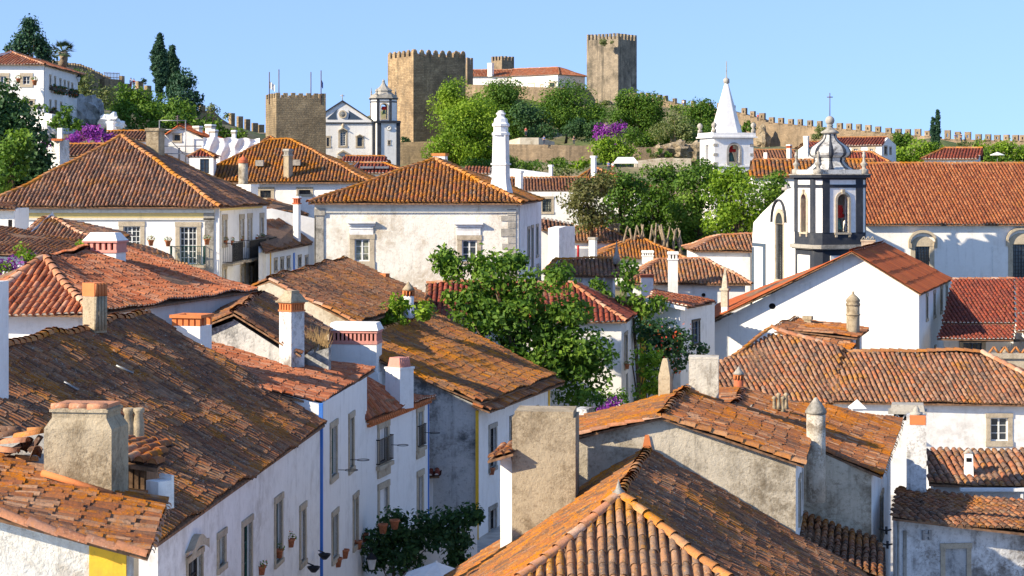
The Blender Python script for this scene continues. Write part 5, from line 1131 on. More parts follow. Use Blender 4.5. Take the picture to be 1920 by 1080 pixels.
# facade of that church (left of the tower)
h = house('white church front with curved gable, gothic grated window and stone cross, behind bell tower', P(1440, 560, 136), 'church', 'church')
fa, fb = P(1410, 0, 143), P(1500, 0, 134.5)
f = wall(h, fa, fb, [(1411, 440), (1413, 417), (1430, 398), (1455, 374), (1478, 354), (1500, 352)], -14, M['white'], [(1455, 420, 1468.5, 524, 'grid', dict(sw=.22, nx=4, nz=22, lt=.1))], thick=.5)
m = MB(); (u0, z), (u1, _) = f.hit(1455, 420), f.hit(1468.5, 420); cc = (u0+u1)/2; r = (u1-u0)/2; n = 13
for ro, ri, w_, dz in ((r+.24, r, -.06, 0), (r+.66, r+.60, -.18, .12)):
    o_ = [(cc-ro*math.cos(math.pi*j/12), z+dz+ro*1.25*math.sin(math.pi*j/12)) for j in range(n)]; i_ = [(cc-ri*math.cos(math.pi*j/12), z+dz+ri*1.25*math.sin(math.pi*j/12)) for j in range(n)]
    mm = MB(); mm.add([f.L(*(u, w_, zz)) for u, zz in i_]+[f.L(u, w_, zz) for u, zz in o_]+[f.L(u, .1, zz) for u, zz in i_]+[f.L(u, .0, zz) for u, zz in o_], [(j, j+1, n+j+1, n+j) for j in range(n-1)]+[(2*n+j, 2*n+j+1, j+1, j) for j in range(n-1)]+[(n+j, n+j+1, 3*n+j+1, 3*n+j) for j in range(n-1)]); mm.build('arch_moulding', M['stone'] if w_ > -.1 else M['slate'], h)
m = MB(); o_ = [(cc-r*math.cos(math.pi*j/12), z+r*1.25*math.sin(math.pi*j/12)) for j in range(n)]; m.add([f.L(u, -.012, zz) for u, zz in o_], [tuple(range(n-1, -1, -1))]); m.build('fanlight', M['glass'], h)
p = f.L(f.hit(1467, 380)[0], .3, zof(384, 137)); m = MB(); m.lathe(p, [(.35, -.6), (.3, 0), (.15, .15), (.1, .4)], 8); m.tube([(p[0], p[1], p[2]+.3), (p[0], p[1], zof(346, 137))], .13, 6); zz = zof(354, 137); m.tube([(p[0]-.32, p[1], zz), (p[0]+.32, p[1], zz)], .12, 6); m.build('cross', M['stone_gray'], h)
m = MB()
for x0, x1, y0, y1 in ((1411, 1414, 463, 560), (1431, 1436, 463, 560), (1411, 1436, 455, 463)):
    (u0, z1), (u1, z0) = f.hit(x0, y0), f.hit(x1, y1); f.box(m, u0, u1, -.04 if y0 > 460 else -.045, .0, z0, z1)
m.build('grey_panel_bands', M['slate_blue'], h)
pl = Plane([P(1500, 395, 139.5), P(1640, 400, 140), P(1640, 352, 146), P(1482, 354, 146)]); tiles(pl, M['t_church'], h, **FAR)
# bell tower with onion dome
def belltower():
    D = 130; k = D/F; Z = lambda y: zof(y, D); yaw = .30
    t = thing('bell_tower', 'black and white bell tower with striped onion dome, stone ball and iron cross', 'bell tower', P(1556, 560, D)); cs, sn = math.cos(yaw), math.sin(yaw)
    w_ = 3.75; r = w_/2; ch = .42; c0 = P(1556, 0, D+r*.9); c = c0[:2]
    def ring(rr, cc_): return [(c[0]+a*cs-b*sn, c[1]+a*sn+b*cs) for a, b in [(-rr+cc_, -rr), (rr-cc_, -rr), (rr, -rr+cc_), (rr, rr-cc_), (rr-cc_, rr), (-rr+cc_, rr), (-rr, rr-cc_), (-rr, -rr+cc_)]]
    W8 = ring(r, ch); z0, z1 = Z(449), Z(330)
    MB().prism(ring(r-.02, ch), -14, Z(468)).build('base', M['slate'], t)
    m = MB().prism(ring(r+.28, ch+.05), Z(466), Z(459)).prism(ring(r+.16, ch), Z(468), Z(466)); m.build('base_cornice', M['stone_gray'], t)
    MB().prism(ring(r+.02, ch), Z(459), Z(436)).build('plinth', M['slate'], t)
    MB().prism(ring(r-.5, ch), Z(345), Z(343)).build('belfry_ceiling', M['white'], t)
    zb, zt = Z(436), Z(337)
    for i in range(8):
        a, b = np.array(W8[i]), np.array(W8[(i+1) % 8]); L = np.linalg.norm(b-a); fr = Fr(a, b); n_ = np.array(c)-(a+b)/2; fr.n = np.array([-fr.e[1], fr.e[0]]); fr.n = fr.n if fr.n@n_ > 0 else -fr.n
        if i % 2 == 0:
            ow = .78; cc = L/2; rr = ow/2; a0, a1 = Z(436), Z(364); spr = a1-rr; m = MB()
            fr.box(m, 0, cc-rr, 0, .45, zb, zt); fr.box(m, cc+rr, L, 0, .45, zb, zt); fr.box(m, cc-rr, cc+rr, 0, .45, a1, zt)
            for s_ in (-1, 1):
                p = [fr.L(cc+s_*rr, .003, a1)]+[fr.L(cc+s_*rr*math.cos(math.pi/2*j/8), .003, spr+rr*math.sin(math.pi/2*j/8)) for j in range(9)]; m.add(p, [(0, 1+j, 2+j) if s_ > 0 else (0, 2+j, 1+j) for j in range(8)])
            wo = m.build('belfry_wall', M['white'], t); m = MB(); q = .17; n = 15
            pts = [(cc-rr, a0)]+[(cc-rr*math.cos(math.pi*j/12), spr+rr*math.sin(math.pi*j/12)) for j in range(13)]+[(cc+rr, a0)]; out = [(cc-rr-q, a0)]+[(cc-(rr+q)*math.cos(math.pi*j/12), spr+(rr+q)*math.sin(math.pi*j/12)) for j in range(13)]+[(cc+rr+q, a0)]
            m.add([fr.L(u, -.07, z) for u, z in pts]+[fr.L(u, -.07, z) for u, z in out]+[fr.L(u, .3, z) for u, z in pts]+[fr.L(u, .01, z) for u, z in out], [(j, j+1, n+j+1, n+j) for j in range(n-1)]+[(2*n+j, 2*n+j+1, j+1, j) for j in range(n-1)]+[(n+j, n+j+1, 3*n+j+1, 3*n+j) for j in range(n-1)])
            fr.box(m, cc-rr-q-.05, cc+rr+q+.05, -.1, .4, a0-.12, a0); fr.box(m, cc-.1, cc+.1, -.14, .0, a1+.02, a1+.32); fr.box(m, cc-rr-q, cc-rr-.02, -.09, .0, a0-.3, a0-.12); fr.box(m, cc+rr+.02, cc+rr+q, -.09, .0, a0-.3, a0-.12); m.build('arch_surround', M['stone'], wo)
            m = MB(); fr.box(m, -.01, .5, -.05, .0, zb, zt); m.build('black_pilaster', M['slate'], t); m = MB(); fr.box(m, L-.5, L+.01, -.05, .0, zb, zt); m.build('black_pilaster', M['slate'], t); m = MB(); fr.box(m, .55, L-.55, -.06, .0, Z(560), Z(479)); m.build('white_panel', M['white'], t)
            m = MB(); fr.box(m, cc-rr, cc+rr, .1, .42, zb, zb+.02); m.build('sill', M['stone'], wo)
            if i in (0, 6):
                p = fr.L(cc, .75, Z(419)); bl = MB().lathe(p, [(.40, -.42), (.36, -.34), (.27, -.1), (.2, .2), (.12, .33), (.01, .36)], 18).build('bell', M['bell'], t)
                m = MB(); fr.box(m, cc-.28, cc+.28, .6, .92, p[2]+.36, p[2]+1.2); fr.box(m, cc-.42, cc+.42, .65, .87, p[2]+.4, p[2]+.62); fr.box(m, cc-.36, cc+.36, .63, .89, p[2]+.72, p[2]+1.0); m.build('bell_yoke', M['red_paint'], t)
        else:
            m = MB(); fr.box(m, -.0, L, .0, .4, zb, zt); m.build('belfry_corner', M['white'], t)
            if i == 7: m = MB(); fr.box(m, -.02, .1, -.04, 0, zb, zt); m.build('black_strip', M['slate'], t)
    P8 = lambda a, b, rr, cc_: MB().prism(ring(rr, cc_), a, b)
    P8(Z(352), Z(346), r+.045, ch).prism(ring(r+.05, ch), Z(337), Z(331)).prism(ring(r+.28, ch+.05), Z(333), Z(328)).build('black_entablature', M['slate'], t)
    P8(Z(328), Z(326), r+.32, ch+.05).build('tile_ledge', M['stone_gray'], t)
    P8(Z(326), Z(318), r-.06, ch).build('parapet', M['dome'], t)
    # onion dome in alternating white panels and dark ribs
    prof = [(1.66, 319), (1.3, 312), (1.08, 306), (.98, 301), (1.02, 300), (1.04, 296.5), (.98, 295.5), (1.15, 294), (1.32, 290.5), (1.38, 286), (1.33, 280), (1.17, 274), (.92, 269), (.66, 264), (.49, 259), (.42, 253), (.40, 249)]
    ph = math.pi/8+yaw
    MB().lathe((c[0], c[1], 0), [(a, Z(y)) for a, y in prof], 8, ph, False).build('onion_dome', M['dome'], t)
    m = MB()
    for kx in range(8):
        t_ = ph+2*math.pi*kx/8; d = np.array([math.cos(t_), math.sin(t_)]); n_ = np.array([-d[1], d[0]])
        vs = []
        for a, y in prof:
            w2 = .05+a*.11
            for s_ in (-1, 0, 1): q = np.array(c)+d*(a+.03-(.08+a*.03)*abs(s_)*1.0)+n_*w2*s_; vs.append((q[0], q[1], Z(y)))
        m.add(vs, [(3*i+j, 3*i+j+1, 3*i+4+j, 3*i+3+j) for i in range(len(prof)-1) for j in (0, 1)])
    m.build('dark_ribs', M['slate'], t)
    MB().lathe((c[0], c[1], 0), [(.42, Z(250)), (.58, Z(249)), (.62, Z(246.5)), (.42, Z(243)), (.26, Z(240)), (.18, Z(236)), (.24, Z(234.5)), (.18, Z(232))], 12).build('dome_collar', M['stone_gray'], t)
    r_ = .31; zc = Z(233)+r_*.95; MB().lathe((c[0], c[1], zc), [(r_*math.sin(math.pi*i/12)+.002, -r_*math.cos(math.pi*i/12)) for i in range(13)], 18).build('stone_ball', M['stone_gray'], t)
    m = MB(); m.tube([(c[0], c[1], zc+.28), (c[0], c[1], Z(172))], .03, 6); m.tube([(c[0]-.19, c[1], Z(180)), (c[0]+.19, c[1], Z(180))], .035, 6); m.build('iron_cross', M['lead'], t)
    for i in (0, 1, 2, 4, 5, 7):
        a = np.array(W8[i]); a = np.array(c)+(a-c)*.98
        if i in (1, 5): a = (np.array(W8[i])+np.array(W8[(i+1) % 8]))/2
        if i in (0,): a = (np.array(W8[0])+np.array(W8[7]))/2
        if i in (2, 4, 7) and i != 4: continue
        MB().lathe((a[0], a[1], Z(327)), [(.30, 0), (.30, .34), (.15, .38), (.12, .5), (.24, .68), (.22, .74), (.1, .84), (.08, 1.1), (.13, 1.2), (.13, 1.3), (.08, 1.38), (.11, 1.46), (.01, 1.56)], 10).build('pinnacle', M['stone_gray'], t)
    a = (np.array(W8[3])+np.array(W8[4]))/2
belltower()

# gabled white building with clean orange roof
SAG[0] = .02
h = house('big white gabled building with clean orange roof and round hole in its wall', P(1560, 700, 110), 'house', 'gabled_building')
C_, r_ = P(1723, 0, 108), None; eF, eB = P(1727, 551, 107.6), P(1787, 522.5, 124.5); rF, rB = P(1597, 470.5, 108.8), P(1658, 455, 124.6); lF, lB = P(1312, 610, 111.2), P(1345, 570, 124.8)
p1, p2 = Plane([eF, eB, rB, rF]), Plane([lF, lB, rB, rF])
tiles(p1, M['t_new'], h, pitch=.25, tl=1.1, rise=.035, jit=.3); tiles(p2, M['t_new'], h, pitch=.25, tl=1.1, rise=.035, jit=.3); ridge(rF, rB, M['r_clay'], h)
c0, c1 = P(1723, 0, 108.3), P(1325, 0, 111.9); rb = P(1781, 0, 124.2)
f = wall(h, c1, c0, [(1325, 612), (1350, 600), (1597, 475), (1723, 550)], -16, M['white'], [], thick=.3)
m = MB(); u, z = f.hit(1448, 574); N = 16; m.add([f.L(u+.19*math.cos(2*math.pi*i/N), -.012, z+.17*math.sin(2*math.pi*i/N)) for i in range(N)], [tuple(range(N-1, -1, -1))]); m.build('round_vent', M['black'], h)
wall(h, c0, rb, [(1723, 551), (1781, 524)], -16, M['white'], [(a, b, a+2.6, b+41, 'dark', dict(sw=.18, nz=2)) for a, b in ((1736.5, 556), (1750.5, 550), (1763.5, 542), (1773.5, 536))]+[(1752, 650, 1754, 662, 'dark', dict(sw=.1))])
m = MB(); m.prism([tuple(x[:2]) for x in (P(1330, 0, 112.6), P(1716, 0, 109.2), P(1772, 0, 124), P(1350, 0, 124))], -16, zof(612, 112)); m.build('inner_wall', M['white'], h)
h = house('square pale chimney with zigzag tile crest above the orange ridge', P(1628, 470, 118), 'chimney', 'chimney_stack'); fr, w_, d_ = boxfr(1616, 1640, 1643, 120, .2); m = MB(); fr.box(m, 0, w_, 0, .8, zof(480, 120), zof(453, 120)); fr.box(m, -.05, w_+.05, -.05, .85, zof(453, 120), zof(450, 120)); ch = m.build('chimney', M['stone'], h); m = MB()
for i in range(3):
    for dd in (.1, .6): u = w_*(i+.5)/3; m.tube([fr.L(u-.13, dd, zof(450, 120)), fr.L(u, dd, zof(444, 120))], .035, 4); m.tube([fr.L(u+.13, dd, zof(450, 120)), fr.L(u, dd, zof(444, 120))], .035, 4)
m.build('tile_crest', M['stone_gray'], ch)
# red verandah roofs on the right
h = house('red tiled verandah house in two tiers beside the gabled building', P(1840, 660, 118), 'house', 'verandah_house')
p = Plane([P(1766, 605, 112.5), P(1903, 606, 112.5), P(1902, 523, 120), P(1786, 524, 120)]); tiles(p, M['t_red'], h, pitch=.235); ridge(P(1786, 524, 120), P(1902, 523, 120), M['r_clay'], h)
p = Plane([P(1757, 635, 109), P(1900, 636, 109), P(1903, 610, 112), P(1768, 609, 112)]); tiles(p, M['t_red'], h, pitch=.235)
p = Plane([P(1906, 588, 113), P(2040, 590, 113), P(2040, 520, 120), P(1904, 522, 120)]); tiles(p, M['t_red'], h, pitch=.235); p = Plane([P(1906, 620, 110), P(2040, 622, 110), P(2040, 590, 113), P(1906, 590, 113)]); tiles(p, M['t_red'], h, pitch=.235)
f = wall(h, P(1770, 0, 113.2), P(1915, 0, 113.2), [(1770, 607), (1915, 607)], -14, M['white'], [(1806, 643, 1841, 668, 'blue', dict(sw=.22, nx=4, nz=2)), (1766.5, 640, 1769.5, 670, 'dark', dict(sw=0))] if False else [(1806, 643, 1841, 668, 'blue', dict(sw=.22, nx=4, nz=2))])
m = MB(); f.box(m, .0, f.len, -3.9, -3.7, zof(640, 109)-.05, zof(637, 109)); m.build('verandah_beam', M['wood_dark'], h); m = MB(); u, _ = f.hit(1898, 600); f.box(m, u, u+.3, -4, 0, -14, zof(608, 112)); m.build('end_wall', M['white'], h)
m = MB(); m.lathe(P(1884, 668, 109.5)-V3(0, 0, 1), [(.12, 0), (.12, 1.2), (.2, 1.3), (.2, 1.5)], 8); m.build('column', M['stone'], h)
h = house('stone parapet with a zigzag clay tile crest at the right edge', P(1890, 690, 99), 'wall', 'parapet_wall'); f = Fr(P(1856, 0, 99), P(1990, 0, 99)); m = MB(); f.box(m, 0, f.len, 0, .5, -16, zof(672, 99)); f.box(m, -.1, f.len, -.12, .6, zof(672, 99), zof(663, 99)); m.build('wall', M['stone'], h); m = MB()
for i in range(7): u = .25+i*.55; m.tube([f.L(u-.25, .2, zof(663, 99)), f.L(u, .2, zof(651, 99))], .06, 5); m.tube([f.L(u+.25, .2, zof(663, 99)), f.L(u, .2, zof(651, 99))], .06, 5)
m.build('tile_crest', M['r_orange'], h)

# cluster of small houses in the middle right
SAG[0] = .05
TK = dict(pitch=.25, na=3, lip=False)
A, B = P(1178, 532, 130), P(1410, 532, 130); h, q = hiphouse('white house with mottled hipped roof, a tall white chimney and a round vent', A, B, 8.5, (1236, 1322), 486, 't_mix', 'white', -14, tk=TK, rm='r_clay', ins=.4)
chimney(h, 1253, 1271, 1271.5, 129, 472, 531, 'white', 'vents', th=.05, d=.6); chimney(h, 1202, 1225, 1225.5, 126, 515, 556, 'white', 'slab', th=.05, d=.7, capm='brick_red')
m = MB(); p = P(1319, 553, 129.9+.45); N = 14; m.add([(p[0]+.13*math.cos(2*math.pi*i/N), p[1]-.05, p[2]+.13*math.sin(2*math.pi*i/N)) for i in range(N)], [tuple(range(N-1, -1, -1))]); m.build('round_vent', M['black'], h)
A, B = P(1112, 485, 150), P(1285, 483, 150); h, q = hiphouse('white house with pointed mottled hip roof in front of the bare trunks', A, B, 9, (1193, 1199), 444, 't_palace', 'white', -12, tk=TK, ins=.4); chimney(h, 1204, 1225, 1225.5, 148, 470, 506, 'white', 'vents', th=.05, d=.7)
A, B = P(1068, 454, 158), P(1188, 453, 158); h, q = hiphouse('low white house with brown roof under the dark trees, left', A, B, 7, (1080, 1128), 425, 't_mix', 'white', -11, tk=FAR, ins=.3); chimney(h, 1143, 1160, 1162, 160, 419, 438, 'stack', 'slab')
A, B = P(1022, 518, 120), P(1163, 517, 120); h, q = hiphouse('small chapel like house with mottled roof and stone finial', A, B, 5, (1042, 1160), 486, 't_mix', 'white_worn', -13, tk=TK, gr=True, ins=.3)
p = P(1156, 486, 121.5); MB().lathe(p, [(.22, -.3), (.22, .1), (.13, .3), (.08, .5), (.035, 1.0), (.01, 1.1)], 10).build('finial', M['stone_gray'], h); m = MB()
fq = Fr(A+V3(.3, .28, 0), B+V3(-.3, .28, 0))
for x in (1042, 1060, 1086, 1106, 1130): u, z = fq.hit(x, 524); fq.box(m, u, u+.16, -.3, .0, z-.15, z+.1)
m.build('corbels', M['stone_gray'], h); m = MB(); u, z = fq.hit(1127, 522); fq.box(m, u, u+.7, -.05, 0, -13, z+.08); m.build('corner_pilaster', M['stone_gray'], h)
A, B = P(1298, 471, 143), P(1413, 470, 143); h, q = hiphouse('white house with small red brown hipped roof left of the church front', A, B, 8, (1352, 1420), 440, 't_mix', 'white', -12, tk=FAR, rm='r_clay', ins=.3, gr=True)
h = house('small white house with single pitch terracotta roof beside the gabled building', P(1270, 640, 105)); p = Plane([P(1287, 577, 103), P(1341, 578, 106), P(1338, 560, 110), P(1227, 545, 110.5), P(1211, 558, 106)])
pl = Plane([P(1211, 561, 104), P(1290, 577, 103), P(1343, 563, 109), P(1227, 544, 110.5)]); tiles(pl, M['t_terra'], h, pitch=.235); 
wall(h, P(1212, 0, 104.4), P(1276, 0, 103.4), [(1212, 566), (1276, 580)], -16, M['white'], thick=.3); wall(h, P(1276, 0, 103.4), P(1340, 0, 108.5), [(1276, 580), (1340, 567)], -16, M['white'], [(1298, 602, 1311, 644, 'blue', dict(sw=.1, nz=3, sm='wood_dark'))], thick=.3)
m = MB(); f = Fr(P(1209, 0, 103.9), P(1285, 0, 102.9)); m.add([f.L(u, w_, z) for w_ in (-.05, .3) for u, z in (f.hit(1209, 566), f.hit(1285, 582), f.hit(1285, 577), f.hit(1209, 559))], [(0, 1, 2, 3), (7, 6, 5, 4), (3, 2, 6, 7), (0, 4, 5, 1), (1, 5, 6, 2), (0, 3, 7, 4)]); m.build('white_verge', M['white'], h)
h = house('weathered obelisk chimney with pale blue foot between roofs', P(1359, 600, 112), 'chimney', 'chimney_stack'); fr, w_, d_ = boxfr(1352, 1364, 1368, 112, .4); m = MB(); fr.box(m, 0, w_, 0, d_, zof(575, 112), zof(545, 112)); ch = m.build('chimney', M['gray'], h); m = MB(); fr.box(m, .02, w_-.02, .02, d_-.02, zof(625, 112), zof(575, 112)); m.build('painted_foot', M['white_worn'], ch); m = MB(); fr.box(m, -.06, w_+.06, -.06, d_+.06, zof(545, 112), zof(541, 112)); fr.box(m, .03, w_-.03, .03, d_-.03, zof(541, 112), zof(522, 112), .05, .05); fr.box(m, .08, w_-.08, .08, d_-.08, zof(522, 112), zof(501, 112), .09, .09); m.build('cap', M['gray'], ch)
# white blocks left of them
h = house('white walls and brown lean roof at the corner of the centre house', P(1040, 480, 135)); pl = Plane([P(1012, 430, 130), P(1052, 432, 130), P(1075, 421, 137), P(1015, 409, 137)]); tiles(pl, M['t_mix'], h, **FAR)
m = MB(); m.prism([tuple(P(x, 0, d)[:2]) for x, d in ((1014, 130.5), (1050, 130.5), (1072, 137), (1014, 137))], -13, zof(431, 131)); m.build('wall', M['white'], h)
wall(h, P(1048, 0, 129), P(1078, 0, 131), [(1048, 428), (1062, 424), (1078, 424)], -13, M['white_worn'], thick=.8, name='white_pier')
h = house('blue tinted white chimney left of the pointed mottled roof', P(1112, 485, 146), 'chimney', 'chimney_stack'); chimney(h, 1104, 1115, 1120, 146, 445, 486, 'white_worn', 'slab', capm='stone_gray')
h = house('low white yard wall with red post in front of the brown roof', P(1090, 470, 148), 'wall', 'yard_wall'); wall(h, P(1076, 0, 146), P(1108, 0, 148), [(1076, 466), (1108, 466)], -12, M['white'], thick=.4); m = MB(); m.tube([P(1084, 488, 145), P(1084, 460, 145)], .09, 6); m.build('red_post', M['red_paint'], h)
A, B = P(1160, 585, 116), P(1230, 582, 116); hiphouse('small shaded brown roof under the leafy tree, left of the terracotta roof', A, B, 6, (1160, 1222), 560, 't_mix', 'white', -14, tk=TK, gl=True, ins=.3)
m = None
h = house('yellow painted wall end beside the small shaded roof', P(1208, 620, 112), 'wall', 'painted_wall'); wall(h, P(1200, 0, 113), P(1216, 0, 113), [(1200, 570), (1216, 570)], -16, M['yellow'], thick=.5)

# long mottled roof on the right
SAG[0] = .06
A, B = P(1345, 745, 86), P(2000, 756, 87.5); r2, r3 = P(1582, 659, 93), P(1842, 661, 93); pk = P(1446, 616, 94.5)
h = house('long low white house with mottled barrel tile roof and hipped ends, right', P(1650, 850, 90), 'house', 'long_house')
e1, e2, e3 = P(1340, 748, 87), P(1562, 753, 87.6), P(2030, 757, 88)
tiles(Plane([e1, e2, r2, pk, P(1345, 690, 91.5)]), M['t_mix'], h); tiles(Plane([e2, e3, P(1925, 713, 91), r3, r2]), M['t_mix'], h)
ridge(pk, r2, M['r_clay'], h, .15); ridge(r2, r3, M['r_orange'], h, .15); ridge(r3, P(2000, 748, 89), M['r_clay'], h, .15); ridge(P(1345, 690, 91.5), pk, M['r_orange'], h, .12)
tiles(Plane([P(2030, 750, 101), P(2030, 757, 89), r3]), M['t_dark'], h, **TK); bk = Plane([P(1400, 700, 102)+V3(0, 0, -.5), P(1900, 700, 102)+V3(0, 0, -.5), r3, r2])
tiles(bk, M['t_mix'], h, **TK)
f = wall(h, P(1350, 0, 87.6), P(2020, 0, 88.4), [(1350, 744), (1560, 752), (2020, 757)], -15, M['white_worn'], [(1857, 783, 1890, 827, 'case', dict(sw=.2, nz=3, lt=1., sd=1.2))], thick=.4)
m = MB(); m.prism([tuple(P(x, 0, d)[:2]) for x, d in ((1352, 88.2), (1980, 89), (1980, 98), (1400, 98))], -15, zof(752, 88)); m.build('inner_wall', M['white'], h)
m = MB(); fv = Fr(P(1600, 0, 86.5), P(1620, 0, 86.5)); z = zof(766, 86.5); fv.box(m, 0, .42, 0, .5, z-.6, z); m.add([fv.L(-.15, -.1, z), fv.L(.57, -.1, z), fv.L(.57, .6, z), fv.L(-.15, .6, z), fv.L(.21, .25, z+.38)], [(0, 1, 4), (1, 2, 4), (2, 3, 4), (3, 0, 4), (3, 2, 1, 0)]); m.build('vent_cowl', M['white_worn'], h)
m = MB(); u, _ = f.hit(1560, 760)
# small lichen roofs with the round chimney
h = house('small lichen covered lean-to roofs carrying a domed round chimney', P(1560, 660, 97), 'house', 'lichen_house')
p1 = Plane([P(1607, 633, 96), P(1630, 619, 101), P(1492, 598, 102.5), P(1452, 615, 97)]); tiles(p1, M['t_orange'], h); ridge(P(1446, 618, 96.5), P(1494, 597, 102.5), M['r_orange'], h)
p2 = Plane([P(1586, 662, 94.5), P(1607, 646, 96), P(1540, 634, 97), P(1452, 618, 95.5)]); tiles(p2, M['t_orange'], h)
m = MB(); m.prism([tuple(P(x, 0, d)[:2]) for x, d in ((1470, 97.4), (1600, 97), (1616, 101), (1500, 102))], -14, zof(631, 97)-.0); m.build('wall', M['white_worn'], h)
roundchimney(h, 1599.5, 98.5, 546, 573, 624, 12.5, 'stack', 'stack', 'dome'); m = MB(); p = P(1599.5, 590, 98.5); m.lathe(p, [(.36, -.03), (.38, 0), (.36, .03)], 16); m.build('chimney_band', M['stack'], h)
chimney(h, 1508, 1520, 1523, 101, 593, 606, 'stack', 'slab')
# tile roof and chimney, far right lower
h = house('low mottled roof with white gutter and small white chimney, right edge', P(1830, 950, 66)); pl = Plane([P(1742, 910, 64), P(2010, 914, 64), P(2010, 845, 67.2), P(1738, 840, 67.2)]); tiles(pl, M['t_mix'], h); m = MB(); f = Fr(P(1800, 0, 63.7), P(2000, 0, 63.7)); f.box(m, 0, f.len, -.08, .08, zof(921, 63.7), zof(915, 63.7)); u, _ = f.hit(1914, 900); f.box(m, u, u+.08, .0, .09, zof(1000, 64), zof(921, 64)); m.build('gutter', M['wood_white'], h)
wall(h, P(1750, 0, 64.4), P(2000, 0, 64.4), [(1750, 913), (2000, 916)], -16, M['white'], thick=.4)
m = MB(); m.prism([tuple(P(x, 0, d)[:2]) for x, d in ((1752, 64.9), (1990, 64.9), (1990, 67), (1752, 67))], -16, zof(912, 64.8)); m.build('inner_wall', M['white'], h)
fr, w_, d_ = boxfr(1808, 1826, 1829, 64.8, .2); m = MB(); fr.box(m, 0, w_, 0, .4, zof(906, 64.8), zof(853, 64.8), .03, .02); ch = m.build('chimney', M['white'], h); m = MB(); fr.box(m, .08, w_-.08, -.006, .1, zof(866, 64.8), zof(859, 64.8)); m.build('flue', M['black'], ch); m = MB(); m.tube([fr.L(0.02, .2, zof(853, 64.8)), fr.L(w_/2, .2, zof(845, 64.8)), fr.L(w_-.02, .2, zof(853, 64.8))], .06, 6); m.build('cap', M['stone_gray'], ch)
h = house('dark lichen roof over a peeling wall with iron anchor and dark door, bottom right', P(1800, 1080, 59)); a, b, c, d = P(1673, 968, 57), P(2000, 1008, 57.5), P(2000, 955, 63), P(1683, 912, 63)
pl = Plane([a, b, c, d]); tiles(pl, M['t_dark'], h); body(h, [pl], M['gray_dark'], -16, .5)
f = wall(h, P(1680, 0, 57.5), P(1990, 0, 58), [(1680, 971), (1990, 1008)], -16, M['gray_white'], [(1772, 1028, 1812, 1110, 'door', dict(sw=.14, nx=1, nz=1, glass='wood_dark'))], thick=.3)
m = MB(); u, z = f.hit(1737, 1003); f.box(m, u-.14, u-.05, -.08, 0, z-.14, z+.14); f.box(m, u+.05, u+.14, -.08, 0, z-.14, z+.14); f.box(m, u-.05, u+.05, -.07, 0, z-.05, z+.05); m.build('wall_anchor', M['metal'], h)
m = MB(); u, _ = f.hit(1682, 1000); f.box(m, u, u+.05, -.06, 0, -16, zof(975, 57.5)); u, _ = f.hit(1693, 1000); f.box(m, u, u+.1, -.04, 0, -16, zof(995, 57.5)); m.build('drain_pipe', M['stone_gray'], h)
h = house('tall narrow flaking chimney stack with wide stone cap and rust stain', P(1722, 912, 62), 'chimney', 'chimney_stack'); fr, w_, d_ = boxfr(1701, 1737, 1744, 62, .2); m = MB(); fr.box(m, 0, w_, 0, .9, zof(925, 62), zof(781, 62)); ch = m.build('chimney', M['gray_white'], h); m = MB(); fr.box(m, .1, w_-.02, -.012, 0, zof(797, 62), zof(779, 62)); m.build('rust_plate', M['brick_orange'], ch); MB().lathe(fr.L(w_*.5, .2, zof(781, 62)), [(.2, 0), (.2, .1), (.1, .12), (.1, .2), (.04, .3)], 10).build('pot_cap', M['stone_gray'], ch)
h = house('wide stone hood chimney standing behind the flaking stack', P(1700, 780, 72), 'chimney', 'chimney_stack'); fr, w_, d_ = boxfr(1672, 1734, 1742, 72, .2); m = MB(); fr.box(m, .05, w_-.05, 0, .9, zof(860, 72), zof(790, 72)); ch = m.build('chimney', M['white_worn'], h); m = MB(); fr.box(m, -.08, w_+.08, -.12, 1., zof(777, 72), zof(772, 72)); fr.box(m, 0, w_, -.04, .95, zof(772, 72), zof(760, 72), .05, .05); m.build('stone_hood', M['stone_gray'], ch); m = MB()
for i in range(4): u = .12+i*w_/4.2; m.tube([fr.L(u, .1, zof(789, 72)), fr.L(u+.12, .1, zof(778, 72)), fr.L(u+.24, .1, zof(789, 72))], .035, 5)
m.build('tile_vents', M['white_worn'], ch); m = MB(); fr.box(m, .12, w_-.12, .12, .8, zof(789, 72), zof(777, 72)); m.build('flue', M['black'], ch)
# ------------------------------------------------------------------ near houses
SAG[0] = .07
NT_ = dict(pitch=.20, tl=.38)
# white house with terracotta hip roof, left
h = house('white house with pale red hipped barrel tile roof, left', P(250, 650, 70))
eF, eB, rF, rB = P(172, 585, 62), P(484, 541, 75.5), P(83, 487, 66.), P(233, 467, 76.3); eF[2] = eB[2] = -4.12
fl, fr_ = P(-70, 592, 62), P(170, 588, 61.7); fl[2] = fr_[2] = -4.15
tiles(Plane([fr_, eB, rB, rF]), M['t_terra'], h, **NT_); tiles(Plane([fl, fr_, rF]), M['t_terra'], h, pitch=.225, tl=.42); 
bL = P(-70, 560, 76); bL[2] = -4.12; tiles(Plane([bL, fl, rF, rB]), M['t_terra'], h, **NT_); bp = Plane([eB, bL, rB]); tiles(bp, M['t_terra'], h, **FAR)
ridge(rF, rB, M['r_clay'], h, .13); ridge(fr_, rF, M['r_clay'], h, .15); ridge(fl, rF, M['r_clay'], h, .15)
ca, cb = P(163, 0, 62.4), P(470, 0, 75.2)
wall(h, ca, cb, [(163, 590), (200, 583), (470, 543)], -15, M['white'], [(394, 614, 403, 640, 'case', dict(sw=.2, nz=2)), (444, 602, 452, 648, 'wood' if False else 'dark', dict(sw=.22, nz=2))], thick=.4)
wall(h, P(-60, 0, 62.6), ca, [(-60, 595), (163, 592)], -15, M['white_worn'], thick=.4)
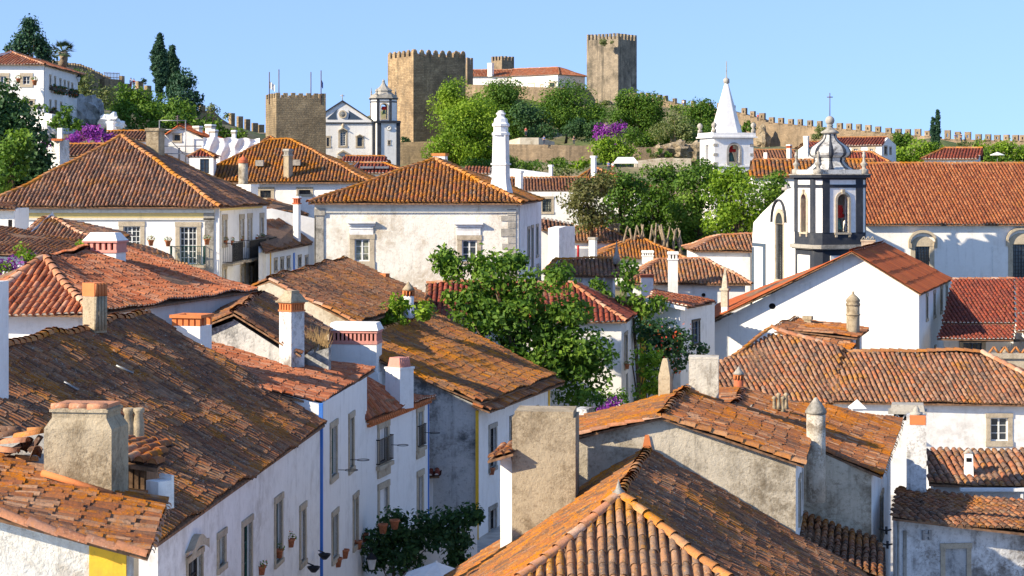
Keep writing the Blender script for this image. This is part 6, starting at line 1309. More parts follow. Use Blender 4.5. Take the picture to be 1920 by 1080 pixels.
m = MB(); m.prism([tuple(x[:2]) for x in (P(-50, 0, 63), P(160, 0, 63), P(455, 0, 75.4), P(-50, 0, 75))], -15, -4.3); m.build('inner_wall', M['white'], h)
# pink chimney
h = house('pink and white chimney with four vent slots and sloping slab, above the terracotta roof', P(188, 480, 71), 'chimney', 'chimney_stack'); D = 71; fr, w_, d_ = boxfr(154, 218, 233, D, .28); d_ = .8; Z = lambda y: zof(y, D); m = MB(); fr.box(m, .02, w_-.02, .02, d_-.02, Z(500), Z(474)); ch = m.build('chimney', M['white'], h); m = MB()
fr.box(m, -.03, w_+.03, -.03, d_+.03, Z(474), Z(469)); 
for i in range(6): u = (w_-.12)*i/5; fr.box(m, u, u+.12, 0, .12, Z(469), Z(455)); fr.box(m, u, u+.12, d_-.12, d_, Z(469), Z(455))
fr.box(m, w_-.12, w_, .12, d_-.12, Z(469), Z(455)); fr.box(m, -.06, w_+.06, -.06, d_+.06, Z(455), Z(451.5)); m.build('vent_lattice', M['pink'], ch); m = MB(); fr.box(m, -.05, w_+.05, -.05, d_+.05, Z(451.5), Z(436.5), .2, .22); m.build('cap', M['white_worn'], ch); m = MB(); fr.box(m, .14, w_-.13, .2, d_-.2, Z(469), Z(455)); m.build('flue', M['black'], ch)
# roofs behind it
h = house('dark brown roof beyond the bougainvillea, left edge', P(60, 480, 88)); pl = Plane([P(-60, 472, 84), P(150, 477, 84), P(150, 452, 90), P(-60, 408, 93)]); tiles(pl, M['t_dark'], h, **NT_); body(h, [pl], M['white'], -12, .4)
A, B = P(28, 448, 91), P(182, 457, 91); hiphouse('small hipped roof peeping in front of the big white house, left', A, B, 8, (86, 89), 407, 't_mix', 'white', -12, tk=NT_, rm='r_clay', ins=.4)
h = house('dark tile strip roof below the green balcony', P(300, 500, 92)); pl = Plane([P(236, 478, 92), P(352, 495, 90), P(320, 480, 96), P(232, 454, 97)]); tiles(pl, M['t_mix'], h, **NT_); body(h, [pl], M['white'], -12, .4)
h = house('white house corner with tiny dark window, left edge', P(10, 400, 100)); f = wall(h, P(-60, 0, 100), P(27, 0, 100), [(-60, 391), (27, 391)], -12, M['white'], [(15, 412, 23, 426, 'dark', dict(sw=0, nz=2))], thick=3.); pl = Plane([P(-70, 390, 99.6), P(29, 390, 99.6), P(29, 381, 103.5), P(-70, 381, 103.5)]); tiles(pl, M['t_dark'], h, **NT_)
# chimney with fluted side and orange top, on the dark ridge
h = house('grey render chimney with orange lichen top and fluted side, on the dark roof ridge', P(170, 610, 54), 'chimney', 'chimney_stack'); D = 54; fr, w_, d_ = boxfr(151, 177, 195, D, .62); Z = lambda y: zof(y, D); m = MB(); fr.box(m, 0, w_, 0, d_, Z(625), Z(556)); 
for i in range(4): p = fr.L(w_, d_*(i+.5)/4, 0); m.tube([(p[0], p[1], Z(620)), (p[0], p[1], Z(556))], d_/8.4, 8)
ch = m.build('chimney', M['stack'], h); m = MB(); fr.box(m, -.01, w_+.01, -.01, d_+.01, Z(556), Z(531)); 
for i in range(4): p = fr.L(w_, d_*(i+.5)/4, 0); m.tube([(p[0], p[1], Z(556)), (p[0], p[1], Z(532))], d_/8., 8)
m.build('lichen_top', M['brick_orange'], ch)
# the big dark roof and its street wall
SAG[0] = .08
h = house('street house under the huge dark lichen roof, foreground left', P(400, 1080, 48)); A, B, R2, R1 = P(296, 1014, 40), P(611, 796, 58.9), P(275, 587, 60), P(-270, 712, 40)
pl = Plane([A, B, R2, R1]); tiles(pl, M['t_dark'], h, **NT_); ridge(P(-150, 688, 42.8), R2, M['r_orange'], h, .14)
bk = Plane([B+V3(-11, 1, 0), A+V3(-13, 0, 0), R1, R2]); tiles(bk, M['t_dark'], h, **NT_)
ca, cb = P(296, 0, 40.5), P(600, 0, 58.7)
W1 = [(351, 1046, 377, 1120, 'wood' if False else 'dark', dict(sw=.12, nz=2)), (409, 1006, 420, 1060, 'green', dict(sw=.14, nz=1, nx=1)), (455, 982, 470, 1100, 'green', dict(sw=.14, nz=3)), (516, 940, 527, 1052, 'green', dict(sw=.16, nz=3, sd=.7)), (563, 955, 571, 1052, 'case', dict(sw=.16, nz=3))]
f = wall(h, ca, cb, [(296, 1018), (600, 800)], -15.5, M['white_worn'], W1, thick=.4)
m = MB(); (u, z), (u1, _) = f.hit(347, 1042), f.hit(380, 1042); N = 8
m.add([f.L(u+(u1-u)*i/N, -.16, z+.05+.28*math.sin(math.pi*i/N)**1.5+(.06 if i in (0, N) else 0)) for i in range(N+1)]+[f.L(u+(u1-u)*i/N, -.16, z-.12+.2*math.sin(math.pi*i/N)) for i in range(N+1)]+[f.L(u+(u1-u)*i/N, 0, z+.05+.28*math.sin(math.pi*i/N)**1.5) for i in range(N+1)], [(i, i+1, N+2+i, N+1+i) for i in range(N)]+[(2*N+2+i, 2*N+3+i, i+1, i) for i in range(N)]); m.build('curved_hood', M['stone'], h)
far = Fr(P(600, 0, 59), P(330, 0, 60.2)); m = MB(); m.add([far.L(*far.hit(x, y)[:1], 0, far.hit(x, y)[1]) for x, y in ((598, 1000), (310, 1000), (310, 640), (598, 800))], [(0, 1, 2, 3)]); m.build('end_wall', M['white'], h)
for x in (238, 256): p = P(x+4, 812, 44.5); MB().lathe(p, [(.13, -.4), (.13, .2), (.10, .42), (.14, .5), (.13, .56), (.09, .57)], 10).build('clay_flue', M['stack'], h)
m = MB()
for x, y in ((130, 722), (240, 690), (352, 705), (560, 762)):
    k = (x-960)/F; 
for (a, b, D_) in (((218, 685), (250, 700), 51.5), ((340, 686), (373, 703), 56.3), ((120, 716), (147, 732), 47.6)): m = MB(); m.tube([P(*a, D_-.25), P(*b, D_-.2)], .035, 5); m.build('silver_tile_patch', M['metal'], h)

roots = []
# hanging pots and iron baskets on this wall
def wpot(fr, x, y, label, plant='f_red', r=.12): u, z = fr.hit(x, y); p = fr.L(u, -.2, z); return pot(x, y, p[1]-.2, label, plant, r)
wpot(f, 523, 1046, 'clay pot of red geraniums under the third street window'); wpot(f, 545, 1026, 'clay pot of red geraniums, higher one right of the third street window'); wpot(f, 490, 1078, 'clay pot of red flowers at the bottom edge beside the green street window')
for x, y, l in ((586, 1042, 'iron wall basket left of the blue corner stripe, upper one'), (565, 1066, 'iron wall basket left of the blue corner stripe, lower one')):
    u, z = f.hit(x, y); p = f.L(u, -.35, z); t = thing('wall_basket', l, 'basket', p, 'iron baskets on the street wall'); m = MB(); m.lathe(p, [(.07, -.1), (.16, .0), (.19, .06), (.17, .06), (.06, -.06)], 12); m.build('basket', M['iron'], t); m = MB(); m.tube([p+V3(0, 0, .09), p+V3(-.2, .35, .09)], .02, 5); m.build('bracket', M['iron'], t)
# second street house (terracotta top)
SAG[0] = .05
h = house('street house with bright terracotta roof and blue corner stripe, second along the lane', P(640, 1080, 62)); A, B = P(603, 753, 59.3), P(703, 694, 69.4); z = (A[2]+B[2])/2; A[2] = B[2] = z
pl = Plane([A, B, P(388, 637, 66.5), P(335, 700, 57)]); tiles(pl, M['t_terra'], h, **NT_)
a2, b2 = P(601, 0, 59.), P(688, 0, 67.8)
f2 = wall(h, a2, b2, [(601, 758), (688, 706)], -15.5, M['white'], [(620, 800, 630, 892, 'green', dict(sw=.17, nz=3)), (654.5, 783, 662, 877, 'green', dict(sw=.17, nz=3)), (623, 965, 632, 1046, 'green', dict(sw=.15, nz=3)), (662.5, 933, 670, 1022, 'green', dict(sw=.15, nz=3))], thick=.4)
wall(h, P(480, 0, 59.2), P(602, 0, 58.95), [(480, 722), (602, 760)], -15, M['white'], thick=.3, name='gable_wall'); m = MB(); m.prism([tuple(x[:2]) for x in (P(490, 0, 59.8), P(600, 0, 59.6), P(685, 0, 68), P(420, 0, 67))], -15, zof(760, 60)); m.build('inner_wall', M['white'], h)
fstrip(h, 597.5, 605, 757, 1200, 58.75, 'blue'); fstrip(h, 594.5, 597.5, 806, 1200, 58.7, 'yellow')
# third street house
h = house('street house with low red roof, arched window and lattice balcony, third along the lane', P(740, 980, 71)); A, B = P(686, 789, 67.4), P(818, 743, 75.5); z = (A[2]+B[2])/2; A[2] = B[2] = z
pl = Plane([A, B, P(697, 716, 73.5), P(640, 745, 66.5)]); tiles(pl, M['t_terra'], h, **NT_)
a3, b3 = P(687, 0, 67.7), P(805, 0, 75.4)
f3 = wall(h, a3, b3, [(687, 792), (805, 750)], -15.5, M['white'], [(711, 802, 726, 867, 'grid', dict(sw=.22, nx=3, nz=3, sd=2.2)), (783, 772, 791, 842, 'green', dict(sw=.2, nz=3, sd=1.6)), (711, 915, 726, 975, 'case', dict(sw=.2, nz=3)), (784, 892, 791, 985, 'door', dict(sw=.2, nx=2, nz=2))], thick=.4)
m = MB()
N = 34; 
for k, dz in ((0, 0), (1, -.14)):
    for i in range(N): u = f3.len*(i+.5)/N; p = f3.L(u, -.16+.08*k, 0); z0 = zof(790, 67.6)-.02; m.box if False else f3.box(m, u-.055, u+.055, -.22+.1*k, .0, z0-.07+dz, z0+.03+dz)
m.build('dentil_eave', M['brick_orange'], h); m = MB(); m.prism([tuple(x[:2]) for x in (P(692, 0, 68.3), P(800, 0, 75.4), P(690, 0, 74))], -15, zof(800, 68)); m.build('inner_wall', M['white'], h)
fstrip(h, 798, 804.5, 752, 985, 75.2, 'blue')
(u0, z), (u1, _) = f3.hit(708, 838), f3.hit(730, 838); balcony(h, f3, u0-.2, u1+.1, f3.hit(720, 868)[1], .9, .16); (u0, z), (u1, _) = f3.hit(782, 840), f3.hit(793, 840); balcony(h, f3, u0-.1, u1+.1, z, .8, .14)
for x, y, l in ((683, 1016, 'terracotta pot beside the lower street windows, topmost of four'), (671, 1030, 'terracotta pot beside the lower street windows, second from top'), (646, 1047, 'terracotta pot beside the lower street windows, third from top'), (633, 1063, 'terracotta pot beside the lower street windows, lowest of four')): wpot(f2, x, y, l, None, .15)
for fq, x, y, l in ((f2, 640, 881, 'iron ring bracket below the first upper window of the second street house'), (f2, 663, 862, 'iron ring bracket below the second upper window of the second street house'), (f3, 740, 834, 'iron ring bracket right of the lattice balcony window'), (f3, 801, 811, 'iron ring bracket on the blue corner stripe')):
    u, z = fq.hit(x-6, y); p = np.array(fq.L(u, 0, z)); t = thing('ring_bracket', l, 'pot ring', p, 'iron pot rings on the lane walls'); c = np.array(fq.L(u, -.42, z)); m = MB(); m.tube([p, np.array(fq.L(u, -.22, z))], .012, 5); N = 14; m.tube([c+V3(.2*math.cos(2*math.pi*i/N), .2*math.sin(2*math.pi*i/N), 0) for i in range(N+1)], .014, 5, False); m.build('ring', M['iron'], t)
u, z = f2.hit(672, 1056); p = np.array(f2.L(u, -.45, z)); t = thing('wall_lantern', 'black wall lantern low on the lane wall beside the climbing vine', 'lantern', p); m = MB(); m.tube([np.array(f2.L(u, 0, z+.55)), np.array(f2.L(u, -.45, z+.5)), p+V3(0, 0, .3)], .02, 5); m.build('bracket', M['iron'], t); l = MB().lathe(p, [(.09, -.2), (.16, .15)], 6, smooth=False).build('lantern', M['wood_white'], t); MB().lathe(p, [(.2, .15), (.12, .27), (.02, .36)], 6, smooth=False).build('hood', M['iron'], l)
# big chimneys over the lane
h = house('large flared white chimney with red brick vents, above the lane', P(664, 720, 66), 'chimney', 'chimney_stack'); D = 76; fr, w_, d_ = boxfr(616, 706, 714, D, .12); d_ = 1.1; Z = lambda y: zof(y, D); m = MB(); fr.box(m, -.06, w_+.12, -.05, d_+.05, Z(800), Z(700), .06, .05); fr.box(m, 0, w_, 0, d_, Z(700), Z(646), .0, .0); ch = m.build('chimney', M['white'], h); m = MB(); fr.box(m, -.03, w_+.03, -.03, d_+.03, Z(646), Z(639.5))
for i in range(12): u = (w_-.09)*i/11; fr.box(m, u, u+.085, 0, .1, Z(639.5), Z(625)); fr.box(m, u, u+.085, d_-.1, d_, Z(639.5), Z(625))
for i in range(1, 6): v = (d_-.09)*i/6; fr.box(m, w_-.1, w_, v, v+.085, Z(639.5), Z(625)); fr.box(m, 0, .1, v, v+.085, Z(639.5), Z(625))
fr.box(m, -.03, w_+.03, -.03, d_+.03, Z(625), Z(620)); m.build('vent_lattice', M['pink'], ch); m = MB(); fr.box(m, -.07, w_+.07, -.07, d_+.07, Z(620), Z(606), .12, .2); m.build('cap', M['white'], ch); m = MB(); fr.box(m, .12, w_-.12, .3, d_-.3, Z(639), Z(625)); m.build('flue', M['black'], ch)
h = house('whitewashed chimney with ribbed pink top, on the low red roof', P(748, 760, 71), 'chimney', 'chimney_stack'); D = 71.3; fr, w_, d_ = boxfr(721, 750, 774, D, .68); Z = lambda y: zof(y, D); m = MB(); fr.box(m, 0, w_, 0, d_, Z(768), Z(694)); fr.box(m, -.03, w_+.03, -.03, d_+.03, Z(694), Z(690)); ch = m.build('chimney', M['white_worn'], h); m = MB(); fr.box(m, .08, w_-.04, .04, d_-.12, Z(690), Z(672), .05, .05)
for i in range(6): p = fr.L(w_-.06, .1+(d_-.25)*i/5, 0); m.tube([(p[0], p[1], Z(690)), (p[0]-.06, p[1], Z(671))], .045, 6)
m.build('ribbed_top', M['pink'], ch)
h = house('small white chimney box topped with an open red brick rim, left of centre', P(352, 640, 58), 'chimney', 'chimney_stack'); D = 60; fr, w_, d_ = boxfr(320, 375, 387, D, .25); d_ = .9; Z = lambda y: zof(y, D); m = MB(); fr.box(m, 0, w_, 0, d_, Z(670), Z(612)); ch = m.build('chimney', M['white'], h); m = MB()
for i in range(5): u = (w_-.14)*i/4; fr.box(m, u, u+.14, .0, .12, Z(612), Z(597)); fr.box(m, u, u+.14, d_-.12, d_, Z(612), Z(597))
fr.box(m, w_-.1, w_, .3, .5, Z(612), Z(597)); fr.box(m, -.06, w_+.06, -.06, .16, Z(597), Z(591)); fr.box(m, -.06, w_+.06, d_-.16, d_+.06, Z(597), Z(591)); fr.box(m, -.06, .12, .16, d_-.16, Z(597), Z(591.2)); fr.box(m, w_-.12, w_+.06, .16, d_-.16, Z(597), Z(591.2)); m.build('brick_rim', M['brick_orange'], ch)
h = house('plain white chimney side cut by the left picture edge', P(-6, 790, 44), 'chimney', 'chimney_stack'); fr, w_, d_ = boxfr(-30, -2, 8, 43.5, .3); m = MB(); fr.box(m, 0, w_, 0, d_, zof(830, 43.5), zof(528, 43.5)); m.build('chimney', M['white'], h)
h = house('grey blue chimney with red lattice and mossy hipped cap, left of the beige gable', P(543, 660, 64), 'chimney', 'chimney_stack'); D = 64; fr, w_, d_ = boxfr(521, 546, 568, D, .72); Z = lambda y: zof(y, D); m = MB(); fr.box(m, 0, w_, 0, d_, Z(690), Z(585)); ch = m.build('chimney', M['gray_white'], h); m = MB(); fr.box(m, -.03, w_+.03, -.03, d_+.03, Z(585), Z(582))
for i in range(5): u = (w_-.07)*i/4; fr.box(m, u, u+.07, 0, .07, Z(582), Z(571)); v = (d_-.07)*i/4; 
for i in range(1, 6): v = (d_-.07)*i/5; fr.box(m, w_-.07, w_, v, v+.07, Z(582), Z(571))
fr.box(m, -.02, w_+.02, -.02, d_+.02, Z(571), Z(568)); m.build('vent_lattice', M['brick_orange'], ch); m = MB(); fr.box(m, .1, w_-.1, .1, d_-.1, Z(582), Z(571)); m.build('flue', M['black'], ch); m = MB(); fr.box(m, -.09, w_+.09, -.09, d_+.09, Z(568), Z(565)); fr.box(m, -.05, w_+.05, -.05, d_+.05, Z(565), Z(552), w_*.22, d_*.22); fr.box(m, w_*.18, w_*.82, d_*.18, d_*.82, Z(552), Z(546), .02, .02); m.build('cap', M['stack'], ch)
# middle roofs
SAG[0] = .07
h = house('beige gabled house with streaky lichen roof, left of the cone chimney', P(640, 640, 85)); eF, eB, rF, rB = P(672, 605, 79), P(806, 559, 95.5), P(505, 523, 80.5), P(648, 485, 100)
pl = Plane([eF, eB, rB, rF]); tiles(pl, M['t_dark'], h, **NT_); ridge(rF, rB, M['r_orange'], h, .13); ridge(eF+V3(0, -.02, .02), rF, M['r_clay'], h, .10, .4, .03)
pl2 = Plane([P(420, 560, 82), P(560, 520, 101), rB, rF]); tiles(pl2, M['t_dark'], h, **NT_)
wall(h, P(440, 0, 80.8), P(668, 0, 79.3), [(440, 552), (505, 530), (668, 607)], -14, M['beige'], thick=.4); body(h, [pl, pl2], M['beige'], -14, .7)
m = MB(); 
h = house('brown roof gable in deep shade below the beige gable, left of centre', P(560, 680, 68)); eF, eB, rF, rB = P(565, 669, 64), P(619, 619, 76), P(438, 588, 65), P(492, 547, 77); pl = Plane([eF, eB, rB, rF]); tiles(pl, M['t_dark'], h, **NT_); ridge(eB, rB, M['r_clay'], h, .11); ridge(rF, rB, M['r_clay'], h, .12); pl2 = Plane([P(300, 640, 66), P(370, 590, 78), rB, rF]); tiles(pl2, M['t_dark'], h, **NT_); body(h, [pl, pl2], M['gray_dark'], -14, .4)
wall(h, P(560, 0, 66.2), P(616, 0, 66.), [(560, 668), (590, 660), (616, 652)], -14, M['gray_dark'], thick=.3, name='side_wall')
t = thing('dry_grass', 'tuft of dry straw grass in the roof valley beside the grey blue chimney', 'grass tuft', P(590, 652, 69)); n = 260; cs_ = []; 
q = MB(); 
for i in range(150):
    b = P(random.uniform(572, 615), random.uniform(640, 660), 69+random.uniform(-1, 1)); tp = b+V3(random.uniform(-.25, .25), random.uniform(-.2, .2), random.uniform(.3, .75)); s = V3(.012, 0, 0); q.add([b-s, b+s, tp], [(0, 1, 2)])
q.build('blades', plain('straw', (.42, .27, .12), .9), t)
# the house with yellow corner
h = house('white house with yellow corner stripe, rippled brown roof and mottled grey gable wall', P(920, 960, 80.8)); rF, rB, eF, eB = P(634, 638, 76.5), P(817, 591, 90.8), P(902, 758, 76.5), P(1044, 703, 88.0); z = (eF[2]+eB[2])/2; eF[2] = eB[2] = z; pl = Plane([eF, eB, rB, rF]); tiles(pl, M['t_palace'], h, pitch=.22, tl=.42, crs=.08); ridge(rF, rB, M['r_orange'], h, .13); pl2 = Plane([P(560, 700, 76.5)+V3(-3, 0, 0), P(700, 640, 90.3)+V3(-3, 0, 0), rB, rF]); tiles(pl2, M['t_dark'], h, **NT_); tiles(Plane([eF+V3(.35, 0, -.32), eB+V3(.35, 0, -.32), eB+V3(-.35, 0, -.08), eF+V3(-.35, 0, -.08)]), M['t_orange'], h, pitch=.22, tl=.8)
ga, gb, gc = P(700, 0, 76.8), P(894, 0, 76.8), P(1032, 0, 87.8)
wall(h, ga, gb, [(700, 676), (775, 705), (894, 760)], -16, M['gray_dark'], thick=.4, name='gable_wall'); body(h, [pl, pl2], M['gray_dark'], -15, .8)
fy = wall(h, gb, gc, [(894, 760), (1032, 712)], -16, M['white'], [(918, 802, 929, 876, 'grid', dict(sw=.16, nz=4, sm='stone_gray')), (918, 955, 929, 1030, 'grid', dict(sw=.16, nz=4, sm='stone_gray')), (957, 786, 965, 850, 'grid', dict(sw=.16, nz=4, sm='stone_gray')), (999, 768, 1007, 800, 'grid', dict(sw=.14, nz=4, sm='stone_gray'))], thick=.35)
fstrip(h, 891.5, 897.5, 770, 1150, 76.7, 'yellow'); strip(h, gb, gc, 1029, 722, 800, .28, 'yellow')
wpot(fy, 922, 890, 'clay pot on the white wall of the yellow striped house', None, .14)
h = house('low red tile hood over a doorway at the end of the lane', P(812, 960, 78)); pl = Plane([P(804, 889, 76), P(824, 888, 76), P(822, 876, 77.5), P(804, 874, 77.5)]); tiles(pl, M['t_red'], h, **NT_); m = MB(); m.prism([tuple(P(x, 0, d)[:2]) for x, d in ((805, 76.5), (812, 76.5), (812, 77.4), (805, 77.4))], -15, zof(885, 76.6)); m.build('wall', M['white'], h)
h = house('white garden wall with terrace ledge behind the dark vine', P(840, 1060, 70), 'wall', 'terrace_wall'); wall(h, P(770, 0, 70), P(895, 0, 71), [(770, 1000), (830, 1000), (850, 978), (895, 962)], -15.5, M['white_worn'], thick=.5); fq = Fr(P(765, 0, 69), P(832, 0, 69)); m = MB(); fq.box(m, 0, fq.len, -.4, .9, zof(1004, 69), zof(994, 69)); m.build('ledge', M['stone'], h)
t = thing('parasol', 'white canvas parasol at the bottom of the lane', 'parasol', P(818, 1120, 60)); c = P(818, 1056, 60); MB().lathe(c, [(1.05, -.42), (1.02, -.36), (.06, .02), (.02, .08)], 8, .3, False).build('canopy', M['canvas'], t); MB().tube([c, c+V3(0, 0, -2.6)], .03, 6).build('pole', M['wood_brown'], t)
# pier with small roof, and the great chimney block
SAG[0] = .04
h = house('great weathered beige chimney block beside a white pier, bottom centre', P(1020, 1000, 50), 'chimney', 'chimney_stack'); D = 49.5; fr, w_, d_ = boxfr(960, 1079, 1083, D, .1); d_ = 1.4; Z = lambda y: zof(y, D); m = MB(); fr.box(m, 0, w_, 0, d_, -15, Z(784)); fr.box(m, .06, w_-.06, .05, d_-.05, Z(784), Z(773)); m.build('chimney', M['stack'], h)
m = MB(); f = Fr(P(938, 0, 50), P(959.8, 0, 49.9)); f.box(m, 0, f.len, 0, 1.2, -15, zof(858, 50)); m.build('white_pier', M['white_worn'], h); pl = Plane([P(913, 860, 49.4), P(961, 846, 49.3), P(961, 829, 51.3), P(938, 836, 51.4)]); tiles(pl, M['t_orange'], h, **NT_)
f = Fr(P(918, 0, 49.8), P(960, 0, 49.7)); m = MB(); f.box(m, .1, f.len-.02, 0, .9, zof(863, 49.8), zof(855, 49.8)); m.build('eave_moulding', M['cornice'], h)
# long gray gable wall and its roofs
SAG[0] = .05
h = house('house with long stained grey gable wall and orange lichen roofs, foreground right', P(1300, 1000, 53)); rF, rB, eF, eB = P(1240, 778, 51.8), P(1291, 727, 58.7), P(1508, 869, 51.8), P(1521, 822, 57)
pl = Plane([eF, eB, rB, rF]); tiles(pl, M['t_orange'], h, **NT_); lF, lB = P(1076, 820, 51.8), P(1079, 789, 57.2); pl2 = Plane([lF, lB, rB, rF]); tiles(pl2, M['t_terra'] if False else M['t_palace'], h, **NT_); ridge(rF, rB, M['r_orange'], h, .13); ridge(eF, rF, M['r_orange'], h, .12, .42, .02); ridge(lF, rF, M['r_clay'], h, .09, .42, .01)
ga, gb, gc = P(1078, 0, 52), P(1492, 0, 52), P(1506, 0, 56.9)
wall(h, ga, gb, [(1078, 826), (1240, 784), (1492, 868)], -15, M['gray'], thick=.5, name='gable_wall'); wall(h, gb, gc, [(1492, 868), (1507, 830)], -15, M['white_worn'], [(1497, 900, 1500, 975, 'dark', dict(sw=.1))], thick=.35, name='side_wall'); body(h, [pl, pl2], M['gray'], -14, .9)
m = MB(); p = P(1213, 832, 51.9); fq = Fr(P(1204, 0, 51.98), P(1222, 0, 51.98)); m.add([fq.L(0, -.03, zof(842, 52)), fq.L(fq.len, -.03, zof(842, 52)), fq.L(fq.len*.7, -.02, zof(815, 52)), fq.L(fq.len*.3, -.02, zof(815, 52))], [(0, 1, 2, 3)])
m.build('lichen_streak', M['brick_orange'], h)
h = house('slim pointed grey chimney on the ridge, left of the square one', P(1248, 765, 57.5), 'chimney', 'chimney_stack'); D = 57; fr, w_, d_ = boxfr(1235, 1256, 1263, D, .35); Z = lambda y: zof(y, D); m = MB(); fr.box(m, 0, w_, 0, d_, Z(790), Z(706)); fr.box(m, 0, w_, 0, d_, Z(706), Z(680), .08, .06); fr.box(m, .08, w_-.08, .06, d_-.06, Z(680), Z(673), .03, .02); m.build('chimney', M['stack'], h)
h = house('square pale grey chimney on the ridge, right of the slim pointed one', P(1320, 762, 59), 'chimney', 'chimney_stack'); fr, w_, d_ = boxfr(1292, 1347, 1352, 58.2, .12); d_ = .8; m = MB(); fr.box(m, 0, w_, 0, d_, zof(790, 58.2), zof(674, 58.2)); fr.box(m, -.01, w_+.01, -.01, d_+.01, zof(674, 58.2), zof(670, 58.2)); m.build('chimney', M['gray_pale'], h)
h = house('house with orange speckled roof, mottled side wall and narrow window, right of the grey gable', P(1600, 1000, 59)); rF, rB, eF, eB = P(1372, 768, 58.2), P(1393, 732, 64), P(1655, 892, 57), P(1693, 787, 70); pl = Plane([eF, eB, rB, rF]); tiles(pl, M['t_orange'], h, **NT_); ridge(rF, rB, M['r_clay'], h, .12); ridge(eF, eB, M['r_orange'], h, .09, .42, -.02)
pl2 = Plane([P(1285, 775, 59.5), P(1290, 738, 64.5), rB, rF]); tiles(pl2, M['t_orange'], h, **NT_)
ga, gb, gc = P(1500, 0, 57.3), P(1634, 0, 57.3), P(1670, 0, 68); wall(h, ga, gb, [(1500, 832), (1634, 890)], -16, M['gray'], thick=.4, name='gable_wall'); wall(h, gb, gc, [(1634, 893), (1670, 808)], -16, M['white_worn'], [(1650, 931, 1654.5, 1003, 'dark', dict(sw=.14))], thick=.4, name='side_wall'); body(h, [pl, pl2], M['gray'], -15, 1.1)
roundchimney(h, 1530, 56.3, 746, 777, 862, 18, 'gray_pale', 'stone_gray', 'cone'); 
for i, x in enumerate((1452, 1460, 1468, 1474)): p = P(x, 764-(i % 2)*6, 61.5); MB().lathe(p, [(.09, -.15), (.06, .0), (.05, .25), (.09, .3), (.03, .36)], 8).build('vent_pot', M['stack'], h)
h = house('small round red lattice chimney with cone hat behind the square grey chimney', P(1385, 730, 66), 'chimney', 'chimney_stack'); roundchimney(h, 1385, 66, 688, 712, 740, 9, 'brick_red', 'stone_gray', 'lattice')
SAG[0] = .05
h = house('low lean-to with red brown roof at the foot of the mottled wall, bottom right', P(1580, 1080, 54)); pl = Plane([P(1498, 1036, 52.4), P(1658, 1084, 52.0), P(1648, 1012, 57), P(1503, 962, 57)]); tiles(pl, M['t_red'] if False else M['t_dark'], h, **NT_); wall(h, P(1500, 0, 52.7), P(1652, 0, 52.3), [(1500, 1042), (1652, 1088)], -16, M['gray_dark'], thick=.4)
for x, y, l in ((1662, 995, 'small iron cable bracket on the white side wall, upper one'), (1664, 1022, 'small iron cable bracket on the white side wall, lower one')):
    p = P(x, y, 56.6); t = thing('cable_bracket', l, 'bracket', p); m = MB(); m.tube([p+V3(-.15, .3, 0), p, p+V3(.12, -.1, .05)], .025, 5); m.tube([p+V3(0, 0, -.1), p+V3(0, 0, .12)], .04, 6); m.build('bracket', M['iron'], t)
# front roof
SAG[0] = .05
h = house('near hipped roof of large barrel tiles with orange lichen hips, bottom centre', P(1160, 1080, 42)); ap, bk_ = P(1160, 932, 44.1), P(1215, 842, 51.9)
ze = -10.5; fl, fr_ = V3(ap[0]-5.5, 38.6, ze), V3(ap[0]+5.5, 38.6, ze); bl, br = V3(bk_[0]-5.6, 51.9, -10.6), V3(bk_[0]+5.7, 51.9, -10.4)
tiles(Plane([fl, fr_, ap]), M['t_front'], h, pitch=.225, tl=.40, rise=.10, crs=.12); tiles(Plane([bl, fl, ap, bk_]), M['t_palace'], h, **NT_); tiles(Plane([fr_, br, bk_, ap]), M['t_dark'], h, **NT_)
ridge(fl, ap, M['r_clay'], h, .13, .42, .05); ridge(fr_, ap, M['r_orange'], h, .13, .42, .05); ridge(ap, bk_, M['r_orange'], h, .13)
m = MB(); m.lathe(ap, [(.15, 0), (.14, .12), (.07, .18), (.02, .34), (.003, .4)], 10); m.build('ridge_knob', M['stone_gray'], h); m = MB(); m.prism([(fl[0]+.6, 39.3), (fr_[0]-.6, 39.3), (br[0]-.5, 51.6), (bl[0]+.5, 51.6)], -15.5, -10.75); m.build('wall', M['white'], h)
# bottom left
SAG[0] = .05
h = house('rough white house with lichen roof, yellow corner and broken tiles, bottom left corner', P(120, 1080, 27)); a, b, c, d = P(278, 1034, 26), P(314, 944, 29.9), P(-160, 820, 31.5), P(-160, 925, 26.2)
pl = Plane([a, b, c, d]); tiles(pl, M['t_orange'], h, pitch=.20, tl=.36); ridge(d, a, M['r_clay'], h, .10, .38, .0); ridge(a, b, M['r_clay'], h, .07, .3, .0)
wall(h, P(-160, 0, 26.5), P(238, 0, 26.4), [(-160, 932), (0, 970), (238, 1030)], -9, M['white_rough'], thick=.4, name='front_wall'); fq = Fr(P(-160, 0, 26.5), P(238, 0, 26.4)); (u0, _), (u1, z1) = fq.hit(168, 1020), fq.hit(236, 1030); m = MB(); fq.box(m, u0, u1+.01, -.03, .0, -9, zof(1016, 26.4)); m.build('yellow_corner', M['yellow'], h)
m = MB(); m.prism([tuple(P(x, 0, dd)[:2]) for x, dd in ((-150, 27), (232, 27), (250, 29.8), (-150, 31))], -9, zof(1030, 27)-.12); m.build('inner_wall', M['gray_dark'], h); m = MB(); fq = Fr(P(240, 0, 26.6), P(258, 0, 29)); fq.box(m, .1, .35, -.05, .05, -9, zof(1048, 27)); m.build('door_post', M['wood_brown'], h)
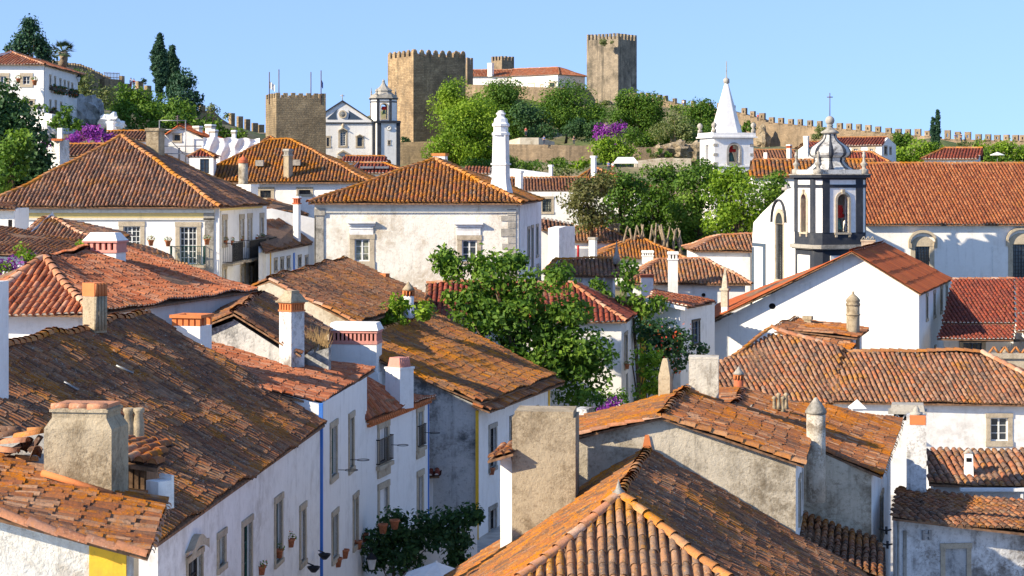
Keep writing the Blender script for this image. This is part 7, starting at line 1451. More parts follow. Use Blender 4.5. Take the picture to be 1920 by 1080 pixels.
h = house('broad beige chimney with stepped shoulders and tile cap, lower left', P(145, 900, 30), 'chimney', 'chimney_stack'); D = 29; fr, w_, d_ = boxfr(78, 209, 216, D, .14); d_ = .75; Z = lambda y: zof(y, D); m = MB(); fr.box(m, 0, w_, 0, d_, Z(960), Z(806)); fr.box(m, 0, w_, 0, d_, Z(806), Z(786), .10, .06); fr.box(m, .10, w_-.10, .06, d_-.06, Z(786), Z(768)); fr.box(m, .07, w_-.07, .03, d_-.03, Z(775), Z(770)); ch = m.build('chimney', M['stack'], h); m = MB()
for i in range(3): m.tube([fr.L(.08+i*(w_-.2)/3, .1, Z(766)), fr.L(.08+(i+1.05)*(w_-.2)/3, .12, Z(765))], .055, 8)
fr.box(m, .1, w_-.1, .12, d_-.1, Z(768), Z(761)); m.build('tile_cap', M['r_clay'], ch); m = MB(); m.tube([fr.L(-.02, -.03, Z(889)), fr.L(w_+.02, -.03, Z(926))], .05, 8); m.build('clay_flashing', M['brick_orange'], ch)
h = house('rough wooden dormer with little tile roof and white flue, right of the beige chimney', P(255, 940, 31), 'dormer', 'dormer_hut'); D = 31; pl = Plane([P(218, 866, 30.4), P(295, 872, 30.2), P(318, 830, 31.8), P(214, 812, 32)]); tiles(pl, M['t_orange'], h, pitch=.2, tl=.34); f = Fr(P(220, 0, 30.6), P(275, 0, 30.6)); m = MB(); f.box(m, 0, f.len, 0, 1., zof(975, 30.6), zof(872, 30.6)); 
for i in range(5): f.box(m, i*f.len/5, i*f.len/5+.06, -.03-.01*(i % 2), .0, zof(960, 30.6), zof(874, 30.6))
m.build('plank_wall', M['wood_brown'], h); m = MB(); f = Fr(P(274, 0, 30.2), P(297, 0, 30.)); f.box(m, 0, f.len, 0, .3, zof(955, 30.1), zof(902, 30.1), .0, .0); f.box(m, 0, f.len, .25, .3, zof(902, 30.1), zof(893, 30.1)); m.build('flue_box', M['white_worn'], h)
D = 31; t = thing('tile_pile', 'heap of loose broken clay tiles left of the beige chimney', 'tile heap', P(30, 870, D)); 
def arc(p, d, r, L, mat, parent):
    d = unit(d); s = unit(np.cross(d, (0, 0, 1))); up = np.cross(s, d); vs = []; n = 8
    for rr in (r, r-.015):
        for k, q in enumerate((p, p+d*L)):
            for i in range(n+1): a = math.pi*i/n; vs.append(q+s*math.cos(a)*rr*(1-.12*k)+up*math.sin(a)*rr*(1-.12*k))
    m = n+1; fs = [(i, i+1, m+i+1, m+i) for i in range(n)]+[(3*m+i, 3*m+i+1, 2*m+i+1, 2*m+i) for i in range(n)]+[(2*m+i, 2*m+i+1, i+1, i) for i in range(n)]+[(m+i, m+i+1, 3*m+i+1, 3*m+i) for i in range(n)]
    return MB().add(vs, fs, True).build('clay_tile', mat, parent)
for x, y, dx, dz, L, mt in ((2, 832, 1, .12, .5, 'r_clay'), (30, 822, 1, .22, .5, 'r_orange'), (52, 812, 1, .1, .28, 'r_orange'), (-10, 845, 1, -.05, .4, 'r_clay'), (0, 808, .9, -.1, .22, 't_mix'), (12, 809, .7, -.05, .22, 't_mix'), (22, 812, .8, -.2, .2, 't_mix'), (14, 855, .5, .3, .3, 't_mix'), (42, 850, .3, .45, .3, 't_dark'), (60, 848, .35, .5, .28, 't_dark'), (28, 862, .9, -.1, .35, 'r_orange'), (66, 860, .2, .4, .25, 't_mix'), (-20, 825, 1, .2, .5, 't_mix')): arc(P(x, y, D-.3+random.uniform(-.15, .15)), V3(dx, random.uniform(-.4, .4), dz), .085, L, M[mt], t)
m = MB(); q = [P(-60, 812, 31.6), P(84, 812, 31.6), P(84, 905, 30.4), P(-60, 885, 30.4)]; m.add([x for x in q]+[x+V3(0, .3, -.3) for x in q], [(3, 2, 1, 0), (4, 5, 6, 7), (0, 1, 5, 4), (1, 2, 6, 5), (2, 3, 7, 6), (3, 0, 4, 7)]); m.build('mortar_bed', M['stone_gray'], t)
# house behind the central tree
SAG[0] = .06
A, B = P(786, 610, 97), P(1175, 601, 97); A[2] = B[2] = zof(602, 97)
h, q = hiphouse('white house with red hipped roof half hidden by the big leafy tree, centre', A, B, 7.5, (800, 1069), 530, 't_red', 'white', -15, sk=.15, tk=dict(pitch=.27, tl=.45), rm='r_clay', ins=.8, gl=True)
wall(h, A+V3(.3, .4, 0), B+V3(-.3, .4, 0), [(800, 606), (1165, 604)], -15, M['white'], thick=.3); wall(h, B+V3(-.3, .4, 0), q[3]+V3(-.3, -.3, 0), [(1165, 604), (1188, 588)], -15, M['white_worn'], [(1171, 628, 1175.5, 686, 'dark', dict(sw=.16)), (1174, 700, 1178, 745, 'dark', dict(sw=.0))], thick=.3)
pot(1176, 692, 98.8, 'flowerpot with red flowers under the side window of the red hipped house')
h = house('cone capped round chimney with brick lattice, in front of the red hipped roof', P(766, 600, 89), 'chimney', 'chimney_stack'); roundchimney(h, 766, 89, 528, 555, 606, 10, 'white_worn', 'stack', 'lattice')
h = house('pale blue wall and lichen eave end beside the cone capped chimney', P(790, 590, 84), 'outhouse', 'outhouse'); pl = Plane([P(768, 571, 93), P(806, 565, 93), P(803, 553, 95.5), P(772, 556, 95.5)]); tiles(pl, M['t_orange'], h, **NT_); m = MB(); m.prism([tuple(P(x, 0, dd)[:2]) for x, dd in ((776, 93.4), (797, 93.4), (797, 95), (776, 95))], -14, zof(569, 93.5)); m.build('wall', M['white_worn'], h)
h = house('grey stone block left of the bougainvillea, below the red hipped house', P(1090, 780, 66), 'block', 'stone_block'); fr, w_, d_ = boxfr(1077, 1100, 1107, 64, .3); m = MB(); fr.box(m, 0, w_, 0, .8, -13, zof(768, 64)); m.build('block', M['gray_white'], h)
h = house('short chimney stub and orange tiles beyond the streaky roof', P(720, 512, 101), 'chimney', 'chimney_stack'); chimney(h, 713, 722, 727, 97, 513, 530, 'white_worn', 'slab', capm='brick_orange')
# ------------------------------------------------------------------ plants
G = 'round trees on the castle hillside'
tree('tree', 'large round bright green tree left of the keep trees, lowest and widest', 'tree', 375, [(868, 265, 62, 48), (845, 240, 42, 34), (895, 230, 45, 35), (830, 275, 30, 26), (905, 285, 40, 28), (870, 215, 34, 22)], M['l_bright'], .46, 1., 868, 3.0, G, zg=2)
tree('tree', 'bright green round tree directly in front of the broad keep', 'tree', 420, [(866, 180, 38, 26), (845, 200, 24, 24), (890, 195, 34, 34)], M['l_bright'], .46, 1., 868, 3.2, G)
tree('tree', 'tall green round tree below the long white palace wing', 'tree', 412, [(950, 190, 44, 36), (930, 215, 36, 34), (972, 222, 34, 32), (940, 172, 28, 16), (960, 240, 30, 22)], M['l_mid'], .46, 1., 948, 3.0, G)
tree('tree', 'wide darker green tree below the palace, nearest the tall keep', 'tree', 400, [(1065, 205, 56, 34), (1035, 198, 30, 28), (1095, 212, 34, 28), (1060, 232, 40, 20), (1062, 178, 36, 14)], M['l_mid'], .46, 1., 1060, 3.0, G)
tree('tree', 'dark shaded tree between the two big round trees on the terrace', 'tree', 395, [(1005, 232, 26, 22), (990, 215, 22, 20)], M['l_dark'], .6, .9, 1003, 2.8, G)
tree('tree', 'dense dark green tree below the wall, right of the bougainvillea', 'tree', 385, [(1195, 210, 44, 30), (1168, 222, 28, 26), (1225, 222, 34, 34), (1200, 240, 42, 28), (1180, 188, 22, 12), (1215, 190, 28, 14)], M['l_mid'], .44, 1., 1200, 2.6, G)
tree('tree', 'pale olive tree with forked bare trunk left of the white spire', 'tree', 362, [(1265, 232, 26, 22), (1248, 240, 18, 16), (1280, 245, 16, 14)], M['l_olive'], .42, .7, 1262, 2.2, G, bark='bark_pale')
tree('tree', 'broad dark green tree touching the left side of the spire', 'tree', 380, [(1315, 222, 38, 24), (1300, 240, 30, 26), (1335, 235, 30, 30), (1320, 205, 28, 12), (1302, 262, 26, 18)], M['l_mid'], .44, 1., 1315, 2.6, G)
tree('shrub', 'leafy bush against the wall just right of the spire', 'bush', 400, [(1404, 238, 14, 12), (1396, 250, 12, 12)], M['l_mid'], .5, 1., tr=0, zg=8)
tree('bougainvillea', 'purple bougainvillea above a small round tree on the terrace', 'bougainvillea', 372, [(1140, 245, 22, 12), (1160, 240, 12, 7), (1128, 258, 12, 10), (1165, 268, 12, 12)], M['f_purple'], .42, .8, tr=.08, cr=1.4)
tree('tree', 'small bright round tree under the purple bougainvillea', 'tree', 340, [(1150, 278, 34, 20), (1140, 292, 20, 12), (1170, 288, 22, 14)], M['l_bright'], .5, 1., 1152, 2.0, G)
tree('shrub', 'low green bush on the slope below the brown retaining wall', 'bush', 300, [(1085, 308, 24, 10), (1065, 316, 18, 8), (1100, 302, 14, 8)], M['l_bright'], .5, .8, tr=0)
tree('shrub', 'feathery pale green bush left of the hipped brown roof', 'bush', 200, [(1050, 322, 18, 10), (1068, 325, 14, 8)], M['l_olive'], .35, .8, tr=0)
for i, (x, y, r, l) in enumerate(((1218, 282, 5, 'small dark shrub on the rock terrace, left one'), (1236, 283, 6, 'round dark shrub in the middle of the rock terrace'), (1252, 290, 6, 'olive shrub at the right end of the rock terrace'), (1136, 196, 9, 'brown bush at the foot of the tall keep'), (1226, 292, 6, 'small yellowish shrub below the rock terrace'))): tree('shrub', l, 'bush', 340 if i != 3 else 450, [(x, y, r*1.2, r)], M['l_olive' if i > 2 else 'l_mid'], .35, 1., tr=0)
tree('ivy', 'yellow green ivy over the wall merlons left of the spire', 'ivy', 424, [(1270, 202, 16, 6), (1285, 206, 14, 8)], M['l_bright'], .45, .8, tr=0)
tree('shrub', 'green shrubs at the foot of the broad keep', 'bush', 386, [(757, 262, 9, 6), (766, 264, 6, 5)], M['l_dark'], .4, 1., tr=0)
# market stall and people
t = thing('awning', 'pale canvas market awning on the terrace under the small round tree', 'awning', P(1172, 310, 312)); f = Fr(P(1150, 0, 314), P(1196, 0, 314)); m = MB(); z = zof(305, 314)
m.add([f.L(0, -.8, z), f.L(f.len, -.8, z), f.L(f.len*.85, 1.5, z+.9), f.L(f.len*.2, 1.5, z+.9), f.L(0, -.8, z-.15), f.L(f.len, -.8, z-.15), f.L(f.len, 2.2, z-.15), f.L(0, 2.2, z-.15)], [(0, 1, 2, 3), (4, 5, 1, 0), (3, 2, 6, 7), (1, 5, 6, 2), (0, 3, 7, 4)]); m.build('canopy', M['canvas'], t); m = MB()
for u in (.1, f.len-.1): f.box(m, u, u+.08, -.7, -.62, z-2.6, z-.15)
m.build('poles', M['wood_dark'], t)
PB = []
def person(x, y, D, label, shirt, legs='trousers', h=1.7, face=0.):
    """y: row of the feet"""
    p = P(x, y, D); t = thing('person', label, 'person', p, 'visitors on the walls and terraces')
    key = 0
    if not PB:
        def skin(vs, es, rs, name):
            me = bpy.data.meshes.new(name); me.from_pydata(vs, es, []); o = bpy.data.objects.new(name, me); C.objects.link(o)
            md = o.modifiers.new('Skin', 'SKIN')
            for i, r in enumerate(rs): me.skin_vertices[0].data[i].radius = (r, r*.85); me.skin_vertices[0].data[i].use_root = (i == 0)
            o.modifiers.new('Sub', 'SUBSURF').levels = 1
            dg = bpy.context.evaluated_depsgraph_get(); e = o.evaluated_get(dg); out = bpy.data.meshes.new_from_object(e); bpy.data.objects.remove(o); out.name = name; return out
        vs = [(0, 0, .92), (0, 0, 1.15), (0, 0, 1.38), (0, -.01, 1.47), (0, -.02, 1.58), (0, -.02, 1.68), (.09, 0, .88), (.10, -.02, .48), (.11, .02, .06), (.11, -.12, .03), (-.09, 0, .88), (-.10, .03, .48), (-.12, .08, .06), (-.12, -.06, .03), (.18, 0, 1.36), (.23, .01, 1.12), (.22, -.08, .90), (.22, -.1, .80), (-.18, 0, 1.36), (-.23, .02, 1.12), (-.22, -.04, .90), (-.22, -.06, .80)]
        es = [(0, 1), (1, 2), (2, 3), (3, 4), (4, 5), (0, 6), (6, 7), (7, 8), (8, 9), (0, 10), (10, 11), (11, 12), (12, 13), (2, 14), (14, 15), (15, 16), (16, 17), (2, 18), (18, 19), (19, 20), (20, 21)]
        rs = [.15, .14, .15, .055, .095, .08, .09, .065, .045, .04, .09, .065, .045, .04, .06, .045, .035, .03, .06, .045, .035, .03]
        b = skin(vs, es, rs, 'body'); b.materials.append(M['skin']); 
        sv = [(0, 0, .90), (0, 0, 1.15), (0, 0, 1.39), (.18, 0, 1.37), (.23, .01, 1.14), (-.18, 0, 1.37), (-.23, .02, 1.14)]; s = skin(sv, [(0, 1), (1, 2), (2, 3), (3, 4), (2, 5), (5, 6)], [.165, .158, .16, .078, .062, .078, .062], 'shirt')
        lv = [(0, 0, .94), (.09, 0, .86), (.10, -.02, .48), (.11, .02, .10), (-.09, 0, .86), (-.10, .03, .48), (-.12, .08, .10)]; l = skin(lv, [(0, 1), (1, 2), (2, 3), (0, 4), (4, 5), (5, 6)], [.16, .105, .08, .06, .105, .08, .06], 'trousers')
        hr = bpy.data.meshes.new('hair'); o = MB(); o.lathe((0, .01, 1.62), [(.088, -.06), (.105, .02), (.10, .08), (.07, .13), (.01, .15)], 12); hr.from_pydata(o.v, [], o.f); hr.materials.append(M['hair']); PB.extend([b, s, l, hr])
    for n_, me, mt in (('body', PB[0], None), ('shirt', PB[1], shirt), ('trousers', PB[2], legs), ('hair', PB[3], None)):
        if mt:
            kk = n_+mt
            if kk not in bpy.data.meshes: c = me.copy(); c.name = kk; c.materials.clear(); c.materials.append(M[mt])
            me = bpy.data.meshes[kk]
        put(bpy.data.objects.new(n_, me), t)
    t.scale = (h/1.75,)*3; t.rotation_euler = (0, 0, face)
person(1212.5, 192, 456, 'person in dark clothes standing on the wall walk near the tall keep', 'shirt_dark', face=.4)
person(1281.5, 201, 440, 'person in white shirt and blue shorts on the wall walk left of the spire', 'shirt_white', 'shirt_blue', face=-1.)
person(1421, 228, 417, 'person in red top on the wall right of the spire', 'shirt_red')
person(1791, 266, 385, 'person in pale blue clothes between merlons at the far right', 'shirt_blue', 'cloth_tan', face=.3)
person(1802, 266, 385, 'person in dark clothes beside the pale blue one, far right wall', 'shirt_dark', face=-.8)
person(245.5, 165, 327, 'person in red standing on the ruined left wall, left of a pair', 'shirt_white', 'shirt_red')
person(251, 166, 327, 'person in pink and white on the ruined left wall, right of a pair', 'shirt_red', 'cloth_tan', 1.65)
person(986, 255, 371, 'person in red on the shaded terrace under the round trees', 'shirt_red')
person(1020, 272, 342, 'person in blue standing on the brown retaining wall', 'shirt_blue')
person(1076, 272, 342, 'person in black near the right end of the brown retaining wall', 'shirt_dark')
person(1141, 322, 308, 'person in dark blue by the market awning, left of a pair', 'shirt_blue'); person(1149, 323, 308, 'person in white by the market awning, right of a pair', 'shirt_white', 'shirt_red')
# right hand greens
def cypress(x, yt, yb, w_, D, label, mat='l_cyp', leaf=.45, group=None, lean=0):
    n = 9; bl = []
    for i in range(n):
        t_ = (i+.5)/n; y = yt+(yb-yt)*t_; r = w_*(math.sin(math.pi*min(1, t_*1.05+.06))**.6 if t_ > .35 else (t_/.35)**.75*.95+.05)*.5; bl.append((x+lean*(1-t_)+random.uniform(-1, 1)*w_*.06, y, max(r, w_*.1), (yb-yt)/n*.85))
    return tree('cypress', label, 'cypress', D, bl[::-1], M[mat], leaf*.7, 2.7, x, None, group, tr=.15, limbs=0, zg=zof(yb, D)-1, depth=.5 if w_ < 25 else .8, aspect=.4)
cypress(1749.5, 220, 282, 8, 300, 'slim cypress below the skyline wall, shorter left one of two', leaf=.38); cypress(1758, 206, 282, 10, 300, 'slim cypress below the skyline wall, taller right one of two', leaf=.38)
tree('hedge', 'flat topped ivy block on the wall right of the gabled white house', 'hedge', 300, [(1690, 268, 16, 14), (1680, 262, 10, 10), (1700, 262, 10, 8)], M['l_mid'], .38, 1., tr=0, cr=1.1)
tree('hedge', 'rounded green hedge slope left of the white barn', 'hedge', 275, [(1700, 290, 30, 10), (1740, 290, 28, 9), (1675, 298, 20, 8), (1720, 300, 40, 9), (1735, 275, 24, 8)], M['l_bright'], .42, 1., tr=0, cr=1.5)
tree('hedge', 'bushy green and yellow hedge behind the white parasol, right edge', 'hedge', 310, [(1880, 278, 24, 8), (1910, 282, 26, 12), (1945, 280, 30, 14), (1860, 295, 26, 10), (1905, 298, 30, 10), (1840, 282, 10, 8)], M['l_bright'], .45, 1., tr=0, cr=1.6)
tree('hedge', 'darker shrubs behind the white barn gable', 'hedge', 250, [(1862, 300, 16, 8), (1880, 304, 20, 8), (1850, 290, 8, 10)], M['l_mid'], .4, 1., tr=0)
tree('shrub', 'orange green bush below the far right merlons', 'bush', 370, [(1808, 270, 12, 6), (1830, 270, 12, 7)], M['l_olive'], .4, 1., tr=0)
tree('shrub', 'olive shrub growing on the skyline wall beside the dome ball', 'bush', 398, [(1542, 246, 14, 14), (1530, 256, 12, 8)], M['l_olive'], .45, .9, tr=0, zg=7)
t = thing('parasol', 'white parasol among the hedges at the far right', 'parasol', P(1870, 300, 240)); c = P(1870, 288, 240); MB().lathe(c, [(.9, -.2), (.88, -.14), (.05, .18)], 8, 0, False).build('canopy', M['canvas'], t); MB().tube([c, c+V3(0, 0, -2)], .03, 5).build('pole', M['metal'], t)
# left hillside
tree('conifer', 'dark spreading conifer behind the hilltop house, top left', 'conifer', 250, [(57, 95, 38, 14), (55, 80, 28, 12), (58, 66, 18, 12), (57, 52, 8, 10), (56, 44, 3, 6), (28, 92, 14, 7), (84, 95, 12, 8), (40, 72, 12, 5), (74, 78, 12, 5), (85, 110, 16, 12)], M['l_cyp'], .42, 1., 57, 1.1, limbs=8)
def palm(x, y, D, r, label):
    c = P(x, y, D); g_ = P(x-2, y+26, D); t = thing('palm_tree', label, 'palm', g_); MB().tube([g_, (g_+c)/2+V3(.2, 0, 0), c], [.5, .45, .55], 10).build('trunk', M['bark_pale'], t); cs_ = []; ds = []; k = r*D/F; V = []; Q = []
    m = MB()
    for i in range(38):
        a = 2*math.pi*i/38*2.4+random.uniform(-.2, .2); el = random.uniform(-.35, 1.25); d = np.array([math.cos(a)*math.cos(el), math.sin(a)*math.cos(el), math.sin(el)]); tip = c+d*k*random.uniform(.5, .68); m.tube([c, tip], .035, 4)
        s = unit(np.cross(d, (0, 0, 1))); up = np.cross(s, d)
        for j in range(15):
            b = (j-7)/7*1.35; e_ = d*math.cos(b)+s*math.sin(b); L = k*.55*(1-.25*abs(b)); q = tip+e_*L-np.array([0, 0, .18*L]); w_ = np.cross(e_, up)*.07; m.add([tip-w_, tip+w_, q], [(0, 1, 2)])
    o = m.build('fronds', M['l_palm'], t); return t
M['l_palm'] = plain('palm_frond', (.07, .10, .035), .6, .3, 3)
palm(118, 98, 235, 27, 'fan palm with brown shaggy trunk beside the dark conifer')
cypress(299, 66, 185, 34, 300, 'tall dense cypress, tallest and leftmost of the group on the left hill', leaf=.5); cypress(322, 88, 195, 32, 305, 'second cypress, slightly shorter and right of the tallest', leaf=.5); tree('tree', 'dark rounded evergreen at the right end of the cypress group', 'tree', 290, [(350, 180, 24, 34), (358, 205, 18, 28), (335, 175, 18, 26), (345, 150, 10, 14)], M['l_cyp'], .5, 1., 350, 1.8)
tree('thicket', 'leafy mixed thicket covering the slope under the cypresses', 'thicket', 270, [(290, 195, 50, 26), (250, 205, 36, 24), (225, 200, 22, 18), (330, 215, 44, 24), (280, 222, 54, 20), (240, 175, 20, 16), (350, 235, 26, 12), (310, 235, 30, 10), (205, 236, 18, 12), (240, 238, 26, 14), (280, 243, 30, 10), (385, 238, 20, 12), (400, 250, 24, 10), (440, 256, 24, 8)], M['l_mid'], .48, .9, tr=.1, cr=1.7)
tree('thicket', 'bright green scrub on the slope between the white rock and the scaffold', 'thicket', 238, [(252, 225, 36, 18), (300, 232, 40, 16), (232, 208, 18, 14), (345, 240, 30, 10), (275, 212, 30, 12), (330, 226, 30, 14)], M['l_mid'], .42, .9, tr=.08, cr=1.5)
tree('thicket', 'brownish green bushes on the slope right of the hilltop house', 'thicket', 262, [(165, 170, 26, 24), (185, 190, 24, 20), (200, 182, 16, 18), (150, 150, 12, 14)], M['l_olive'], .42, .9, tr=.08, cr=1.4)
tree('shrub', 'green bush right of the far corner of the hilltop house', 'bush', 243, [(140, 135, 9, 7), (148, 145, 8, 8)], M['l_mid'], .35, .9, tr=0)
tree('shrub', 'green bush on the garden wall under the front window of the hilltop house', 'bush', 206, [(38, 194, 20, 14), (22, 185, 14, 10), (48, 203, 12, 8)], M['l_mid'], .32, .9, tr=0)
tree('shrub', 'darker bush right of the lamp on the garden wall', 'bush', 202, [(78, 205, 14, 11), (68, 202, 8, 6)], M['l_mid'], .32, .9, tr=0)
tree('shrub', 'green bushes along the foot of the hilltop house side wall', 'bush', 200, [(115, 225, 22, 18), (135, 232, 22, 14), (122, 207, 14, 12), (100, 236, 16, 8), (150, 240, 12, 8)], M['l_mid'], .32, .9, tr=.05)
tree('shrub', 'young tree growing on top of the dark ruined wall', 'bush', 334, [(399, 205, 13, 9), (425, 218, 7, 6)], M['l_olive'], .4, .9, tr=.06)
tree('shrub', 'small lone pine tuft on the ruined wall left of the cypresses', 'bush', 330, [(268, 152, 6, 6)], M['l_cyp'], .35, .9, tr=.06)
tree('bougainvillea', 'large purple bougainvillea in front of the white rock, left hillside', 'bougainvillea', 152, [(160, 255, 32, 12), (195, 258, 24, 11), (135, 262, 18, 8), (175, 244, 20, 7), (90, 262, 10, 10)], M['f_purple'], .30, .9, tr=.05, cr=.7)
tree('bougainvillea', 'purple and green bougainvillea by the wall at the left edge', 'bougainvillea', 80, [(20, 496, 30, 16), (50, 488, 18, 10), (0, 505, 20, 12)], M['f_purple'], .12, .7, tr=.03, cr=.35)
tree('climber', 'bright climbing shoots above the bougainvillea at the left edge', 'climber', 79.5, [(38, 470, 8, 18), (55, 480, 12, 10), (8, 500, 14, 10), (60, 484, 8, 5), (135, 478, 6, 3), (152, 462, 4, 12)], M['l_bright'], .14, .6, tr=.02, cr=.25)
# big dark tree at the left edge
tree('tree', 'massive dark green broadleaf tree at the left edge', 'tree', 126, [(10, 200, 30, 38), (35, 250, 42, 38), (60, 285, 42, 40), (15, 310, 50, 48), (70, 320, 34, 36), (-20, 250, 40, 60), (0, 345, 40, 30), (45, 350, 50, 26)], M['l_dark'], .34, 1.35, 10, 1.0, tr=.35)
tree('tree', 'lighter green rounded tree low at the left edge, before the dark one', 'tree', 121, [(22, 300, 30, 42), (30, 270, 20, 22), (-5, 330, 30, 30)], M['l_mid'], .34, 1., 15, .9)
# central tree in front of the red hipped house
tree('tree', 'big glossy leafed tree filling the courtyard in the centre', 'tree', 92, [(935, 560, 62, 44), (985, 600, 84, 52), (900, 590, 54, 46), (1040, 610, 60, 44), (1090, 650, 60, 42), (1060, 690, 66, 34), (985, 655, 80, 42), (1120, 690, 44, 36), (870, 560, 36, 30), (920, 520, 34, 22), (1000, 540, 40, 26), (850, 505, 16, 14, 1), (838, 485, 10, 10, 1), (905, 495, 12, 18, 1), (945, 500, 14, 16, 1), (965, 490, 8, 10, 1), (1070, 585, 40, 24), (1050, 520, 12, 18, -1), (1085, 740, 30, 18)], M['l_mid'], .27, 1.0, 1010, .75, tr=.28, limbs=12, zg=-14)
tree('tree', 'bright green small tree left of the cone capped chimney', 'tree', 85, [(735, 590, 30, 30), (725, 610, 26, 20), (745, 570, 16, 14), (795, 585, 14, 14)], M['l_bright'], .22, .8, 735, .55, tr=.08, zg=-13)
tree('tree', 'shaggy green tree right of the red hipped house, over the alley', 'tree', 103, [(1185, 560, 26, 26), (1205, 590, 24, 24), (1170, 530, 14, 18), (1180, 500, 8, 14), (1215, 625, 20, 18), (1230, 570, 10, 10), (1130, 560, 20, 14), (1120, 540, 10, 8)], M['l_mid'], .26, .75, 1200, .6, tr=.1, zg=-14)
tree('climber', 'dark climber with orange red trumpet flowers at the alley', 'climber', 99, [(1245, 640, 34, 34), (1260, 675, 28, 36), (1222, 620, 20, 16), (1270, 640, 18, 22)], M['l_dark'], .24, .9, tr=.06, cr=.6, zg=-14)
t = bpy.data.objects[-1] if False else None
tt = thing('trumpet_flowers', 'scattered orange red flowers on the dark climber', 'flowers', P(1255, 690, 98)); c, o_, cl = blobs_cloud([(1250, 640, 36, 34), (1265, 675, 30, 36)], 98, .35, .2, .7); leaves('blossom', c[::5], o_[::5], .15, M['f_red'], tt)
tree('shrub', 'fresh light green bush in the alley, below the climber', 'bush', 94, [(1215, 665, 24, 24), (1225, 690, 24, 24), (1210, 715, 22, 26), (1240, 720, 20, 26)], M['l_bright'], .20, .9, tr=.04, cr=.5, zg=-14)
tree('shrub', 'dark bush by the dark window of the small terracotta house', 'bush', 100, [(1310, 655, 16, 14), (1290, 660, 12, 12)], M['l_dark'], .22, .9, tr=.04, zg=-14)
tree('shrub', 'shaded bush with pink flowers under the big courtyard tree', 'bush', 89, [(1130, 755, 26, 18), (1160, 748, 18, 16), (1110, 745, 20, 20)], M['l_mid'], .2, .8, tr=.04, cr=.4, zg=-14)
tt = thing('bougainvillea', 'small magenta bougainvillea clump above the tile ridge, centre', 'bougainvillea', P(1140, 770, 66)); c, o_, cl = blobs_cloud([(1135, 768, 16, 8), (1150, 758, 8, 7)], 66.5, .5, .14, .3); leaves('blossom', c, o_, .13, M['f_purple'], tt)
# vine at the lane end
tree('climber', 'deep green vine spilling over the terrace at the end of the lane', 'climber', 67, [(735, 1010, 44, 34), (700, 1030, 28, 40), (760, 1045, 50, 30), (820, 1005, 36, 22), (850, 975, 26, 20), (855, 1010, 24, 28), (800, 985, 22, 16), (730, 980, 24, 14), (850, 1045, 20, 18), (885, 965, 16, 5)], M['l_dark'], .20, 1.15, tr=.06, cr=.5, zg=-14.5)
for x, y, l in ((740, 992, 'clay pot half hidden in the dark vine, upper one'), (718, 1000, 'clay pot half hidden in the dark vine, lower one')): pot(x, y, 65, l, None, .16)
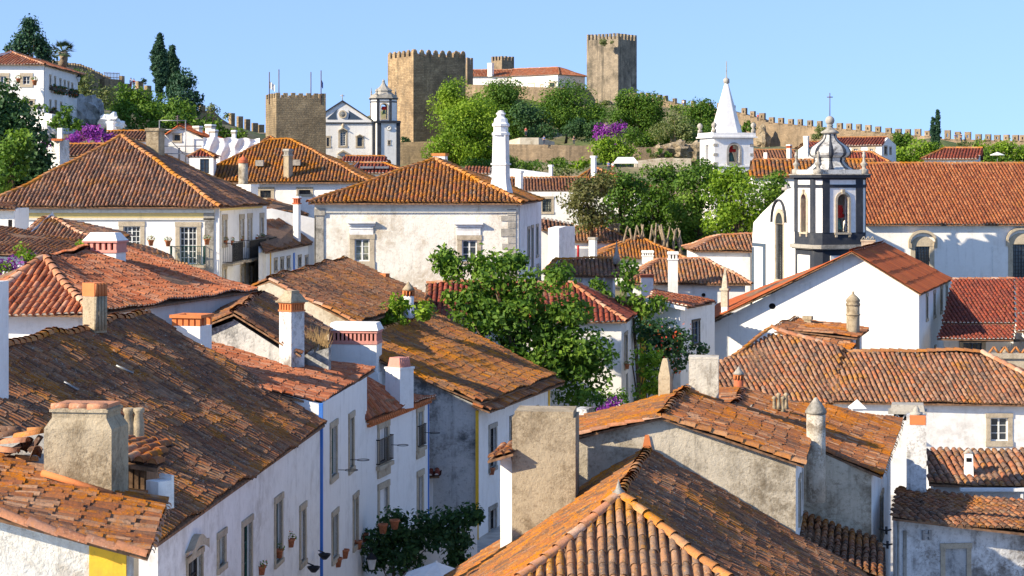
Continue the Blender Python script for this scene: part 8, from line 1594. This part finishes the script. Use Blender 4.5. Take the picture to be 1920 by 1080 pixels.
# wood behind the small houses
G2 = 'trees of the dark grove behind the small houses'
for i, (bl, D, mt, l, tx) in enumerate((
 ([(1100, 375, 34, 40), (1085, 400, 26, 28), (1120, 350, 22, 22), (1120, 410, 28, 22)], 158, 'l_brownish', 'thin olive brown leafed tree at the left end of the dark grove', 1110),
 ([(1160, 362, 44, 42), (1150, 405, 40, 30), (1185, 350, 26, 24)], 164, 'l_mid', 'broad green tree left in the dark grove, above the bare trunks', 1160),
 ([(1235, 352, 48, 44), (1215, 395, 44, 34), (1250, 335, 34, 20), (1225, 425, 60, 24)], 172, 'l_mid', 'tall green tree above the bare trunks in the grove', 1230),
 ([(1310, 352, 52, 48), (1290, 400, 44, 40), (1320, 335, 36, 22), (1300, 440, 44, 26)], 168, 'l_mid', 'dense green tree in the middle of the grove', 1305),
 ([(1375, 362, 50, 52), (1400, 400, 40, 34), (1375, 340, 36, 22), (1350, 415, 44, 34)], 162, 'l_bright', 'brighter green full tree of the grove, below the spire', 1375),
 ([(1440, 370, 38, 38), (1430, 405, 34, 34), (1455, 350, 26, 24), (1400, 425, 40, 22)], 170, 'l_mid', 'green tree at the right end of the grove touching the church gable', 1435))):
    tree('tree', l, 'tree', D, bl, M[mt], .30, 1.0, tx, 1.15, G2)
tree('shrub', 'dark undergrowth filling the gap beneath the grove trees', 'bush', 176, [(1220, 445, 90, 26), (1320, 455, 60, 18), (1120, 430, 50, 20)], M['l_dark'], .36, 1., tr=0, cr=1.4, zg=-8)
xs = [(1183, 428), (1190, 422), (1203, 420), (1209, 421), (1222, 422), (1229, 418), (1237, 420), (1243, 421), (1254, 425), (1262, 430), (1270, 428), (1277, 432), (1171, 426)]
for i, (x, y) in enumerate(xs):
    b = P(x+random.uniform(-3, 3), 482, 154); t = thing('bare_trunk', 'pale cut bare trunk in the row in front of the dark grove', 'bare trunk', b, 'pale bare trunks in a row'); q = P(x+random.uniform(-4, 5), y, 154+random.uniform(-1, 1)); mid = (b+q)/2+V3(random.uniform(-.35, .35), 0, 0); m = MB(); m.tube([b, mid, q], [.15, .11, .06], 6)
    if i % 2: m.tube([mid, mid+V3(random.uniform(-.7, .7), 0, 1.2)], [.09, .04], 5)
    m.build('trunk', M['bark_pale'], t)

tree('thicket', 'dense green scrub under the big round trees along the upper terrace', 'thicket', 378, [(1100, 236, 34, 14), (1075, 246, 26, 12), (1112, 250, 22, 14), (1025, 246, 22, 10), (1000, 252, 16, 8)], M['l_dark'], .42, 1., tr=0, cr=1.6)
tree('thicket', 'green scrub filling the slope between the dense tree and the white spire', 'thicket', 366, [(1235, 262, 28, 12), (1190, 258, 26, 14), (1205, 268, 24, 8), (1290, 256, 26, 12), (1325, 256, 26, 16), (1255, 252, 24, 10)], M['l_mid'], .42, 1., tr=0, cr=1.6)
tree('tree', 'bright green tree between the palace trees and the tall keep foot', 'tree', 405, [(1128, 215, 20, 18), (1112, 222, 18, 16)], M['l_bright'], .44, 1., 1125, 2.0, tr=.2)
tree('thicket', 'green scrub on the slope left of the low parapet wall, below the terrace', 'thicket', 290, [(900, 312, 34, 12), (950, 306, 30, 10), (985, 312, 24, 9), (1040, 308, 24, 9)], M['l_mid'], .40, 1., tr=0, cr=1.3)
